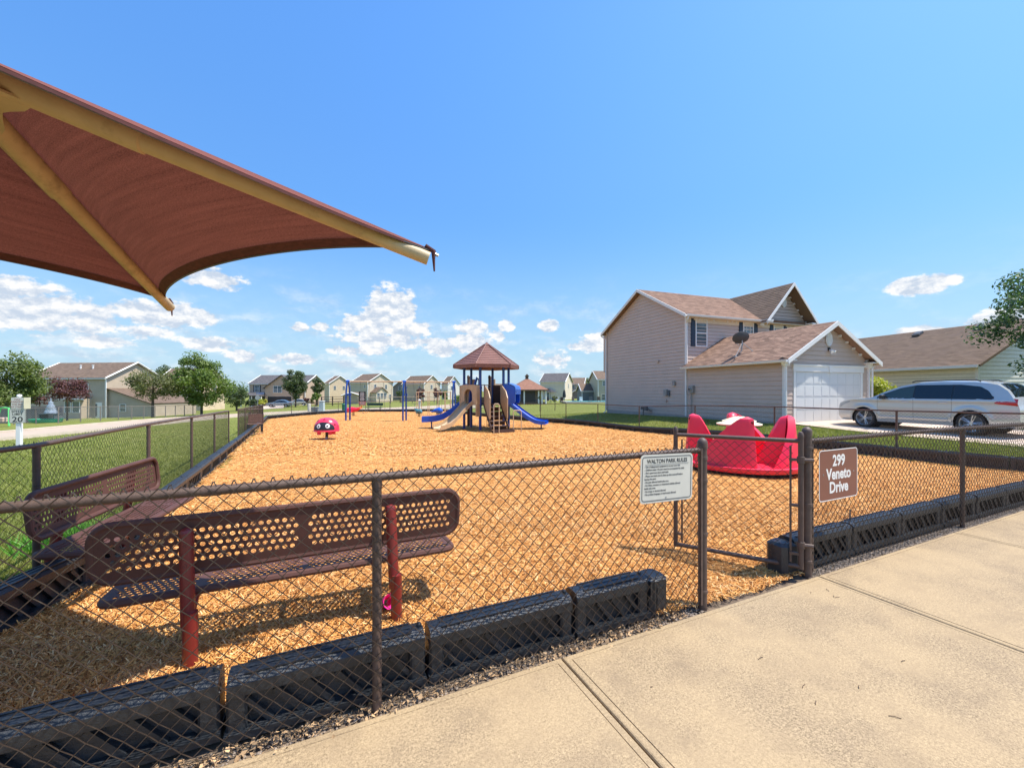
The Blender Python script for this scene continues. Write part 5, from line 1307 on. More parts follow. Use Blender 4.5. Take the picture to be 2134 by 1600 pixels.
MB().prism([(0, -.9), (GW, -.9), (GW, GE), (GW / 2, GR - .06), (0, GE)], (.002, -GD + .004, 0), (1, 0, 0), (0, 0, 1), -GD).build('garage_wall', m_sid_tan, hs_)
sid([(0, .02), (GD, .02), (GD, GE), (0, GE)], (0, 0, 0), (0, -1, 0))                                                # garage side
# garage face around the door
DX0, DX1, DH = .62, 4.72, 2.13
sid([(0, .0), (DX0 - .12, .0), (DX0 - .12, 2.45), (0, 2.45)], (0, -GD, 0), (1, 0, 0)); sid([(0, .0), (GW - DX1 - .12, .0), (GW - DX1 - .12, 2.45), (0, 2.45)], (DX1 + .12, -GD, 0), (1, 0, 0))
sid([(0, 2.45), (GW, 2.45), (GW, GE), (GW / 2, GR - .05), (0, GE)], (0, -GD, 0), (1, 0, 0))
m_door = mat('garage_door_white', (.62, .63, .62), .5, var=.04, scale=1)
dmb = MB(); dr_ = empty('x', (0, 0, 0)); bpy.data.objects.remove(dr_)
door = MB().box(((DX0 + DX1) / 2, -GD - .0, DH / 2), (DX1 - DX0, .03, DH)).build('garage_door', m_door, hs_)
for r_ in range(4):
    for c2 in range(8):
        pw = (DX1 - DX0) / 8; MB().prism([(.05, .06), (pw - .05, .06), (pw - .05, DH / 4 - .06), (.05, DH / 4 - .06)], (DX0 + c2 * pw, -GD - .015, r_ * DH / 4), (1, 0, 0), (0, 0, 1), .008).build('panel', m_door, door)
    MB().box(((DX0 + DX1) / 2, -GD - .017, r_ * DH / 4 + .003), (DX1 - DX0, .004, .007)).build('panel_joint', m_grey, door)
tr_ = MB().box((DX0 - .07, -GD - .02, DH / 2), (.14, .05, DH)).box((DX1 + .07, -GD - .02, DH / 2), (.14, .05, DH)).box(((DX0 + DX1) / 2, -GD - .03, DH + .13), (DX1 - DX0 + .36, .07, .24)).box(((DX0 + DX1) / 2, -GD - .05, DH + .28), (DX1 - DX0 + .46, .11, .06))
tr_.box(((DX0 + DX1) / 2, -GD - .07, DH + .15), (.16, .05, .32), taper=1.4); tr_.build('door_trim', m_white, hs_)
fnd = MB().box((-.012, DP / 2, -.38), (.05, DP + .05, .8)).box((-.012, -GD / 2, -.38), (.05, GD, .8)); fnd.build('foundation', m_conc, hs_)
# roofs
OH = .32; dz = lambda o_, sl: -o_ * sl
sm_ = (RDG - EVE) / (DP / 2); sg_ = (GR - GE) / (GW / 2)
roof_plane((-OH, -OH, EVE - OH * sm_ + .12), (WD + OH, -OH, EVE - OH * sm_ + .12), (WD + OH, DP / 2, RDG + .12), (-OH, DP / 2, RDG + .12), m_sh_tan, hs_)
roof_plane((WD + OH, DP + OH, EVE - OH * sm_ + .12), (-OH, DP + OH, EVE - OH * sm_ + .12), (-OH, DP / 2, RDG + .12), (WD + OH, DP / 2, RDG + .12), m_sh_tan, hs_)
GO = .38
roof_plane((-OH, 0, GE - OH * sg_ + .1), (-OH, -GD - GO, GE - OH * sg_ + .1), (GW / 2, -GD - GO, GR + .1), (GW / 2, 0, GR + .1), m_sh_tan, hs_)
roof_plane((GW + OH, -GD - GO, GE - OH * sg_ + .1), (GW + OH, 0, GE - OH * sg_ + .1), (GW / 2, 0, GR + .1), (GW / 2, -GD - GO, GR + .1), m_sh_tan, hs_)
# front cross gable
c0, c1_, cr_ = 5.25, 8.95, 7.42; cm = (c0 + c1_) / 2; sc_ = (cr_ - EVE) / (cm - c0); FO = .75
sid([(0, EVE - .25), (c1_ - c0, EVE - .25), (c1_ - c0, EVE), ((c1_ - c0) / 2, cr_ - .08), (0, EVE)], (c0, -.10, 0), (1, 0, 0))
yb = DP / 2 * (cr_ - EVE) / (RDG - EVE)
roof_plane((c0 - .28, -FO, EVE - .28 * sc_ + .14), (c0 - .28, -.25, EVE - .28 * sc_ + .14), (cm, yb, cr_ + .14), (cm, -FO, cr_ + .14), m_sh_brown, hs_)
roof_plane((c1_ + .28, -.25, EVE - .28 * sc_ + .14), (c1_ + .28, -FO, EVE - .28 * sc_ + .14), (cm, -FO, cr_ + .14), (cm, yb, cr_ + .14), m_sh_brown, hs_)
# rake boards, fascias, soffits, gutters
def board(a, b_, w=.04, h=.17, name='fascia', m=None, drop=.06):
    a, b_ = Vector(a), Vector(b_); d = (b_ - a); u_ = d.normalized(); s = u_.cross(Vector((0, 0, 1))).normalized(); dn = Vector((0, 0, -1)); mb = MB()
    P = [a + s * w / 2, a - s * w / 2, a - s * w / 2 + dn * h, a + s * w / 2 + dn * h]; Q = [p + d for p in P]
    mb.add(P + Q, [(0, 1, 2, 3), (7, 6, 5, 4), (0, 4, 5, 1), (1, 5, 6, 2), (2, 6, 7, 3), (3, 7, 4, 0)]); return mb.build(name, m or m_white, hs_)
for x in (-OH - .022, WD + OH + .022):
    board((x, -OH, EVE - OH * sm_ + .125), (x, DP / 2, RDG + .125), name='rake_board'); board((x, DP + OH, EVE - OH * sm_ + .125), (x, DP / 2, RDG + .125), name='rake_board')
for a, b_ in (((-OH, -GD - GO - .022, GE - OH * sg_ + .105), (GW / 2, -GD - GO - .022, GR + .105)), ((GW + OH, -GD - GO - .022, GE - OH * sg_ + .105), (GW / 2, -GD - GO - .022, GR + .105)),
              ((c0 - .28, -FO - .022, EVE - .28 * sc_ + .145), (cm, -FO - .022, cr_ + .145)), ((c1_ + .28, -FO - .022, EVE - .28 * sc_ + .145), (cm, -FO - .022, cr_ + .145))): board(a, b_, name='rake_board', h=.19)
m_soff = mat('soffit_cream', (.70, .60, .46), .6, var=.04)
def gutter(a, b_, name='gutter'):
    a, b_ = Vector(a), Vector(b_); u_ = (b_ - a).normalized(); s = u_.cross(Vector((0, 0, 1))).normalized(); pr = [(-.06, 0), (-.06, -.10), (.04, -.10), (.065, -.04), (.07, 0), (.055, 0), (.03, -.08), (-.045, -.08), (-.045, 0)]
    rows = [[p + s * x + Vector((0, 0, z)) for x, z in pr] for p in (a, b_)]; mb = MB().grid(rows, False, True); mb.add(rows[0], [tuple(range(9))]); mb.add(rows[1], [tuple(reversed(range(9)))]); return mb.build(name, m_white, hs_)
gutter((-OH, -OH - .05, EVE - OH * sm_ + .10), (c0 - .3, -OH - .05, EVE - OH * sm_ + .10)); gutter((c0 - .3, -FO - .02, EVE - .16), (c0 + .1, -FO - .02, EVE - .16)); gutter((c1_ - .3, -FO - .02, EVE - .16), (c1_ + .35, -FO - .02, EVE - .16))
gutter((-OH - .05, -.02, GE - OH * sg_ + .08), (-OH - .05, -GD - GO, GE - OH * sg_ + .08)); gutter((WD + OH, DP + OH + .05, EVE - OH * sm_ + .1), (-OH, DP + OH + .05, EVE - OH * sm_ + .1))
MB().box((WD / 2, -.17, EVE - .17), (WD + .3, .32, .03)).box((WD / 2, -.02, EVE - .30), (WD, .035, .24)).build('frieze', m_soff, hs_)
fz = MB()
for k in range(26):
    if k % 7 in (0, 1, 2, 4): fz.box((.5 + k * .33, -.06, EVE - .24), (.07, .07, .09))
fz.build('corbels', m_white, hs_)
# garage and gable soffits with corbels, returns
for (xa, xb, za, zb, ya, yb_) in ((-OH, GW / 2, GE - OH * sg_, GR, -GD - GO, -GD), (GW + OH, GW / 2, GE - OH * sg_, GR, -GD - GO, -GD), (c0 - .28, cm, EVE - .28 * sc_ + .04, cr_ + .04, -FO, -.1), (c1_ + .28, cm, EVE - .28 * sc_ + .04, cr_ + .04, -FO, -.1)):
    MB().add([(xa, ya, za), (xb, ya, zb), (xb, yb_, zb), (xa, yb_, za)], [(0, 1, 2, 3), (3, 2, 1, 0)][:1]).build('soffit', m_soff, hs_)
    cb = MB()
    for k in range(1, 6):
        t = k / 6.5; cb.box((xa + (xb - xa) * t, yb_ - .06, za + (zb - za) * t - .07), (.07, .1, .09))
    cb.build('corbels', m_white, hs_)
for x in (-.02, GW + .02):
    MB().box((x, -GD - .17, GE - .10), (.52, .38, .05)).box((x, -GD - .06, GE - .22), (.34, .12, .2)).box((x + (.1 if x < 0 else -.1), -GD - .1, GE - .21), (.08, .1, .14)).build('eave_return', m_white, hs_)
    MB().add([(x - .27, -GD - .37, GE - .07), (x + .27, -GD - .37, GE - .07), (x + .27, -GD, GE + .06), (x - .27, -GD, GE + .06)], [(0, 1, 2, 3)]).build('return_roof', m_sh_brown, hs_)
for x in (c0 + .02, c1_ - .02): MB().box((x, -.42, EVE - .10), (.5, .6, .06)).box((x, -.16, EVE - .24), (.3, .12, .22)).build('eave_return', m_white, hs_)
# corner boards, downspouts
for p_ in ((-.03, -.03, EVE), (-.03, DP + .03, EVE)): MB().box((p_[0], p_[1], p_[2] / 2), (.10, .10, p_[2])).build('corner_board', m_sid_tan if p_[1] > 1 else m_white, hs_)
MB().box((-.03, -GD - .03, GE / 2), (.12, .12, GE)).build('corner_board', m_white, hs_); MB().box((GW + .03, -GD - .03, GE / 2), (.10, .10, GE)).build('corner_board', m_white, hs_)
def spout(pts): 
    mb = MB(); 
    mb.tube(pts, .045, 4, smooth=False); mb.build('downspout', m_white, hs_)
spout([(-.2, -.38, EVE - .18), (-.22, -.34, EVE - .30), (-.06, -.1, EVE - .48), (-.06, -.10, GE + .12)])
spout([(-OH - .02, DP + OH, EVE - .15), (-.25, DP + OH, EVE - .25), (-.08, DP + .10, EVE - .5), (-.08, DP + .1, -.1), (-.25, DP + .1, -.2)])
spout([(-OH - .05, -GD - .12, GE - .15), (-.12, -GD - .12, GE - .35), (-.10, -GD - .12, -.15), (-.14, -GD - .35, -.22)])
spout([(GW + OH, -GD - .15, GE - .15), (GW + .15, -GD - .12, GE - .35), (GW + .12, -GD - .12, -.1)])
spout([(c1_ + .3, -FO, EVE - .2), (c1_ + .2, -.2, EVE - .5), (c1_ + .05, -.06, EVE - .55)])
# windows
window(hs_, (.60, -.012, 3.72), X_, .80, 1.50, shut=1); window(hs_, (4.02, -.012, 3.72), X_, .80, 1.50, shut=2, grid=True); window(hs_, (6.40, -.012, 3.72), X_, .78, 1.50, shut=2, grid=True)
MB().box((6.79, -.05, 5.30), (1.0, .08, .18)).box((6.79, -.06, 5.42), (1.12, .1, .06)).build('window_header', m_white, hs_)
# oval vents
for (x, y, z) in ((cm, -.10, 6.55), (GW / 2, -GD, 3.55)):
    mb = MB()
    ov = lambda k, rx, rz_: (x + rx * math.cos(k), rz_ * math.sin(k))
    n = 20; a = [(x + .19 * math.cos(2 * math.pi * k / n), z + .28 * math.sin(2 * math.pi * k / n)) for k in range(n)]
    mb.prism(a, (0, y - .02, 0), (1, 0, 0), (0, 0, 1), .03)
    for q in range(7): mb.box((x, y - .06, z - .18 + q * .06), (.30 * math.sqrt(max(.1, 1 - ((q - 3) / 4.2) ** 2)), .02, .025), rx=R(30))
    mb.tube([(x + .19 * math.cos(2 * math.pi * k / n), y - .05, z + .28 * math.sin(2 * math.pi * k / n)) for k in range(n + 1)], .022, 6)
    mb.build('oval_vent', m_white, hs_)
fl_ = MB().box((GW / 2 + .02, -GD - .03, 3.12), (.12, .05, .14)).build('flood_light', m_blackpl, hs_)
for s_ in (-1, 1): MB().tube([(GW / 2, -GD - .06, 3.1), (GW / 2 + s_ * .05, -GD - .14, 3.04), (GW / 2 + s_ * .10, -GD - .24, 2.98)], [.02, .05, .065], 10).build('lamp_head', m_white, fl_)
# rear upstairs bump-out, meters, vent, pipes
bo = MB().box((.62, DP + .30, 4.05), (1.1, .6, 2.75)).build('bay', m_sid_tan, hs_)
s_ = siding([(0, 2.68), (.6, 2.68), (.6, EVE), (0, EVE)], (.07, DP + .6, 0), (0, -1, 0)).build('siding', m_sid_tan, hs_); tag(s_, kind='stuff')
def boxp(name, y, z, w, h, d, m, extra=None):
    mb = MB().rbox((-.02 - d / 2, y, z), (d, w, h), .01)
    if extra: extra(mb)
    return mb.build(name, m, hs_)
m_meter = mat('meter_grey', (.28, .27, .25), .5)
mt = boxp('electric_meter', -.45, 1.42, .34, .38, .14, m_meter); MB().lathe([(.07, -.24), (.085, -.235), (.085, -.16)][::1], (0, -.45, 1.42), 14, 'x').build('meter_dial', m_grey, mt)
MB().tube([(-.1, -.45, 1.25), (-.1, -.45, -.25)], .025, 6).build('conduit', m_meter, hs_); MB().tube([(-.03, .02, GE - .1), (-.03, .02, 1.2), (-.05, -.3, 1.1)], .010, 5).build('cable', m_greyd, hs_)
boxp('utility_box', .85, 1.75, .18, .26, .1, m_meter); boxp('utility_box', 1.5, 1.25, .26, .34, .12, m_meter); boxp('utility_box', 1.25, 1.2, .1, .3, .1, m_greyd)
boxp('dryer_vent', 2.2, 3.05, .16, .14, .1, m_sid_tan); boxp('dryer_vent', 1.5, .78, .12, .12, .1, m_sid_tan)
gm = MB().rbox((-.25, 3.0, .28), (.16, .28, .24), .03).tube([(-.25, 3.25, -.2), (-.25, 3.25, .35), (-.25, 3.1, .4)], .03, 8).lathe([(.03, -.34), (.09, -.33), (.09, -.30), (.03, -.29)], (0, 3.32, .3), 12, 'x').tube([(-.25, 2.86, .35), (-.2, 2.7, .15), (-.05, 2.7, .12)], .022, 8); gm.build('gas_meter', m_greyd, hs_)
# satellite dish on the garage roof: a thing of its own
dish = empty('satellite_dish', (0, 0, 0), 0, label='dark grey satellite dish on a tripod on the garage roof', cat='satellite dish')
def loc2w(x, y, z): return Vector((9.29 + x * math.cos(KA) - y * math.sin(KA), 22 + x * math.sin(KA) + y * math.cos(KA), hz + z))
q = loc2w(.48, -3.0, GE + .48 * sg_ + .12); dish.location = q
MB().tube([(0, 0, .1), (.04, 0, .5), (.02, 0, .62)], .025, 8).build('mast', m_grey, dish)
for (x, y, z) in ((-.45, -.3, -.16), (.35, -.3, .1), (.1, .3, .1)): MB().tube([(0.03, 0, .52), (x, y, z)], .014, 6).rbox((x, y, z), (.14, .1, .02), .01).build('strut', m_grey, dish)
P = []
for i in range(7):
    r_ = i / 6; P.append([Vector((.40 * r_ * math.cos(2 * math.pi * k / 28), .29 * r_ * math.sin(2 * math.pi * k / 28), .10 * r_ * r_)) for k in range(28)])
m_dish = mat('dish_grey', (.065, .065, .065), .55)
dmb = MB().grid(P, True, True).grid([[p + Vector((0, 0, -.008)) for p in r_][::-1] for r_ in P], True, True); dmb.tube(P[-1] + P[-1][:2], .01, 6, False)
do = dmb.build('reflector', m_dish, dish); do.location = (0, -.02, .72); do.rotation_euler = (R(-62), 0, R(4)); 
MB().tube([(0, 0, .6), (.02, .25, .42), (.02, .5, .55)], .014, 6).rbox((.02, .5, .58), (.1, .08, .1), .01).build('feed_arm', m_greyd, dish)
# ------------------------------------------------------------------ generic houses
SIDM = {}
def sidm(col):
    k = tuple(col)
    if k not in SIDM: SIDM[k] = mat_siding('siding_' + str(len(SIDM)), k, .13)
    return SIDM[k]
def house(px0, Y, w, d, eave, rise, col, roof, label, rz=0.0, left_origin=True, wins=(), gwins=(), name='house', side='r', base=None, chim=False, ridge='x', vents=0, doors=(), shut=False, gut=True):
    """front left corner seen at px0, distance Y; local x along the front, y away"""
    X = at(px0, Y); z = (H(X, Y) if base is None else base)
    h = empty(name, (X, Y, z), rz, label=label, cat='house' if name == 'house' else name)
    m = sidm(col); b0 = -1.2
    if ridge == 'x':
        MB().prism([(0, b0), (d, b0), (d, eave), (d / 2, eave + rise - .05), (0, eave)], (w, 0, 0), (0, 1, 0), (0, 0, 1), -w).build('wall', m, h)
        s = rise / (d / 2); o_ = .24
        roof_plane((-o_, -o_, eave - o_ * s + .1), (w + o_, -o_, eave - o_ * s + .1), (w + o_, d / 2, eave + rise + .1), (-o_, d / 2, eave + rise + .1), roof, h, pitch=.28)
        roof_plane((w + o_, d + o_, eave - o_ * s + .1), (-o_, d + o_, eave - o_ * s + .1), (-o_, d / 2, eave + rise + .1), (w + o_, d / 2, eave + rise + .1), roof, h, pitch=.28)
        for x in (-o_ - .03, w + o_ + .03):
            for y0 in (-o_, d + o_):
                a, b_ = Vector((x, y0, eave - o_ * s + .06)), Vector((x, d / 2, eave + rise + .06)); MB().tube([a, b_], .11, 4, smooth=False).build('rake_board', m_white, h)
    else:
        MB().prism([(0, b0), (w, b0), (w, eave), (w / 2, eave + rise - .05), (0, eave)], (0, 0, 0), (1, 0, 0), (0, 0, 1), -d).build('wall', m, h)
        s = rise / (w / 2); o_ = .35
        roof_plane((-o_, d + o_, eave - o_ * s + .1), (-o_, -o_, eave - o_ * s + .1), (w / 2, -o_, eave + rise + .1), (w / 2, d + o_, eave + rise + .1), roof, h, pitch=.28)
        roof_plane((w + o_, -o_, eave - o_ * s + .1), (w + o_, d + o_, eave - o_ * s + .1), (w / 2, d + o_, eave + rise + .1), (w / 2, -o_, eave + rise + .1), roof, h, pitch=.28)
        for x0 in (-o_, w + o_): MB().tube([Vector((x0, -o_ - .03, eave - o_ * s + .06)), Vector((w / 2, -o_ - .03, eave + rise + .06))], .11, 4, smooth=False).build('rake_board', m_white, h)
    if gut and ridge == 'x': MB().box((w / 2, -.38, eave - .35 * s + .05), (w + .7, .12, .13)).build('gutter', m_white, h)
    for (x, z_, ww, hh) in wins: window(h, (x, -.01, z_), X_, ww, hh, mull=2 if ww > 1.3 else 1, deep=.08, shut=2 if shut else None)
    for (y, z_, ww, hh) in gwins:
        if side == 'r': window(h, (w + .01, y, z_), (0, 1, 0), ww, hh, deep=.08)
        else: window(h, (-.01, y + ww, z_), (0, -1, 0), ww, hh, deep=.08)
    for x in (0, w): MB().box((x, -.02, eave / 2), (.16, .10, eave)).build('corner_board', m_white, h)
    for k in range(vents): MB().lathe([(.10, -.3), (.10, .55), (.14, .56), (.14, .62), (.001, .64)], (w * (.45 + .16 * k), d * .28, eave + rise * .56), 8).build('roof_vent', m_white, h)
    return h
def roof_ext(h, mat_, pts, name='roof_slope'): return roof_plane(*pts, mat_, h, pitch=.28, name=name)
BEI = (.46, .37, .265); CRM = (.66, .52, .34); GRY = (.38, .32, .26); TAN = (.48, .35, .25)
# H1 big house on the far left
h1 = house(55, 55, 11.9, 7.8, 5.35, 2.15, BEI, m_sh_brown, 'big beige two storey house at the far left behind the purple tree', rz=R(-6), base=-1.95,
   wins=((1.7, 3.2, .9, 1.5), (4.7, 3.5, .55, 1.0), (8.0, 3.35, 1.4, 1.25)), gwins=((5.6, .6, .9, 1.3),), vents=2)
# its bay window, patio door and lower wing
MB().prism([(0, 0), (3.3, 0), (2.9, -1.0), (.4, -1.0)], (6.6, 0, 0), (1, 0, 0), (0, 1, 0), 2.6).build('bay', sidm(BEI), h1)
roof_ext(h1, m_sh_grey, ((6.3, -1.3, 2.55), (10.2, -1.3, 2.55), (9.2, .0, 3.4), (7.4, .0, 3.4)))
window(h1, (7.15, -1.02, .8), X_, .95, 1.5, deep=.08); window(h1, (8.3, -1.02, .8), X_, 1.1, 1.5, deep=.08)
MB().box((8.2, -1.3, 2.55), (4.2, .12, .16)).build('gutter', m_white, h1)
MB().box((10.9, -.03, 1.05), (.9, .06, 2.1)).build('door', m_white, h1); MB().box((10.55, -.07, 1.1), (.25, .03, 1.6)).build('door_glass', m_glass, h1)
wg = MB().prism([(0, -1), (6.4, -1), (6.4, 2.0), (0, 3.9)], (11.9, .3, 0), (1, 0, 0), (0, 0, 1), -6.5).build('side_wing', sidm(BEI), h1)
roof_ext(h1, m_sh_brown, ((18.4, 0.0, 2.0), (18.4, 7.0, 2.0), (11.9, 7.0, 3.98), (11.9, .0, 3.98)))
window(h1, (13.6, .28, .9), X_, .9, 1.0, deep=.08)
tag(h1, 'big beige two storey house at the far left, seen above the white speed limit sign')
# H2 behind the round tree
h2 = house(330, 74, 7.6, 6.2, 5.0, 2.2, CRM, m_sh_brown, 'cream house mostly hidden behind the tall round green tree on the left', rz=0, base=-1.5, gwins=((3, 3.2, .9, 1.2),))
# H3 grey roofed house with open garage
h3 = house(519.8, 98, 13.6, 9.0, 5.15, 2.1, TAN, m_sh_grey, 'two storey tan house with grey roof and dark open garage', rz=R(-3), base=-1.75, wins=((1.3, 3.2, 1.2, 1.6), (4.4, 3.2, 1.2, 1.6)), shut=True, gwins=((4, 3.3, .8, 1.2),))
gx0 = 4.9
MB().prism([(0, -1), (8.2, -1), (8.2, 4.2), (4.1, 7.1), (0, 4.2)], (gx0, -1.6, 0), (1, 0, 0), (0, 0, 1), -4).build('front_wing', sidm((.46, .33, .23)), h3)
for a, b_ in ((-.4, 4.1), (8.6, 4.1)):
    za = 4.2 - .4 * (2.9 / 4.1)
    pts = ((gx0 + a, 2.5, za + .1), (gx0 + a, -2.0, za + .1), (gx0 + b_, -2.0, 7.2), (gx0 + b_, 2.5, 7.2)); roof_ext(h3, m_sh_grey, pts if a < 0 else (pts[1], pts[0], pts[3], pts[2]))
window(h3, (gx0 + 2.0, -1.62, 3.0), X_, 2.1, 1.6, mull=2, deep=.08)
MB().box((gx0 + 3.5, -1.63, 1.05), (5.6, .08, 2.1)).build('garage_shade_panel', m_black, h3)  # flat black panel on the wall; its colour paints the unlit garage interior
MB().box((2.5, -1.9, 2.3), (5.0, 2.2, .18)).prism([(0, 0), (5.2, 0), (5.2, .0), (0, .0)], (0, 0, 0), (1, 0, 0), (0, 0, 1), .01).build('porch_roof', m_sh_grey, h3)
roof_ext(h3, m_sh_grey, ((-.3, -3.1, 2.35), (5.0, -3.1, 2.35), (5.0, 0, 3.1), (-.3, 0, 3.1)))
for x in (.0, 2.5, 4.8): MB().tube([(x, -2.8, -.5), (x, -2.8, 2.3)], .13, 8).build('porch_post', m_white, h3)
MB().box((2.4, -.02, 1.1), (4.6, .05, 2.2)).build('porch_front', sidm((.10, .10, .11)), h3)
# H4
h4 = house(676, 130, 3.0, 7.0, 5.2, 2.3, (.60, .47, .31), m_sh_brown, 'small pale gabled house between the dark green tree and the swing set', rz=R(-38), base=-1.1, gwins=((1.4, 3.2, .8, 1.2), (4.4, 3.2, .8, 1.2), (4.6, .4, .9, 1.4)))
# shed
sh_ = house(716, 88, 3.5, 3, 1.6, .55, (.52, .40, .28), m_sh_brown, 'small tan garden shed with low gable roof behind the black sign', rz=R(0), base=-.85, ridge='y', name='shed')
# H5
h5 = house(730, 122, 9.0, 8.4, 5.1, 2.5, (.56, .47, .34), m_sh_brown, 'grey walled house with bright cream gable behind the left swing bay', rz=R(-38), base=-.95, wins=((7.2, 3.4, .7, 1.0), (1.5, .3, .9, 1.6)), gwins=((2.0, 3.2, .8, 1.3), (5.6, 3.2, .8, 1.3), (7.0, .4, .8, 1.2)))
MB().prism([(0, -1), (3.6, -1), (3.6, 2.3), (1.8, 3.6), (0, 2.3)], (11.6, 1.0, 0), (0, 1, 0), (0, 0, 1), -2.7).build('sun_room', sidm((.62, .51, .36)), h5)
roof_ext(h5, m_sh_brown, ((8.9, .7, 2.15), (11.9, .7, 2.15), (11.9, 2.8, 3.75), (8.9, 2.8, 3.75))); roof_ext(h5, m_sh_brown, ((11.9, 4.9, 2.15), (8.9, 4.9, 2.15), (8.9, 2.8, 3.75), (11.9, 2.8, 3.75)))
for k in range(3): window(h5, (11.62, 1.25 + k * 1.1, .5), (0, 1, 0), .9, 1.6, deep=.08)
for k in range(2): MB().box((6.6 + k * .9, -.03, 1.0), (.7, .05, 1.9)).build('patio_door', m_glass, h5)
# H6 stone gable
h6 = house(819, 150, 5.4, 8, 4.2, 2.2, (.20, .17, .15), m_sh_brown, 'brown stone gabled house between the two cream gabled houses', rz=0, base=-1.0, ridge='y', wins=((1.9, 3.0, 1.2, 1.3), (1.9, .6, 1.2, 1.4)))
# H7, H8
h7 = house(839, 134, 10.6, 6.6, 5.0, 2.5, (.54, .44, .32), m_sh_brown, 'grey house with cream gable end behind the left purple tree', rz=R(-38), base=-1.0, wins=((8.0, 3.4, .8, .9), (2.0, 3.4, .7, .9), (1.6, .4, 1.0, 1.5)), gwins=((2.6, 3.3, .8, 1.3), (4.2, .5, .8, 1.3)))
h8 = house(921, 145, 3.0, 5.6, 5.2, 2.6, (.66, .62, .54), m_sh_brown, 'white gabled house seen past the right swing leg', rz=R(-38), base=-1.0, gwins=((1.4, 3.2, .8, 1.2), (3.2, .5, .8, 1.2)))
# small roofs behind the tower
h8b = house(1018, 150, 8, 8, 3.2, 2.0, (.42, .34, .26), m_sh_brown, 'low brown roofed house seen through the play tower', base=-.9)
# H9
h9 = house(1126, 114, 6.9, 8.4, 5.0, 2.3, (.68, .58, .44), m_sh_grey, 'pale green grey house with narrow white gable right of the pavilion', rz=R(-22), base=-.72, wins=((1.2, .4, 1.4, 1.6),), gwins=((3.6, 3.2, .8, 1.2),))
MB().prism([(-.3, 0), (3.2, 0), (1.45, .8)], (1.0, -.9, 2.35), (1, 0, 0), (0, 0, 1), -1.0).build('bay_roof', m_greyd, h9)
# H10
h10 = house(1184, 130, 4.8, 8, 4.6, 2.0, (.42, .33, .25), m_sh_brown, 'brown roofed house with small white gable between the grey green houses', rz=R(-16), base=-.75, wins=((1.2, 3.1, .9, 1.2), (2.6, 3.1, .9, 1.2)))
roof_ext(h10, m_sh_brown, ((.6, 0, 1.3), (.6, -3.3, 1.3), (2.85, -3.3, 2.75), (2.85, 0, 2.75))); roof_ext(h10, m_sh_brown, ((5.1, -3.3, 1.3), (5.1, 0, 1.3), (2.85, 0, 2.75), (2.85, -3.3, 2.75)))
MB().prism([(0, -1), (3.9, -1), (3.9, 1.4), (1.95, 2.6), (0, 1.4)], (.9, -3.0, 0), (1, 0, 0), (0, 0, 1), -3).build('front_wing', sidm((.20, .16, .15)), h10)
for s_ in (0, 1): MB().tube([(.7 + 4.3 * s_, -3.05, 1.35), (2.85, -3.05, 2.7)], .16, 4, smooth=False).build('rake_board', m_white, h10)
h10b = house(1213, 96, 3.0, 6, 2.4, 1.6, (.16, .17, .17), m_sh_brown, 'low brown roofed garage beside the pool', rz=R(2), base=-.7, name='garage')
# H11
h11 = house(1246.5, 92, 6.5, 8, 4.9, 1.95, (.44, .39, .27), m_sh_brown, 'green grey house with brown roof just left of the taupe house', rz=R(3), base=-.62, wins=((.95, 3.4, .7, 1.1), (.8, .2, .8, 1.4)))
MB().prism([(0, 0), (2.4, 0), (1.9, .6), (.5, .6)], (2.0, -1.4, 2.0), (1, 0, 0), (0, 0, 1), -1.4).build('porch_roof', m_greyd, h11)
# right neighbour, one storey
KR = R(12); hr = empty('house', (19.25, 31.9, .35), R(-78), label='single storey cream house with brown roof behind the silver car', cat='house')
Lh, Wh = 12.7, 8.6
MB().prism([(0, -.8), (Wh, -.8), (Wh, 2.55), (Wh / 2, 4.85), (0, 2.55)], (Lh, 0, 0), (0, 1, 0), (0, 0, 1), -Lh).build('wall', m_conc, hr)
s_ = siding([(0, 0), (Lh, 0), (Lh, 2.55), (0, 2.55)], (0, -.0, 0), (1, 0, 0)).build('siding', mat('siding_cream', (.74, .68, .54), .55, var=.05), hr); tag(s_, kind='stuff')
roof_plane((-.3, -.35, 2.5), (Lh + .35, -.35, 2.5), (Lh + .35, Wh / 2, 4.95), (-.3, Wh / 2, 4.95), m_sh_brown, hr)
roof_plane((Lh + .35, Wh + .35, 2.5), (-.3, Wh + .35, 2.5), (-.3, Wh / 2, 4.95), (Lh + .35, Wh / 2, 4.95), m_sh_brown, hr)
MB().box((Lh / 2, -.38, 2.44), (Lh + .6, .1, .13)).build('gutter', m_white, hr)
s_ = siding([(0, 0), (Wh, 0), (Wh, 2.55), (Wh / 2, 4.8), (0, 2.55)], (Lh, 0, 0), (0, 1, 0)).build('siding', mat('siding_pale_grey', (.76, .73, .66), .55, var=.05), hr); tag(s_, kind='stuff')
for x in (7.9, 10.8): MB().box((x, Wh / 2 - .55, 4.76), (.34, .34, .14), rx=R(29)).box((x, Wh / 2 - .72, 4.66), (.40, .12, .10), rx=R(29)).build('roof_vent', m_greyd, hr)
MB().box((Lh + .03, .05, 1.2), (.12, .12, 2.4)).build('corner_board', m_white, hr)

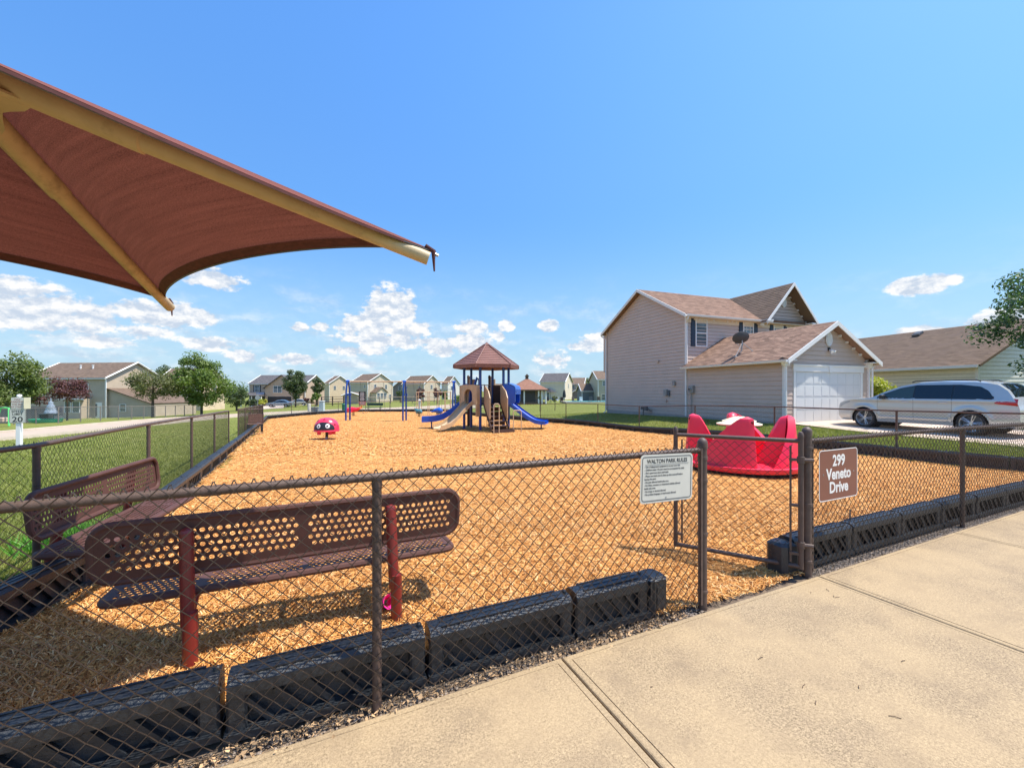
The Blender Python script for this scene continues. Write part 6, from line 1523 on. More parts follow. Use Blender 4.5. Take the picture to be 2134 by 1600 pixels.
# ------------------------------------------------------------------ pavilion
pvx, pvY = at(1098, 76), 76; pv = empty('pavilion', (pvx, pvY, H(pvx, pvY)), R(8), label='pool pavilion with hipped red brown roof and small cupola', cat='pavilion')
a_ = 2.9
for i in range(4):
    c_ = [(-1, -1), (1, -1), (1, 1), (-1, 1)]; p, q = c_[i], c_[(i + 1) % 4]; e = a_ + .45
    roof_plane((p[0] * e, p[1] * e, 2.55), (q[0] * e, q[1] * e, 2.55), (q[0] * .25, q[1] * .25, 4.55), (p[0] * .25, p[1] * .25, 4.55), m_sh_red, pv, pitch=.25)
    MB().box((p[0] * (e) * .5 + q[0] * e * .5, p[1] * e * .5 + q[1] * e * .5, 2.48), ((2 * e if p[1] == q[1] else .12), (2 * e if p[0] == q[0] else .12), .2)).build('fascia', m_wood, pv)
MB().box((0, 0, 4.75), (.5, .5, .55)).prism([(-.4, 0), (.4, 0), (0, .45)], (0, .4, 5.0), (1, 0, 0), (0, 0, 1), .8).build('cupola', m_wood, pv)
for x in (-a_, -1.0, 1.6, 2.2, a_):
    for y in (-a_, a_): MB().tube([(x, y, -.3), (x, y, 2.5)], .14, 8).build('column', m_white, pv)
m_screen = mat('dark_screen', (.045, .04, .037), .8)
MB().box((-.75, -a_ + .1, 1.3), (3.5, .06, 2.2)).build('screen', m_screen, pv); MB().box((0, .6, 1.25), (5.4, 4.4, 2.4)).build('room_wall', sidm((.30, .24, .2)), pv)
MB().box((0, -a_, .2), (5.9, .2, .4)).build('low_wall', m_wood, pv)
# pool and its furniture
pl = empty('swimming_pool', (at(1225, 82), 82, H(at(1225, 82), 82)), R(3), label='blue water pool with pale edge in front of the far houses', cat='pool')
m_water = mat('pool_water', (.05, .42, .45), .15, var=.1, scale=1.5, bump=.3, bscale=6)
MB().box((0, 0, .20), (9.0, 6.2, .1)).build('water', m_water, pl); MB().box((0, -3.3, .08), (10, .35, .26)).box((0, 3.3, .1), (10, .35, .3)).box((-4.8, 0, .1), (.4, 6.2, .3)).box((4.8, 0, .1), (.4, 6.2, .3)).build('pool_edge', m_kerb, pl)
for i, (px, Y, lab) in enumerate(((1147, 84, 'dark open parasol by the pavilion'), (1176, 84, 'closed black parasol before the white gable'))):
    X = at(px, Y); e = empty('parasol', (X, Y, H(X, Y)), label=lab, cat='parasol'); MB().tube([(0, 0, -.1), (0, 0, 2.5)], .04, 6).build('pole', m_greyd, e)
    (MB().lathe([(1.5, 2.1), (.05, 2.75)], (0, 0, 0), 8, smooth=False) if i == 0 else MB().lathe([(.30, 1.0), (.34, 1.4), (.22, 2.2), (.02, 2.7)], (0, 0, 0), 8)).build('canopy', m_black, e)
labs = ['low dark pool chair nearest the pavilion', 'dark pool chair under the open parasol', 'pale pool chair beside the open parasol', 'dark pool chair left of the white gable house', 'round backed white pool chair', 'dark pool chair at the left end of the water', 'dark pool chair in front of the water', 'dark pool chair at the right end of the water', 'reddish pool chair by the taupe house corner']
for i, px in enumerate((1140, 1150, 1160, 1170, 1210, 1196, 1230, 1248, 1268)):
    Y = 79 + (i % 3); X = at(px, Y); e = empty('pool_chair', (X, Y, H(X, Y) + .05), rng.uniform(-1, 1), label=labs[i], cat='chair', group='chairs round the pool')
    m = [m_greyd, m_greyd, m_white, m_wood, m_white, m_wood, m_greyd, m_wood, m_signb][i]
    MB().rbox((0, 0, .4), (.6, .6, .06), .02).build('seat', m, e); MB().rbox((0, .3, .75), (.6, .06, .7), .02).build('backrest', m, e)
    for x in (-.26, .26):
        for y in (-.26, .28): MB().tube([(x, y, 0), (x, y, .4)], .025, 4).build('leg', m, e)

# ------------------------------------------------------------------ trees
def leaves(n, cents, rad, size, sz=.8, flat=.5):
    """quads scattered round clump centres, denser towards the clump surface"""
    k = nr.integers(0, len(cents), n); c_ = np.asarray(cents)[k]; r_ = np.asarray(rad)[k]
    d = nr.normal(0, 1, (n, 3)); d /= np.linalg.norm(d, axis=1)[:, None]; rr = r_ * nr.uniform(.15, 1.05, n) ** .55
    P = c_ + d * rr[:, None] * [1, 1, sz]
    nrm = d + nr.normal(0, .7, (n, 3)) + [0, 0, .5]; nrm /= np.linalg.norm(nrm, axis=1)[:, None]
    t1 = np.cross(nrm, nr.normal(0, 1, (n, 3))); t1 /= np.linalg.norm(t1, axis=1)[:, None]; t2 = np.cross(nrm, t1)
    s = (size * nr.uniform(.5, 1.3, n))[:, None]
    V = np.stack([P - t1 * s, P + t2 * s * flat, P + t1 * s, P - t2 * s * flat], 1).reshape(-1, 3)
    return V, (np.arange(n) * 4)[:, None] + np.array([[0, 1, 2, 3]])
LEAF = {'green': mat_leaf('leaf_green', (.05, .08, .018), (.20, .25, .06)), 'bright': mat_leaf('leaf_bright', (.055, .10, .016), (.20, .27, .055)), 'dark': mat_leaf('leaf_dark', (.03, .055, .02), (.12, .16, .06)),
        'olive': mat_leaf('leaf_olive', (.07, .085, .03), (.22, .23, .09)), 'purple': mat_leaf('leaf_purple', (.07, .022, .028), (.19, .085, .085)), 'yellow': mat_leaf('leaf_yellow', (.16, .22, .02), (.52, .48, .06)), 'bluegreen': mat_leaf('leaf_blue_green', (.022, .055, .028), (.10, .17, .08)),
        'far': mat_leaf('leaf_far', (.06, .095, .04), (.14, .19, .08))}
def tree(name, X, Y, h, r, zc, rz_, kind, n, label, leaf=.14, clumps=26, shape='oval', trunk_r=.12, cat='tree', group=None, seed=1, lean=0.0, loose=.42, base=None):
    rg = random.Random(seed); z = H(X, Y) if base is None else base
    t = empty(name, (X, Y, z), label=label, cat=cat, group=group); cents = []; rad = []
    for i in range(clumps):
        for _ in range(30):
            u = Vector((rg.uniform(-1, 1), rg.uniform(-1, 1), rg.uniform(-1, 1)))
            lim = 1.0 if shape != 'cone' else 1.0
            if u.length > 1 or u.length < .25: continue
            if shape == 'cone' and math.hypot(u.x, u.y) > (1 - u.z) * .62 + .12: continue
            if shape == 'egg' and math.hypot(u.x, u.y) > 1.0 - .45 * max(0, u.z): continue
            break
        k = 1 - loose * .55
        cents.append((u.x * r * k + lean * (u.z + 1), u.y * r * k, zc + u.z * rz_ * (1 - loose * .35))); rad.append(r * loose * rg.uniform(.6, 1.15))
    V, F = leaves(n, cents, rad, leaf); put('crown', np_mesh('crown', V, F, LEAF[kind]), t)
    mb = MB(); topz = zc + rz_ * .35; mb.tube([(0, 0, -.3), (0.02, .01, zc - rz_ * .7), (lean * .6, .03, zc), (lean, 0, topz)], [trunk_r * 1.25, trunk_r, trunk_r * .6, trunk_r * .2], 8)
    tk = mb.build('trunk', m_bark, t)
    for c_ in cents[::2]:
        z0 = max(zc - rz_ * .8, min(c_[2] - .3 * abs(c_[0]), topz)) ; MB
        br = MB().tube([(lean * .3, 0, z0 if z0 < c_[2] else c_[2] - .2), (c_[0] * .55, c_[1] * .55, (z0 + c_[2]) / 2), c_], [trunk_r * .35, trunk_r * .2, trunk_r * .07], 5).build('limb', m_bark, t)
    return t
# left
tree('shade_tree', at(14, 40), 40, 6.6, 3.1, 3.9, 3.0, 'green', 11000, 'large green tree at the left edge behind the speed limit sign', leaf=.13, clumps=46, seed=3, loose=.36, base=-1.35)
tree('shade_tree', at(82, 66), 66, 8.0, 2.6, 5.8, 2.2, 'dark', 2500, 'dark treetop rising left of the beige house roof', leaf=.22, clumps=16, seed=4, base=-2)
tree('ornamental_tree', at(140, 44), 44, 4.6, 2.0, 3.05, 1.55, 'purple', 3600, 'purple leaved tree in front of the beige house at the left', leaf=.11, clumps=30, seed=5, loose=.34, base=-1.35, trunk_r=.07)
tree('ornamental_tree', at(82, 44), 44, 3.2, 1.1, 2.2, 1.2, 'purple', 900, 'small purple bush tree right of the speed limit sign', leaf=.11, clumps=12, seed=15, base=-1.3, trunk_r=.05)
tree('ornamental_tree', at(318, 47), 47, 5.2, 2.75, 3.75, 1.75, 'olive', 6500, 'loose olive green tree in front of the gable of the beige house', leaf=.11, clumps=44, seed=6, loose=.33, base=-1.3, lean=.1)
tree('shade_tree', at(420, 50), 50, 7.5, 3.3, 4.35, 3.25, 'bright', 15000, 'tall round bright green tree left of the open gate', leaf=.14, clumps=60, shape='egg', seed=7, loose=.33, base=-1.25)
tree('shade_tree', at(352, 85), 85, 8.5, 3.0, 6.6, 1.7, 'dark', 2500, 'dark treetop between the beige house and the round green tree', leaf=.25, clumps=16, seed=8, base=-1.6)
tree('ornamental_tree', at(493, 66), 66, 3.9, 1.9, 2.25, 2.0, 'dark', 4200, 'small dark round tree left of the grey roofed house', leaf=.14, clumps=26, seed=9, base=-1.3)
tree('shade_tree', at(616, 76), 76, 6.8, 2.25, 4.0, 3.15, 'dark', 9000, 'dense dark green tree in front of the grey roofed house', leaf=.15, clumps=44, shape='egg', seed=10, base=-1.05, loose=.36)
tree('shade_tree', at(662, 82), 82, 5.0, 1.25, 3.5, 1.9, 'dark', 3600, 'narrow dark green tree right of the grey roofed house', leaf=.15, clumps=24, shape='egg', seed=11, base=-1.0)
tree('ornamental_tree', at(659, 76), 76, 2.6, 1.05, 1.7, 1.0, 'bright', 1500, 'low bright green bush tree under the narrow dark tree', leaf=.13, clumps=14, seed=12, base=-1.0)
tree('shrub', at(546, 84), 84, 1.4, .95, .9, .75, 'yellow', 1400, 'yellow bush beside the driveway of the grey roofed house', leaf=.12, clumps=12, seed=13, cat='shrub', base=-1.3, trunk_r=.04)
for i, (px, r_) in enumerate(((521, .9), (530, .7), (512, .8))): tree('shrub', at(px, 80), 80, 1.2, r_, .7, .6, 'dark', 700, ['low dark green bush left of the yellow bush', 'small dark bush at the porch of the grey roofed house', 'low dark bush by the left fence gate'][i], leaf=.13, clumps=8, seed=30 + i, cat='shrub', base=-1.25, trunk_r=.04)
for i, px in enumerate((640, 648)): tree('shrub', at(px, 78), 78, 1.3, .8, .8, .6, 'purple' if i == 0 else 'olive', 600, ['low reddish bush right of the dense dark tree', 'low olive bush beside the white utility post'][i], leaf=.12, clumps=8, seed=40 + i, cat='shrub', base=-.95, trunk_r=.04)
tree('ornamental_tree', at(876, 78), 78, 3.0, 1.05, 1.95, 1.1, 'purple', 1500, 'left purple tree behind the climbing frame', leaf=.13, clumps=16, seed=16, trunk_r=.06, base=-.75)
tree('ornamental_tree', at(911, 78), 78, 3.0, 1.0, 2.0, 1.1, 'purple', 1400, 'right purple tree behind the climbing frame', leaf=.13, clumps=16, seed=17, trunk_r=.06, base=-.75)
tree('ornamental_tree', at(927, 84), 84, 2.8, .8, 1.6, 1.2, 'green', 900, 'narrow green shrub tree right of the two purple trees', leaf=.14, clumps=12, seed=18, trunk_r=.05, base=-.75)
tree('shrub', at(957, 66), 66, 2.0, .95, 1.0, 1.0, 'bright', 1400, 'rounded green bush just left of the play tower', leaf=.12, clumps=14, seed=19, cat='shrub', base=-.7)
tree('ornamental_tree', at(834, 100), 100, 3.0, 1.2, 1.8, 1.5, 'dark', 900, 'dark tree in front of the stone gabled house', leaf=.16, clumps=12, seed=20, base=-.85)
tree('sapling', at(1156.5, 48), 48, 1.9, .38, 1.35, .42, 'olive', 420, 'young staked tree on the lawn near the pavilion', leaf=.07, clumps=9, seed=21, trunk_r=.035)
tree('sapling', at(1125, 46), 46, 1.9, .30, 1.55, .28, 'olive', 260, 'thin sapling behind the fence at the right of the pavilion', leaf=.07, clumps=7, seed=22, trunk_r=.025)
tree('shade_tree', at(1228, 150), 150, 7.5, 2.4, 5.2, 2.6, 'far', 2500, 'green treetop between the brown roofed house and the green grey house', leaf=.3, clumps=18, seed=23, base=-1)
# right
tree('shade_tree', 22.7, 14.9, 8.6, 4.2, 4.5, 3.0, 'bluegreen', 30000, 'blue green leafy tree at the right edge over the silver car', leaf=.08, clumps=120, seed=24, loose=.155, trunk_r=.14, base=.25)
tree('shrub', 17.75, 20.2, 1.9, 1.12, .95, .95, 'yellow', 9000, 'rounded yellow green bush between the garage and the silver car', leaf=.07, clumps=40, seed=25, cat='shrub', base=.32, trunk_r=.05, loose=.4)
# far tree belts
def belt(x0, x1, Y, h, n, seed, label):
    rg = random.Random(seed); c_ = []; r_ = []
    for i in range(70):
        x = rg.uniform(x0, x1); hh = h * rg.uniform(.55, 1); c_.append((x, Y + rg.uniform(-6, 6), hh * .5 - 1)); r_.append(hh * .62)
    V, F = leaves(n, c_, r_, .8, sz=.9); tag(put('tree_belt', np_mesh('tree_belt', V, F, LEAF['far'])), label, 'trees', kind='stuff')
belt(-420, -190, 330, 11, 9000, 1, 'distant belt of green trees behind the left houses'); belt(-180, 90, 360, 7, 9000, 2, 'distant belt of green trees on the horizon behind the playground'); belt(90, 420, 340, 8, 8000, 3, 'distant belt of green trees behind the right houses')

# ------------------------------------------------------------------ cars
def car(name, loc, rz, paint, label, L=4.88, res=1.0, van=True):
    c = empty(name, loc, rz, label=label, cat='car'); W2 = .94
    if van:
        prx = [0, .03, .10, .25, .6, 1.1, 1.22, 1.6, 2.05, 2.5, 3.1, 3.9, 4.2, 4.42, 4.62, 4.76, 4.84, 4.88]; prz = [.62, .80, .90, .975, 1.04, 1.09, 1.12, 1.33, 1.53, 1.63, 1.665, 1.64, 1.60, 1.54, 1.36, 1.12, .98, .80]
        gl = (1.22, 2.02); rg_ = (4.40, 4.74); belt_ = 1.10
    else:
        prx = [0, .05, .3, .9, 1.25, 1.9, 2.6, 3.3, 3.9, 4.5, 4.6, L]; prz = [.55, .68, .80, .88, .93, 1.32, 1.42, 1.36, 1.02, .98, .9, .7]; gl = (1.25, 1.9); rg_ = (3.3, 3.9); belt_ = .92
    WB = [.98, 3.87] if van else [.9, 3.5]; WR = .36 if van else .32; AR = WR + .055
    ztop = lambda x: float(np.interp(x, prx, prz))
    def hw(x, z):
        f = 1 - .20 * max(0, (.75 - x) / .75) ** 2.2 - .10 * max(0, (x - (L - .75)) / .75) ** 2
        w = W2 * f
        if z < .55: w -= .10 * ((.55 - z) / .35) ** 2
        w -= .03 * abs(z - .78)
        if z > belt_: w -= (z - belt_) * .34 + .010
        # soft shoulder under the windows
        w += .012 * math.exp(-((z - belt_ + .06) / .05) ** 2)
        for wx in WB:
            d = math.hypot(x - wx, z - WR); w += .028 * math.exp(-((d - AR - .05) / .055) ** 2) if z < belt_ else 0
        return w
    nx = int(130 * res); nz = int(34 * res); xs = [L * i / nx for i in range(nx + 1)]
    V = []; 
    for x in xs:
        zb = .25 if .3 < x < L - .3 else .28 + .1 * (1 if x < .05 or x > L - .05 else 0); zt_ = ztop(x)
        for j in range(nz + 1): V.append([x, zb + (zt_ - zb) * j / nz])
    V = np.array(V).reshape(nx + 1, nz + 1, 2)
    for wx in WB:
        d = V - np.array([wx, WR]); r_ = np.hypot(d[..., 0], d[..., 1]); m = (r_ > AR - .02) & (r_ < AR + .02)
        V[m] = np.array([wx, WR]) + d[m] / r_[m][:, None] * AR
    def win_poly(x):   # side glass low and high
        if van:
            if x < 1.42 or x > 4.36: return None
            lo = belt_ + .02; hi = min(ztop(x) - .085, float(np.interp(x, [1.42, 2.0, 2.4, 3.6, 4.05, 4.25, 4.36], [1.17, 1.46, 1.545, 1.545, 1.48, 1.34, 1.14])))
        else:
            if x < 1.45 or x > 3.75: return None
            lo = belt_ + .02; hi = float(np.interp(x, [1.45, 2.0, 2.6, 3.2, 3.75], [.98, 1.24, 1.34, 1.27, 1.0]))
        return (lo, hi) if hi > lo + .01 else None
    mb = MB()
    for s in (1, -1):
        vs = [(x, s * hw(x, z), z) for row in V for x, z in row]; fs = []
        for i in range(nx):
            for j in range(nz):
                a, b_, c_, d_ = i * (nz + 1) + j, (i + 1) * (nz + 1) + j, (i + 1) * (nz + 1) + j + 1, i * (nz + 1) + j + 1
                cx, cz = V[i:i + 2, j:j + 2].reshape(-1, 2).mean(0)
                if any(math.hypot(cx - wx, cz - WR) < AR - .002 for wx in WB): continue
                fs.append((a, b_, c_, d_) if s < 0 else (d_, c_, b_, a))
        mb.add(vs, fs, True)
    # top skin
    def toprow(x, dz=0.0):
        zt_ = ztop(x); w = hw(x, zt_); cr = .055 * min(1, x / .3) * min(1, (L - x) / .2); row = []
        for q in range(13):
            t = -1 + 2 * q / 12; row.append((x, -w * t * 1.0, zt_ + cr * (1 - abs(t) ** 2.6) + dz))
        return row
    segs = [(0, gl[0]), (gl[1], rg_[0]), (rg_[1], L)]
    for a, b_ in segs:
        k = max(2, int((b_ - a) / .05)); mb.grid([toprow(a + (b_ - a) * i / k) for i in range(k + 1)], True)
    for x0, sgn in ((0, 1), (L, -1)):     # end caps
        zt_ = ztop(x0); rows = []
        for j in range(11):
            z = .38 + (zt_ - .38) * j / 10; w = hw(x0, z); rows.append([(x0 - sgn * .07 * (1 - (q / 6 - 1) ** 2), -w + 2 * w * q / 12, z) for q in range(13)])
        mb.grid(rows if sgn < 0 else [list(r_) for r_ in rows][::-1], True)
        lowr = rows[0]; mb.add([(x, y, z) for x, y, z in lowr] + [(x + sgn * .15, y, .25) for x, y, z in lowr], [(k, k + 1, 13 + k + 1, 13 + k) for k in range(12)])
    mb.add([(.1, -.85, .27), (L - .1, -.85, .27), (L - .1, .85, .27), (.1, .85, .27)], [(3, 2, 1, 0)])
    body = mb.build('body', paint, c)
    # A, C pillars are body colour at the windshield rim
    for nm, (a, b_) in (('windshield', gl), ('rear_window', rg_)):
        k = 8; P = [toprow(a + (b_ - a) * i / k, 0.0) for i in range(k + 1)]; g = MB().grid([r_[1:-1] for r_ in P], True); g.build(nm, m_carglass, c)
        p2 = MB().grid([r_[:2] for r_ in P], True).grid([r_[-2:] for r_ in P], True); p2.build('pillar', paint, body)
    # side glass
    if van: spans = [(1.43, 2.44, m_carglass2, 'front_side_window'), (2.47, 3.42, m_carglass, 'rear_side_window'), (3.45, 4.35, m_carglass, 'quarter_window')]
    else: spans = [(1.46, 2.5, m_carglass, 'side_window'), (2.54, 3.74, m_carglass, 'side_window')]
    for s in (1, -1):
        P = []
        for i in range(61):
            x = spans[0][0] + .004 - .03 + (spans[-1][1] - spans[0][0] + .05) * i / 60; wp = win_poly(min(max(x, spans[0][0] + .001), spans[-1][1] - .001))
            if wp: lo, hi = wp[0] - .018, wp[1] + .018; P.append([(x, s * (hw(x, lo + (hi - lo) * q / 5) + .004), lo + (hi - lo) * q / 5) for q in range(6)])
        MB().grid(P if s < 0 else [r_[::-1] for r_ in P], True).build('window_trim', m_blackpl, body)
        for x0, x1, gm, nm in spans:
            P = []
            for i in range(21):
                x = x0 + (x1 - x0) * i / 20; wp = win_poly(x)
                if wp: lo, hi = wp; P.append([(x, s * (hw(x, lo + (hi - lo) * q / 5) + .008), lo + (hi - lo) * q / 5) for q in range(6)])
            MB().grid(P if s < 0 else [r_[::-1] for r_ in P], True).build(nm, gm, c)
        # seams, handles, mirror
        if van:
            for xs_ in ((1.42, 1.50), (2.46, 2.50), (3.44, 3.52)):
                MB().tube([(xs_[0] + (xs_[1] - xs_[0]) * 0, s * (hw(xs_[0], z) - .001), z) for z in [.36 + .74 * k / 14 for k in range(15)]], .0045, 4).build('door_seam', m_black, body)
            MB().tube([(x, s * (hw(x, .36) - .001), .36) for x in [1.42 + 2.1 * k / 20 for k in range(21)]], .0045, 4).build('door_seam', m_black, body)
            for x in (2.22, 3.22): MB().tube([(x - .11, s * (hw(x, .98) + .006), .975), (x - .08, s * (hw(x, .98) + .03), .98), (x + .08, s * (hw(x, .98) + .03), .985), (x + .11, s * (hw(x, .98) + .006), .98)], .014, 6).build('door_handle', m_blackpl if False else paint, c)
            MB().tube([(x, s * (hw(x, .46) + .008), .46) for x in [1.5 + 1.85 * k / 8 for k in range(9)]], .022, 6).build('side_moulding', paint, c)
            MB().lathe([(.075, 0), (.078, .003), (.082, 0)], (3.78, s * (hw(3.78, .98) + .0), .98), 18, 'y').build('fuel_door', m_grey, c)
            MB().tube([(2.3, s * (hw(2.3, 1.6) - .10), 1.66), (2.4, s * (hw(2.4, 1.6) - .10), 1.70), (3.9, s * (hw(3.9, 1.6) - .10), 1.71), (4.0, s * (hw(4, 1.6) - .10), 1.66)], .018, 6).build('roof_rail', m_blackpl, c)
        mr = MB().rbox((1.62, s * (hw(1.6, 1.15) + .13), 1.15 if van else 1.0), (.13, .20, .15), .03).tube([(1.62, s * hw(1.6, 1.1), 1.10 if van else .95), (1.62, s * (hw(1.6, 1.1) + .1), 1.12 if van else .97)], .025, 6).build('mirror', m_blackpl, c)
        # lights
        P = []
        for i in range(9):
            x = L - .48 + .44 * i / 8; lo = (1.02 - .06 * (i / 8)) if van else .72; hi = lo + (.04 + .16 * min(1, i / 4)) if van else lo + .14
            P.append([(x, s * (hw(x, lo + (hi - lo) * q / 4) + .008), lo + (hi - lo) * q / 4 - .04) for q in range(5)])
        MB().grid(P if s < 0 else [r_[::-1] for r_ in P], True).build('taillight', m_tail, c)
        P = []
        for i in range(8):
            x = .10 + .42 * i / 7; hi = ztop(x) - .03; lo = hi - .15 + .10 * i / 7
            P.append([(x, s * (hw(x, lo + (hi - lo) * q / 4) + .006), lo + (hi - lo) * q / 4) for q in range(5)])
        MB().grid(P if s < 0 else [r_[::-1] for r_ in P], True).build('headlight', m_lens, c)
        for wx in WB:
            # arch liner and lip
            P = [[(wx + AR * math.cos(R(a)), s * y, WR + AR * math.sin(R(a))) for y in (.88 if wx < 2 else .90, .5)] for a in range(-20, 201, 10)]
            MB().grid(P).add([(wx + AR * math.cos(R(a)), s * .5, WR + AR * math.sin(R(a))) for a in range(0, 360, 20)], [tuple(range(18))]).build('wheel_well', m_black, c)
            MB().tube([(wx + (AR + .006) * math.cos(R(a)), s * (hw(wx + AR * math.cos(R(a)), max(.3, WR + AR * math.sin(R(a)))) - .004), WR + (AR + .006) * math.sin(R(a))) for a in range(-8, 189, 7)], .014, 6).build('arch_lip', paint, body)
            wy = .80; wl = empty('wheel', (wx, s * wy, WR)); wl.parent = c
            MB().lathe([(WR * .70, -.10), (WR * .93, -.105), (WR, -.07), (WR, .07), (WR * .93, .105), (WR * .74, .11), (WR * .70, .085)], (0, 0, 0), 36, 'y').build('tyre', m_black, wl)
            rm = MB(); rm.lathe([(WR * .74, .105 * s), (WR * .70, .095 * s), (WR * .67, .02 * s), (WR * .64, -.05 * s)], (0, 0, 0), 36, 'y')
            rm.lathe([(.001, .085 * s), (.05, .083 * s), (.06, .05 * s)], (0, 0, 0), 14, 'y')
            for k in range(10):
                a = R(36 * k + (11 if k % 2 else -11) + 18); a0 = R(36 * k + (4 if k % 2 else -4) + 18); rm.tube([(.04 * math.cos(a0), .07 * s, .04 * math.sin(a0)), (WR * .4 * math.cos((a + a0) / 2), .08 * s, WR * .4 * math.sin((a + a0) / 2)), (WR * .70 * math.cos(a), .088 * s, WR * .70 * math.sin(a))], [.018, .013, .015], 6)
            rm.build('rim', m_rim, wl); MB().lathe([(.001, .0), (WR * .62, .0)], (0, 0.0, 0), 18, 'y').build('brake_disc', m_greyd, wl)
    if van:
        MB().rbox((L + .05, 0, .92), (.02, .5, .14), .01).build('licence_plate', m_signwhite, c); MB().tube([(4.60, -.3, 1.34), (4.66, .1, 1.30)], .012, 5).build('rear_wiper', m_black, c)
        MB().tube([(L - .01, -.7, .52), (L + .07, -.3, .50), (L + .07, .3, .50), (L - .01, .7, .52)], .03, 6).build('bumper_trim', m_blackpl, c)
        for s in (-1, 1): MB().lathe([(.02, 0), (.035, .02), (.03, .05), (.001, .055)], (L, s * .62, .55), 10, 'x').build('reflector', m_tail, c)
        for (x, y) in ((2.35, .4), (2.35, -.4), (3.3, .4), (3.3, -.4)): MB().rbox((x, y, 1.0), (.16, .46, .6), .06).rbox((x + .02, y, 1.39), (.1, .24, .18), .04).build('car_seat', m_black, c)
        MB().tube([(1.85 + .0 * math.cos(a * .5), .4 + .17 * math.cos(a * .52), 1.12 + .16 * math.sin(a * .52)) for a in range(13)], .016, 6).build('steering_wheel', m_black, c)
    return c
m_silver = mat('silver_paint', (.52, .52, .50), .28, .35, var=.02, scale=2, coat=1.0)
m_bluecar = mat('blue_grey_paint', (.18, .26, .33), .3, .3, var=.02, coat=1.0)
m_carglass, t, b, out = newmat('tinted_glass'); b.inputs['Base Color'].default_value = (.008, .012, .016, 1); b.inputs['Roughness'].default_value = .03; b.inputs['Coat Weight'].default_value = .5
m_carglass2, t, b, out = newmat('clear_car_glass'); b.inputs['Base Color'].default_value = (.035, .06, .055, 1); b.inputs['Roughness'].default_value = .03; b.inputs['Coat Weight'].default_value = .5
m_tail = mat('tail_lamp_red', (.45, .01, .012), .15, var=.1, coat=1.0); m_lens = mat('headlamp_lens', (.35, .37, .38), .1, var=.1, coat=1.0); m_rim = mat('alloy_rim', (.62, .62, .62), .3, .8, var=.05)
# front faces the garage; near side is the driver side
ca = KA + R(90); fx = loc2w(2.42, -6.45, 0); cz = .265
car('parked_car', (fx.x, fx.y, cz), math.atan2(-math.cos(KA), math.sin(KA)), m_silver, 'silver family car parked on the driveway in front of the white garage door')
bx, bY = at(557, 80), 80
car('parked_car', (bx, bY, H(bx, bY) + .03), R(14), m_bluecar, 'blue grey car parked in front of the grey roofed house', res=.5, L=4.5, van=False)
w2x = at(584, 86); car('parked_car', (w2x, 88, H(w2x, 88) + .05), R(25), m_silver, 'pale car parked behind the blue grey car', res=.4, L=4.5, van=False)
# driveway of the tan house
m_drive = mat('driveway_concrete', (.60, .47, .37), .9, var=.08, scale=1.5, bump=.3, bscale=40, dirt=.15)
a, b_ = loc2w(2.67, -GD + .1, 0), loc2w(2.67, -17.5, 0)
o, _, _ = strip('driveway', [(a.x, a.y), (b_.x, b_.y)], 5.0, m_drive, -.015, 6, .8); tag(o, kind='structure')
o, _, _ = strip('driveway', [(at(552, 70), 70), (at(560, 84), 84), (at(580, 96), 96)], 5.5, m_drive, .0, 4, 1.5); tag(o, kind='structure')
# sidewalk across the far street
o, _, _ = strip('footpath', [(-14.5, 49.3), (-6, 54.5), (-4.5, 60)], 1.4, m_kerb, .02, 2, 1.2); tag(o, kind='structure')

# ------------------------------------------------------------------ street furniture and yard things
sgx, sgY = at(35.5, 14.6), 14.6; sz0 = H(sgx, sgY); sg_ = empty('sign_post', (sgx, sgY, sz0), R(18), label='white square post with SPEED LIMIT 20 sign and no parking sign', cat='road sign')
m_vinyl = mat('white_vinyl', (.80, .79, .77), .4, var=.03)
pst = MB().rbox((0, .10, .80), (.13, .13, 1.75), .01).build('post', m_vinyl, sg_)
MB().rbox((0, .10, 1.70), (.17, .17, .03), .01).lathe([(.045, 1.71), (.04, 1.74), (.07, 1.78), (.06, 1.83), (.001, 1.85)], (0, .10, 0), 14).build('finial', m_vinyl, sg_)
top_s = zt(886, sgY) - sz0; H20 = (886 - 852) / 860 * sgY
sgn = empty('x', (0, 0, 0)); bpy.data.objects.remove(sgn)
def subplate(w, h, z, m, name, y=.02):
    P = [(x - w / 2, q) for x, q in rrect(w, h, .03, 4)]; return MB().prism(P, (0, y, z), (1, 0, 0), (0, 0, 1), .004).build(name, m, sg_)
z20 = zt(881.5, sgY) - sz0; w20, h20 = .45, .50
subplate(w20, h20, z20, m_signw, 'speed_limit_plate')
def ring_on(w, h, z, t, m, y):
    a = [(x - w / 2, q + z) for x, q in rrect(w, h, .025, 4)]; b3 = [(x - (w - 2 * t) / 2, q + z + t) for x, q in rrect(w - 2 * t, h - 2 * t, .015, 4)]; n = len(a)
    return MB().add([(x, y, q) for x, q in a] + [(x, y, q) for x, q in b3], [(k, (k + 1) % n, n + (k + 1) % n, n + k) for k in range(n)]).build('border_line', m, sg_)
ring_on(w20 - .02, h20 - .02, z20 + .01, .008, m_ink, .0145)
letters(sg_, 'SPEED', .118, (0, .0145, z20 + h20 - .125), m_ink, .001); letters(sg_, 'LIMIT', .118, (0, .0145, z20 + h20 - .225), m_ink, .001); letters(sg_, '20', .26, (0, .0145, z20 + .045), m_ink, .004, sx=1.15)
znp = z20 + h20 + .01; subplate(.34, .40, znp, m_signw, 'no_parking_plate'); m_inkr = mat('faded_red_ink', (.34, .13, .11), .6)
for k, (l, s_) in enumerate((('NO', .10), ('PARKING', .085), ('THIS SIDE', .07), ('OF STREET', .07))): letters(sg_, l, s_, (0, .0145, znp + .30 - k * .087), m_inkr, .001)
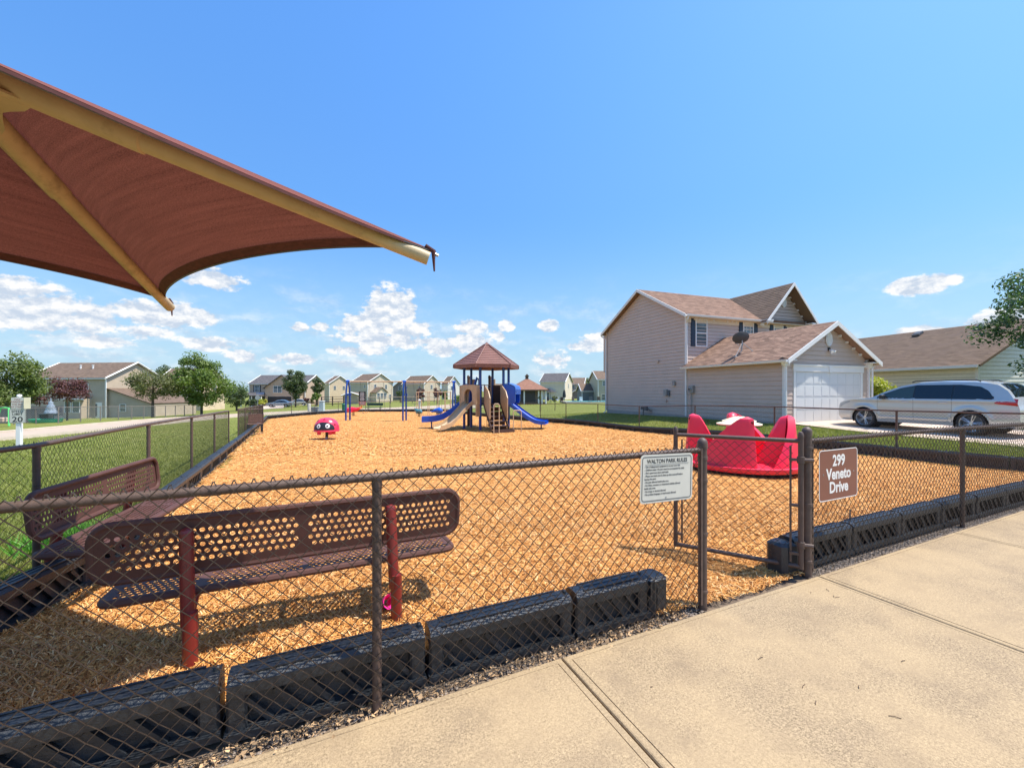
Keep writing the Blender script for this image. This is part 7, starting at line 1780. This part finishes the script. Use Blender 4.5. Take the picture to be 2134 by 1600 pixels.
MB().rbox((.20, .12, znp + .19), (.012, .3, .40), .004).build('side_plate', mat('sign_yellowed', (.62, .58, .40), .5), sg_)
# neighbour fence beyond the street
def nfence(pts, label, sp, hgt=1.25, m=m_grey, wire=True):
    z = H(*pts[0]); f = empty('yard_fence', (pts[0][0], pts[0][1], z), label=label, cat='fence'); mbr = []
    P = []
    for a, b_ in zip(pts[:-1], pts[1:]):
        a, b_ = Vector(a), Vector(b_); k = max(1, round((b_ - a).length / sp)); P += [a.lerp(b_, j / k) for j in range(k)]
        if wire:
            V, F = chain(a, b_, Hs, h=.10, v=.10, r=.006, sides=3, top=hgt - .05); tag(put('chain_link', np_mesh('chain_link', V, F, m_grey, True), f, True), kind='stuff')
    P.append(Vector(pts[-1])); MB().tube([(p.x, p.y, H(p.x, p.y) + hgt) for p in P], .03, 6).build('top_rail', m, f, True)
    for p in P: MB().tube([(p.x, p.y, H(p.x, p.y) - .1), (p.x, p.y, H(p.x, p.y) + hgt)], .04, 6).build('post', m, f, True)
    return f
m_fgrey = mat('fence_grey_brown', (.20, .17, .15), .6, var=.15)
nfence([(-47, 33.0), (-36.5, 33.2), (-37.2, 39), (-39.2, 52)], 'grey chain link fence round the yard of the beige house', 1.75, 1.22, m_fgrey)
# privacy fence of boards in that yard
pf = empty('board_fence', (-46, 37, H(-46, 37)), label='weathered vertical board fence behind the green pool on the left', cat='fence')
for k in range(44):
    x = -47 + k * .155; MB().box((x, 37 + rng.uniform(-.01, .01), H(-44, 37) + .72), (.14, .02, 1.5 + rng.uniform(-.03, .03))).build('board', m_fgrey, pf, True)
e = empty('paddling_pool', (at(96, 35.5), 35.5, H(-40, 35.5)), label='low green plastic paddling pool in the yard at the left', cat='pool'); MB().lathe([(.95, 0), (1.05, .28), (1.0, .28), (.92, .05), (.001, .04)], (0, 0, 0), 20).build('basin', mat('pool_green', (.02, .30, .17), .5), e)
e = empty('garden_ornament', (at(106, 36.3), 36.3, H(-40, 36.3)), label='silver white tiered cone on a dark table in the left yard', cat='ornament'); MB().lathe([(.42, .75), (.40, .95), (.34, .97), (.33, 1.2), (.27, 1.22), (.25, 1.45), (.17, 1.47), (.15, 1.75), (.05, 1.78), (.02, 2.1)], (0, 0, 0), 14).build('cone', mat('ornament_silver', (.36, .40, .45), .35, .3, var=.5, scale=9), e); MB().box((0, 0, .7), (1.5, .9, .06)).build('table_top', m_greyd, e)
for x in (-.65, .65): MB().box((x, 0, .35), (.08, .7, .7)).build('table_leg', m_greyd, e)
e = empty('toy_swing', (at(3, 30), 30, H(-37, 30)), label='bright lime green toy swing frame at the left edge of the picture', cat='toy swing')
for s_ in (-1, 1): MB().tube([(s_ * .55, 0, 0), (s_ * .30, .2, 1.3), (0, .2, 1.32)], .06, 8).build('frame_leg', m_lime, e)
MB().rbox((-.25, .3, .45), (.6, .5, .3), .05).build('play_seat', mat('peach_plastic', (.62, .42, .33), .5), e)
# rail fence by far houses
def rail_fence(px0, px1, Y, label, m, rails=3, hh=1.3, gate_gap=()):
    a, b_ = Vector((at(px0, Y), Y)), Vector((at(px1, Y), Y)); k = max(1, round((b_ - a).length / 2.4)); f = empty('rail_fence', (a.x, a.y, H(a.x, a.y)), label=label, cat='fence')
    for j in range(k + 1):
        p = a.lerp(b_, j / k); MB().box((p.x, p.y, H(p.x, p.y) + hh / 2), (.16, .16, hh)).build('post', m, f, True)
    for j in range(k):
        p, q = a.lerp(b_, j / k), a.lerp(b_, (j + 1) / k)
        for r_ in range(rails): z = .35 + r_ * (hh - .45) / (rails - 1); MB().tube([(p.x, p.y - .1, H(p.x, p.y) + z), (q.x, q.y - .1, H(q.x, q.y) + z)], .055, 4, smooth=False).build('rail', m, f, True)
rail_fence(670, 716, 74, 'dark wooden rail fence in front of the small pale gabled house', m_wood, 4, 1.7)
m_palewood = mat('pale_wood', (.34, .27, .21), .8, var=.15)
rail_fence(745, 905, 84, 'pale wooden rail fence behind the swing set', m_palewood, 2, 1.35)
# utilities
def util(px, py, w, h, Y, m, name, label, cat, lid=True, rz=0):
    X = at(px, Y); e = empty(name, (X, Y, H(X, Y) + .0), rz, label=label, cat=cat)
    MB().rbox((0, 0, h / 2 - .03), (w, w * .8, h), .03).build('case', m, e)
    if lid: MB().rbox((0, 0, h - .02), (w * 1.12, w * .9, .06), .03).build('lid', m, e)
m_util = mat('utility_beige', (.46, .43, .36), .6, var=.08); m_util2 = mat('utility_pale', (.50, .56, .56), .5, var=.08); m_concg = mat('utility_grey', (.22, .24, .23), .8)
X = at(644.5, 46); e = empty('utility_post', (X, 46, H(X, 46)), label='cream round utility post outside the far fence', cat='utility post'); MB().lathe([(.17, -.1), (.17, .92), (.13, .98), (.001, .99)], (0, 0, 0), 16).build('case', m_util, e)
util(671, 0, .50, 1.25, 46.5, m_util2, 'utility_box', 'tall pale grey utility box right of the cream post', 'utility box')
util(657, 0, .75, .55, 47, m_concg, 'utility_box', 'low dark grey utility box between the cream post and tall box', 'utility box')
X = at(717, 45.5); e = empty('trash_can', (X, 45.5, H(X, 45.5)), label='dark green round trash can at the far fence', cat='trash can'); MB().lathe([(.20, 0), (.22, .75), (.25, .78), (.25, .84), (.18, .9), (.001, .92)], (0, 0, 0), 14).build('bin', m_green, e)
MB().lathe([(.17, .84), (.12, .91)], (0, 0, 0), 14).build('lid', m_black, e)
X = at(780, 47.5); e = empty('park_bench', (X, 47.5, H(X, 47.5)), R(-2), label='dark green bench beyond the far fence', cat='bench')
m_bgreen = mat('bench_green', (.018, .06, .045), .5)
MB().rbox((0, 0, .45), (1.9, .4, .05), .02).build('seat', m_bgreen, e); MB().rbox((0, .22, .78), (1.9, .05, .3), .02).build('backrest', m_bgreen, e)
for x in (-.7, .7): MB().tube([(x, .15, 0), (x, .2, .85)], .035, 6).build('leg', m_bgreen, e); MB().tube([(x, -.15, 0), (x, -.15, .43)], .03, 6).build('leg', m_bgreen, e)
# black park sign hanging in front of the far fence
X = at(755, 43.5); zb = H(X, 43.5); e = empty('park_sign', (X, 43.5, zb), label='tall black sign with white lines and red brown foot behind the swings', cat='sign')
MB().box((0, 0, 1.72), (.72, .05, 1.05)).build('sign_board', m_blackpl, e); MB().box((0, 0, .98), (.72, .05, .42)).build('lower_board', mat('faded_red_board', (.33, .12, .10), .6), e)
tx = MB()
for k, w_ in enumerate((.38, .44, .42, .46, .36, .48, .44)): tx.box((0, -.03, 2.12 - k * .135), (w_, .006, .055))
tx.build('lettering_lines', m_signwhite, e)
tx = MB()
for k in range(3): tx.box((0, -.03, 1.10 - k * .11), (.5, .006, .035))
tx.build('lettering_lines', m_signwhite, e)
for x in (-.33, .33): MB().tube([(x, .04, -.1), (x, .04, 2.25)], .025, 6).build('post', m_greyd, e)
# stop sign back and street name
X = at(537, 64); zb = H(X, 64); e = empty('stop_sign', (X, 64, zb), R(8), label='grey back of a stop sign with street name plate by the far road', cat='road sign')
MB().tube([(0, 0, -.2), (0, 0, 2.7)], .035, 6).build('post', m_grey, e); n8 = [(.38 * math.cos(R(22.5 + 45 * k)), 1.95 + .38 * math.sin(R(22.5 + 45 * k))) for k in range(8)]
MB().prism(n8, (0, -.04, 0), (1, 0, 0), (0, 0, 1), .01).build('stop_plate', mat('sign_back_grey', (.42, .42, .42), .5), e); MB().box((.35, 0, 2.62), (1.1, .02, .22)).build('name_plate', mat('street_sign_blue', (.16, .22, .42), .5), e)
# small bench at the left border
bx_, bY_ = at(533, 19.2), 19.2; bz_ = H(bx_, bY_) + .02
sb = empty('park_bench', (bx_, bY_, bz_), math.atan2(LFD.y, LFD.x) + R(-62), label='small brown bench with black legs at the left border, seen side on', cat='bench')
sb.rotation_euler = (0, 0, R(25))
m_bb = mat('brown_board', (.16, .075, .05), .6, var=.2)
for k in range(4): MB().rbox((0, .02 + k * .03, .52 + k * .10), (.62, .03, .09), .01).build('slat', m_bb, sb)
for k in range(3): MB().rbox((0, -.12 - k * .12, .44), (.62, .10, .03), .01).build('slat', m_bb, sb)
for x in (-.27, .27): MB().tube([(x, .16, 1.0 - .08), (x, .03, .45), (x, .0, .0)], .03, 6).build('leg', m_blackpl, sb); MB().tube([(x, .0, .42), (x, -.42, .42), (x, -.44, .0)], .026, 6).build('leg', m_blackpl, sb)
sb.scale = (1, 1, 1)
# small pale lamp post by climbing frame, bollard etc beyond
X = at(874, 62); e = empty('yard_hydrant', (X, 62, H(X, 62)), label='short white marker post on the grass behind the climbing frame', cat='marker post'); MB().lathe([(.14, 0), (.14, .8), (.2, .85), (.2, 1.0), (.05, 1.15), (.001, 1.18)], (0, 0, 0), 10).build('marker', m_vinyl, e)
e.name = 'marker_post'
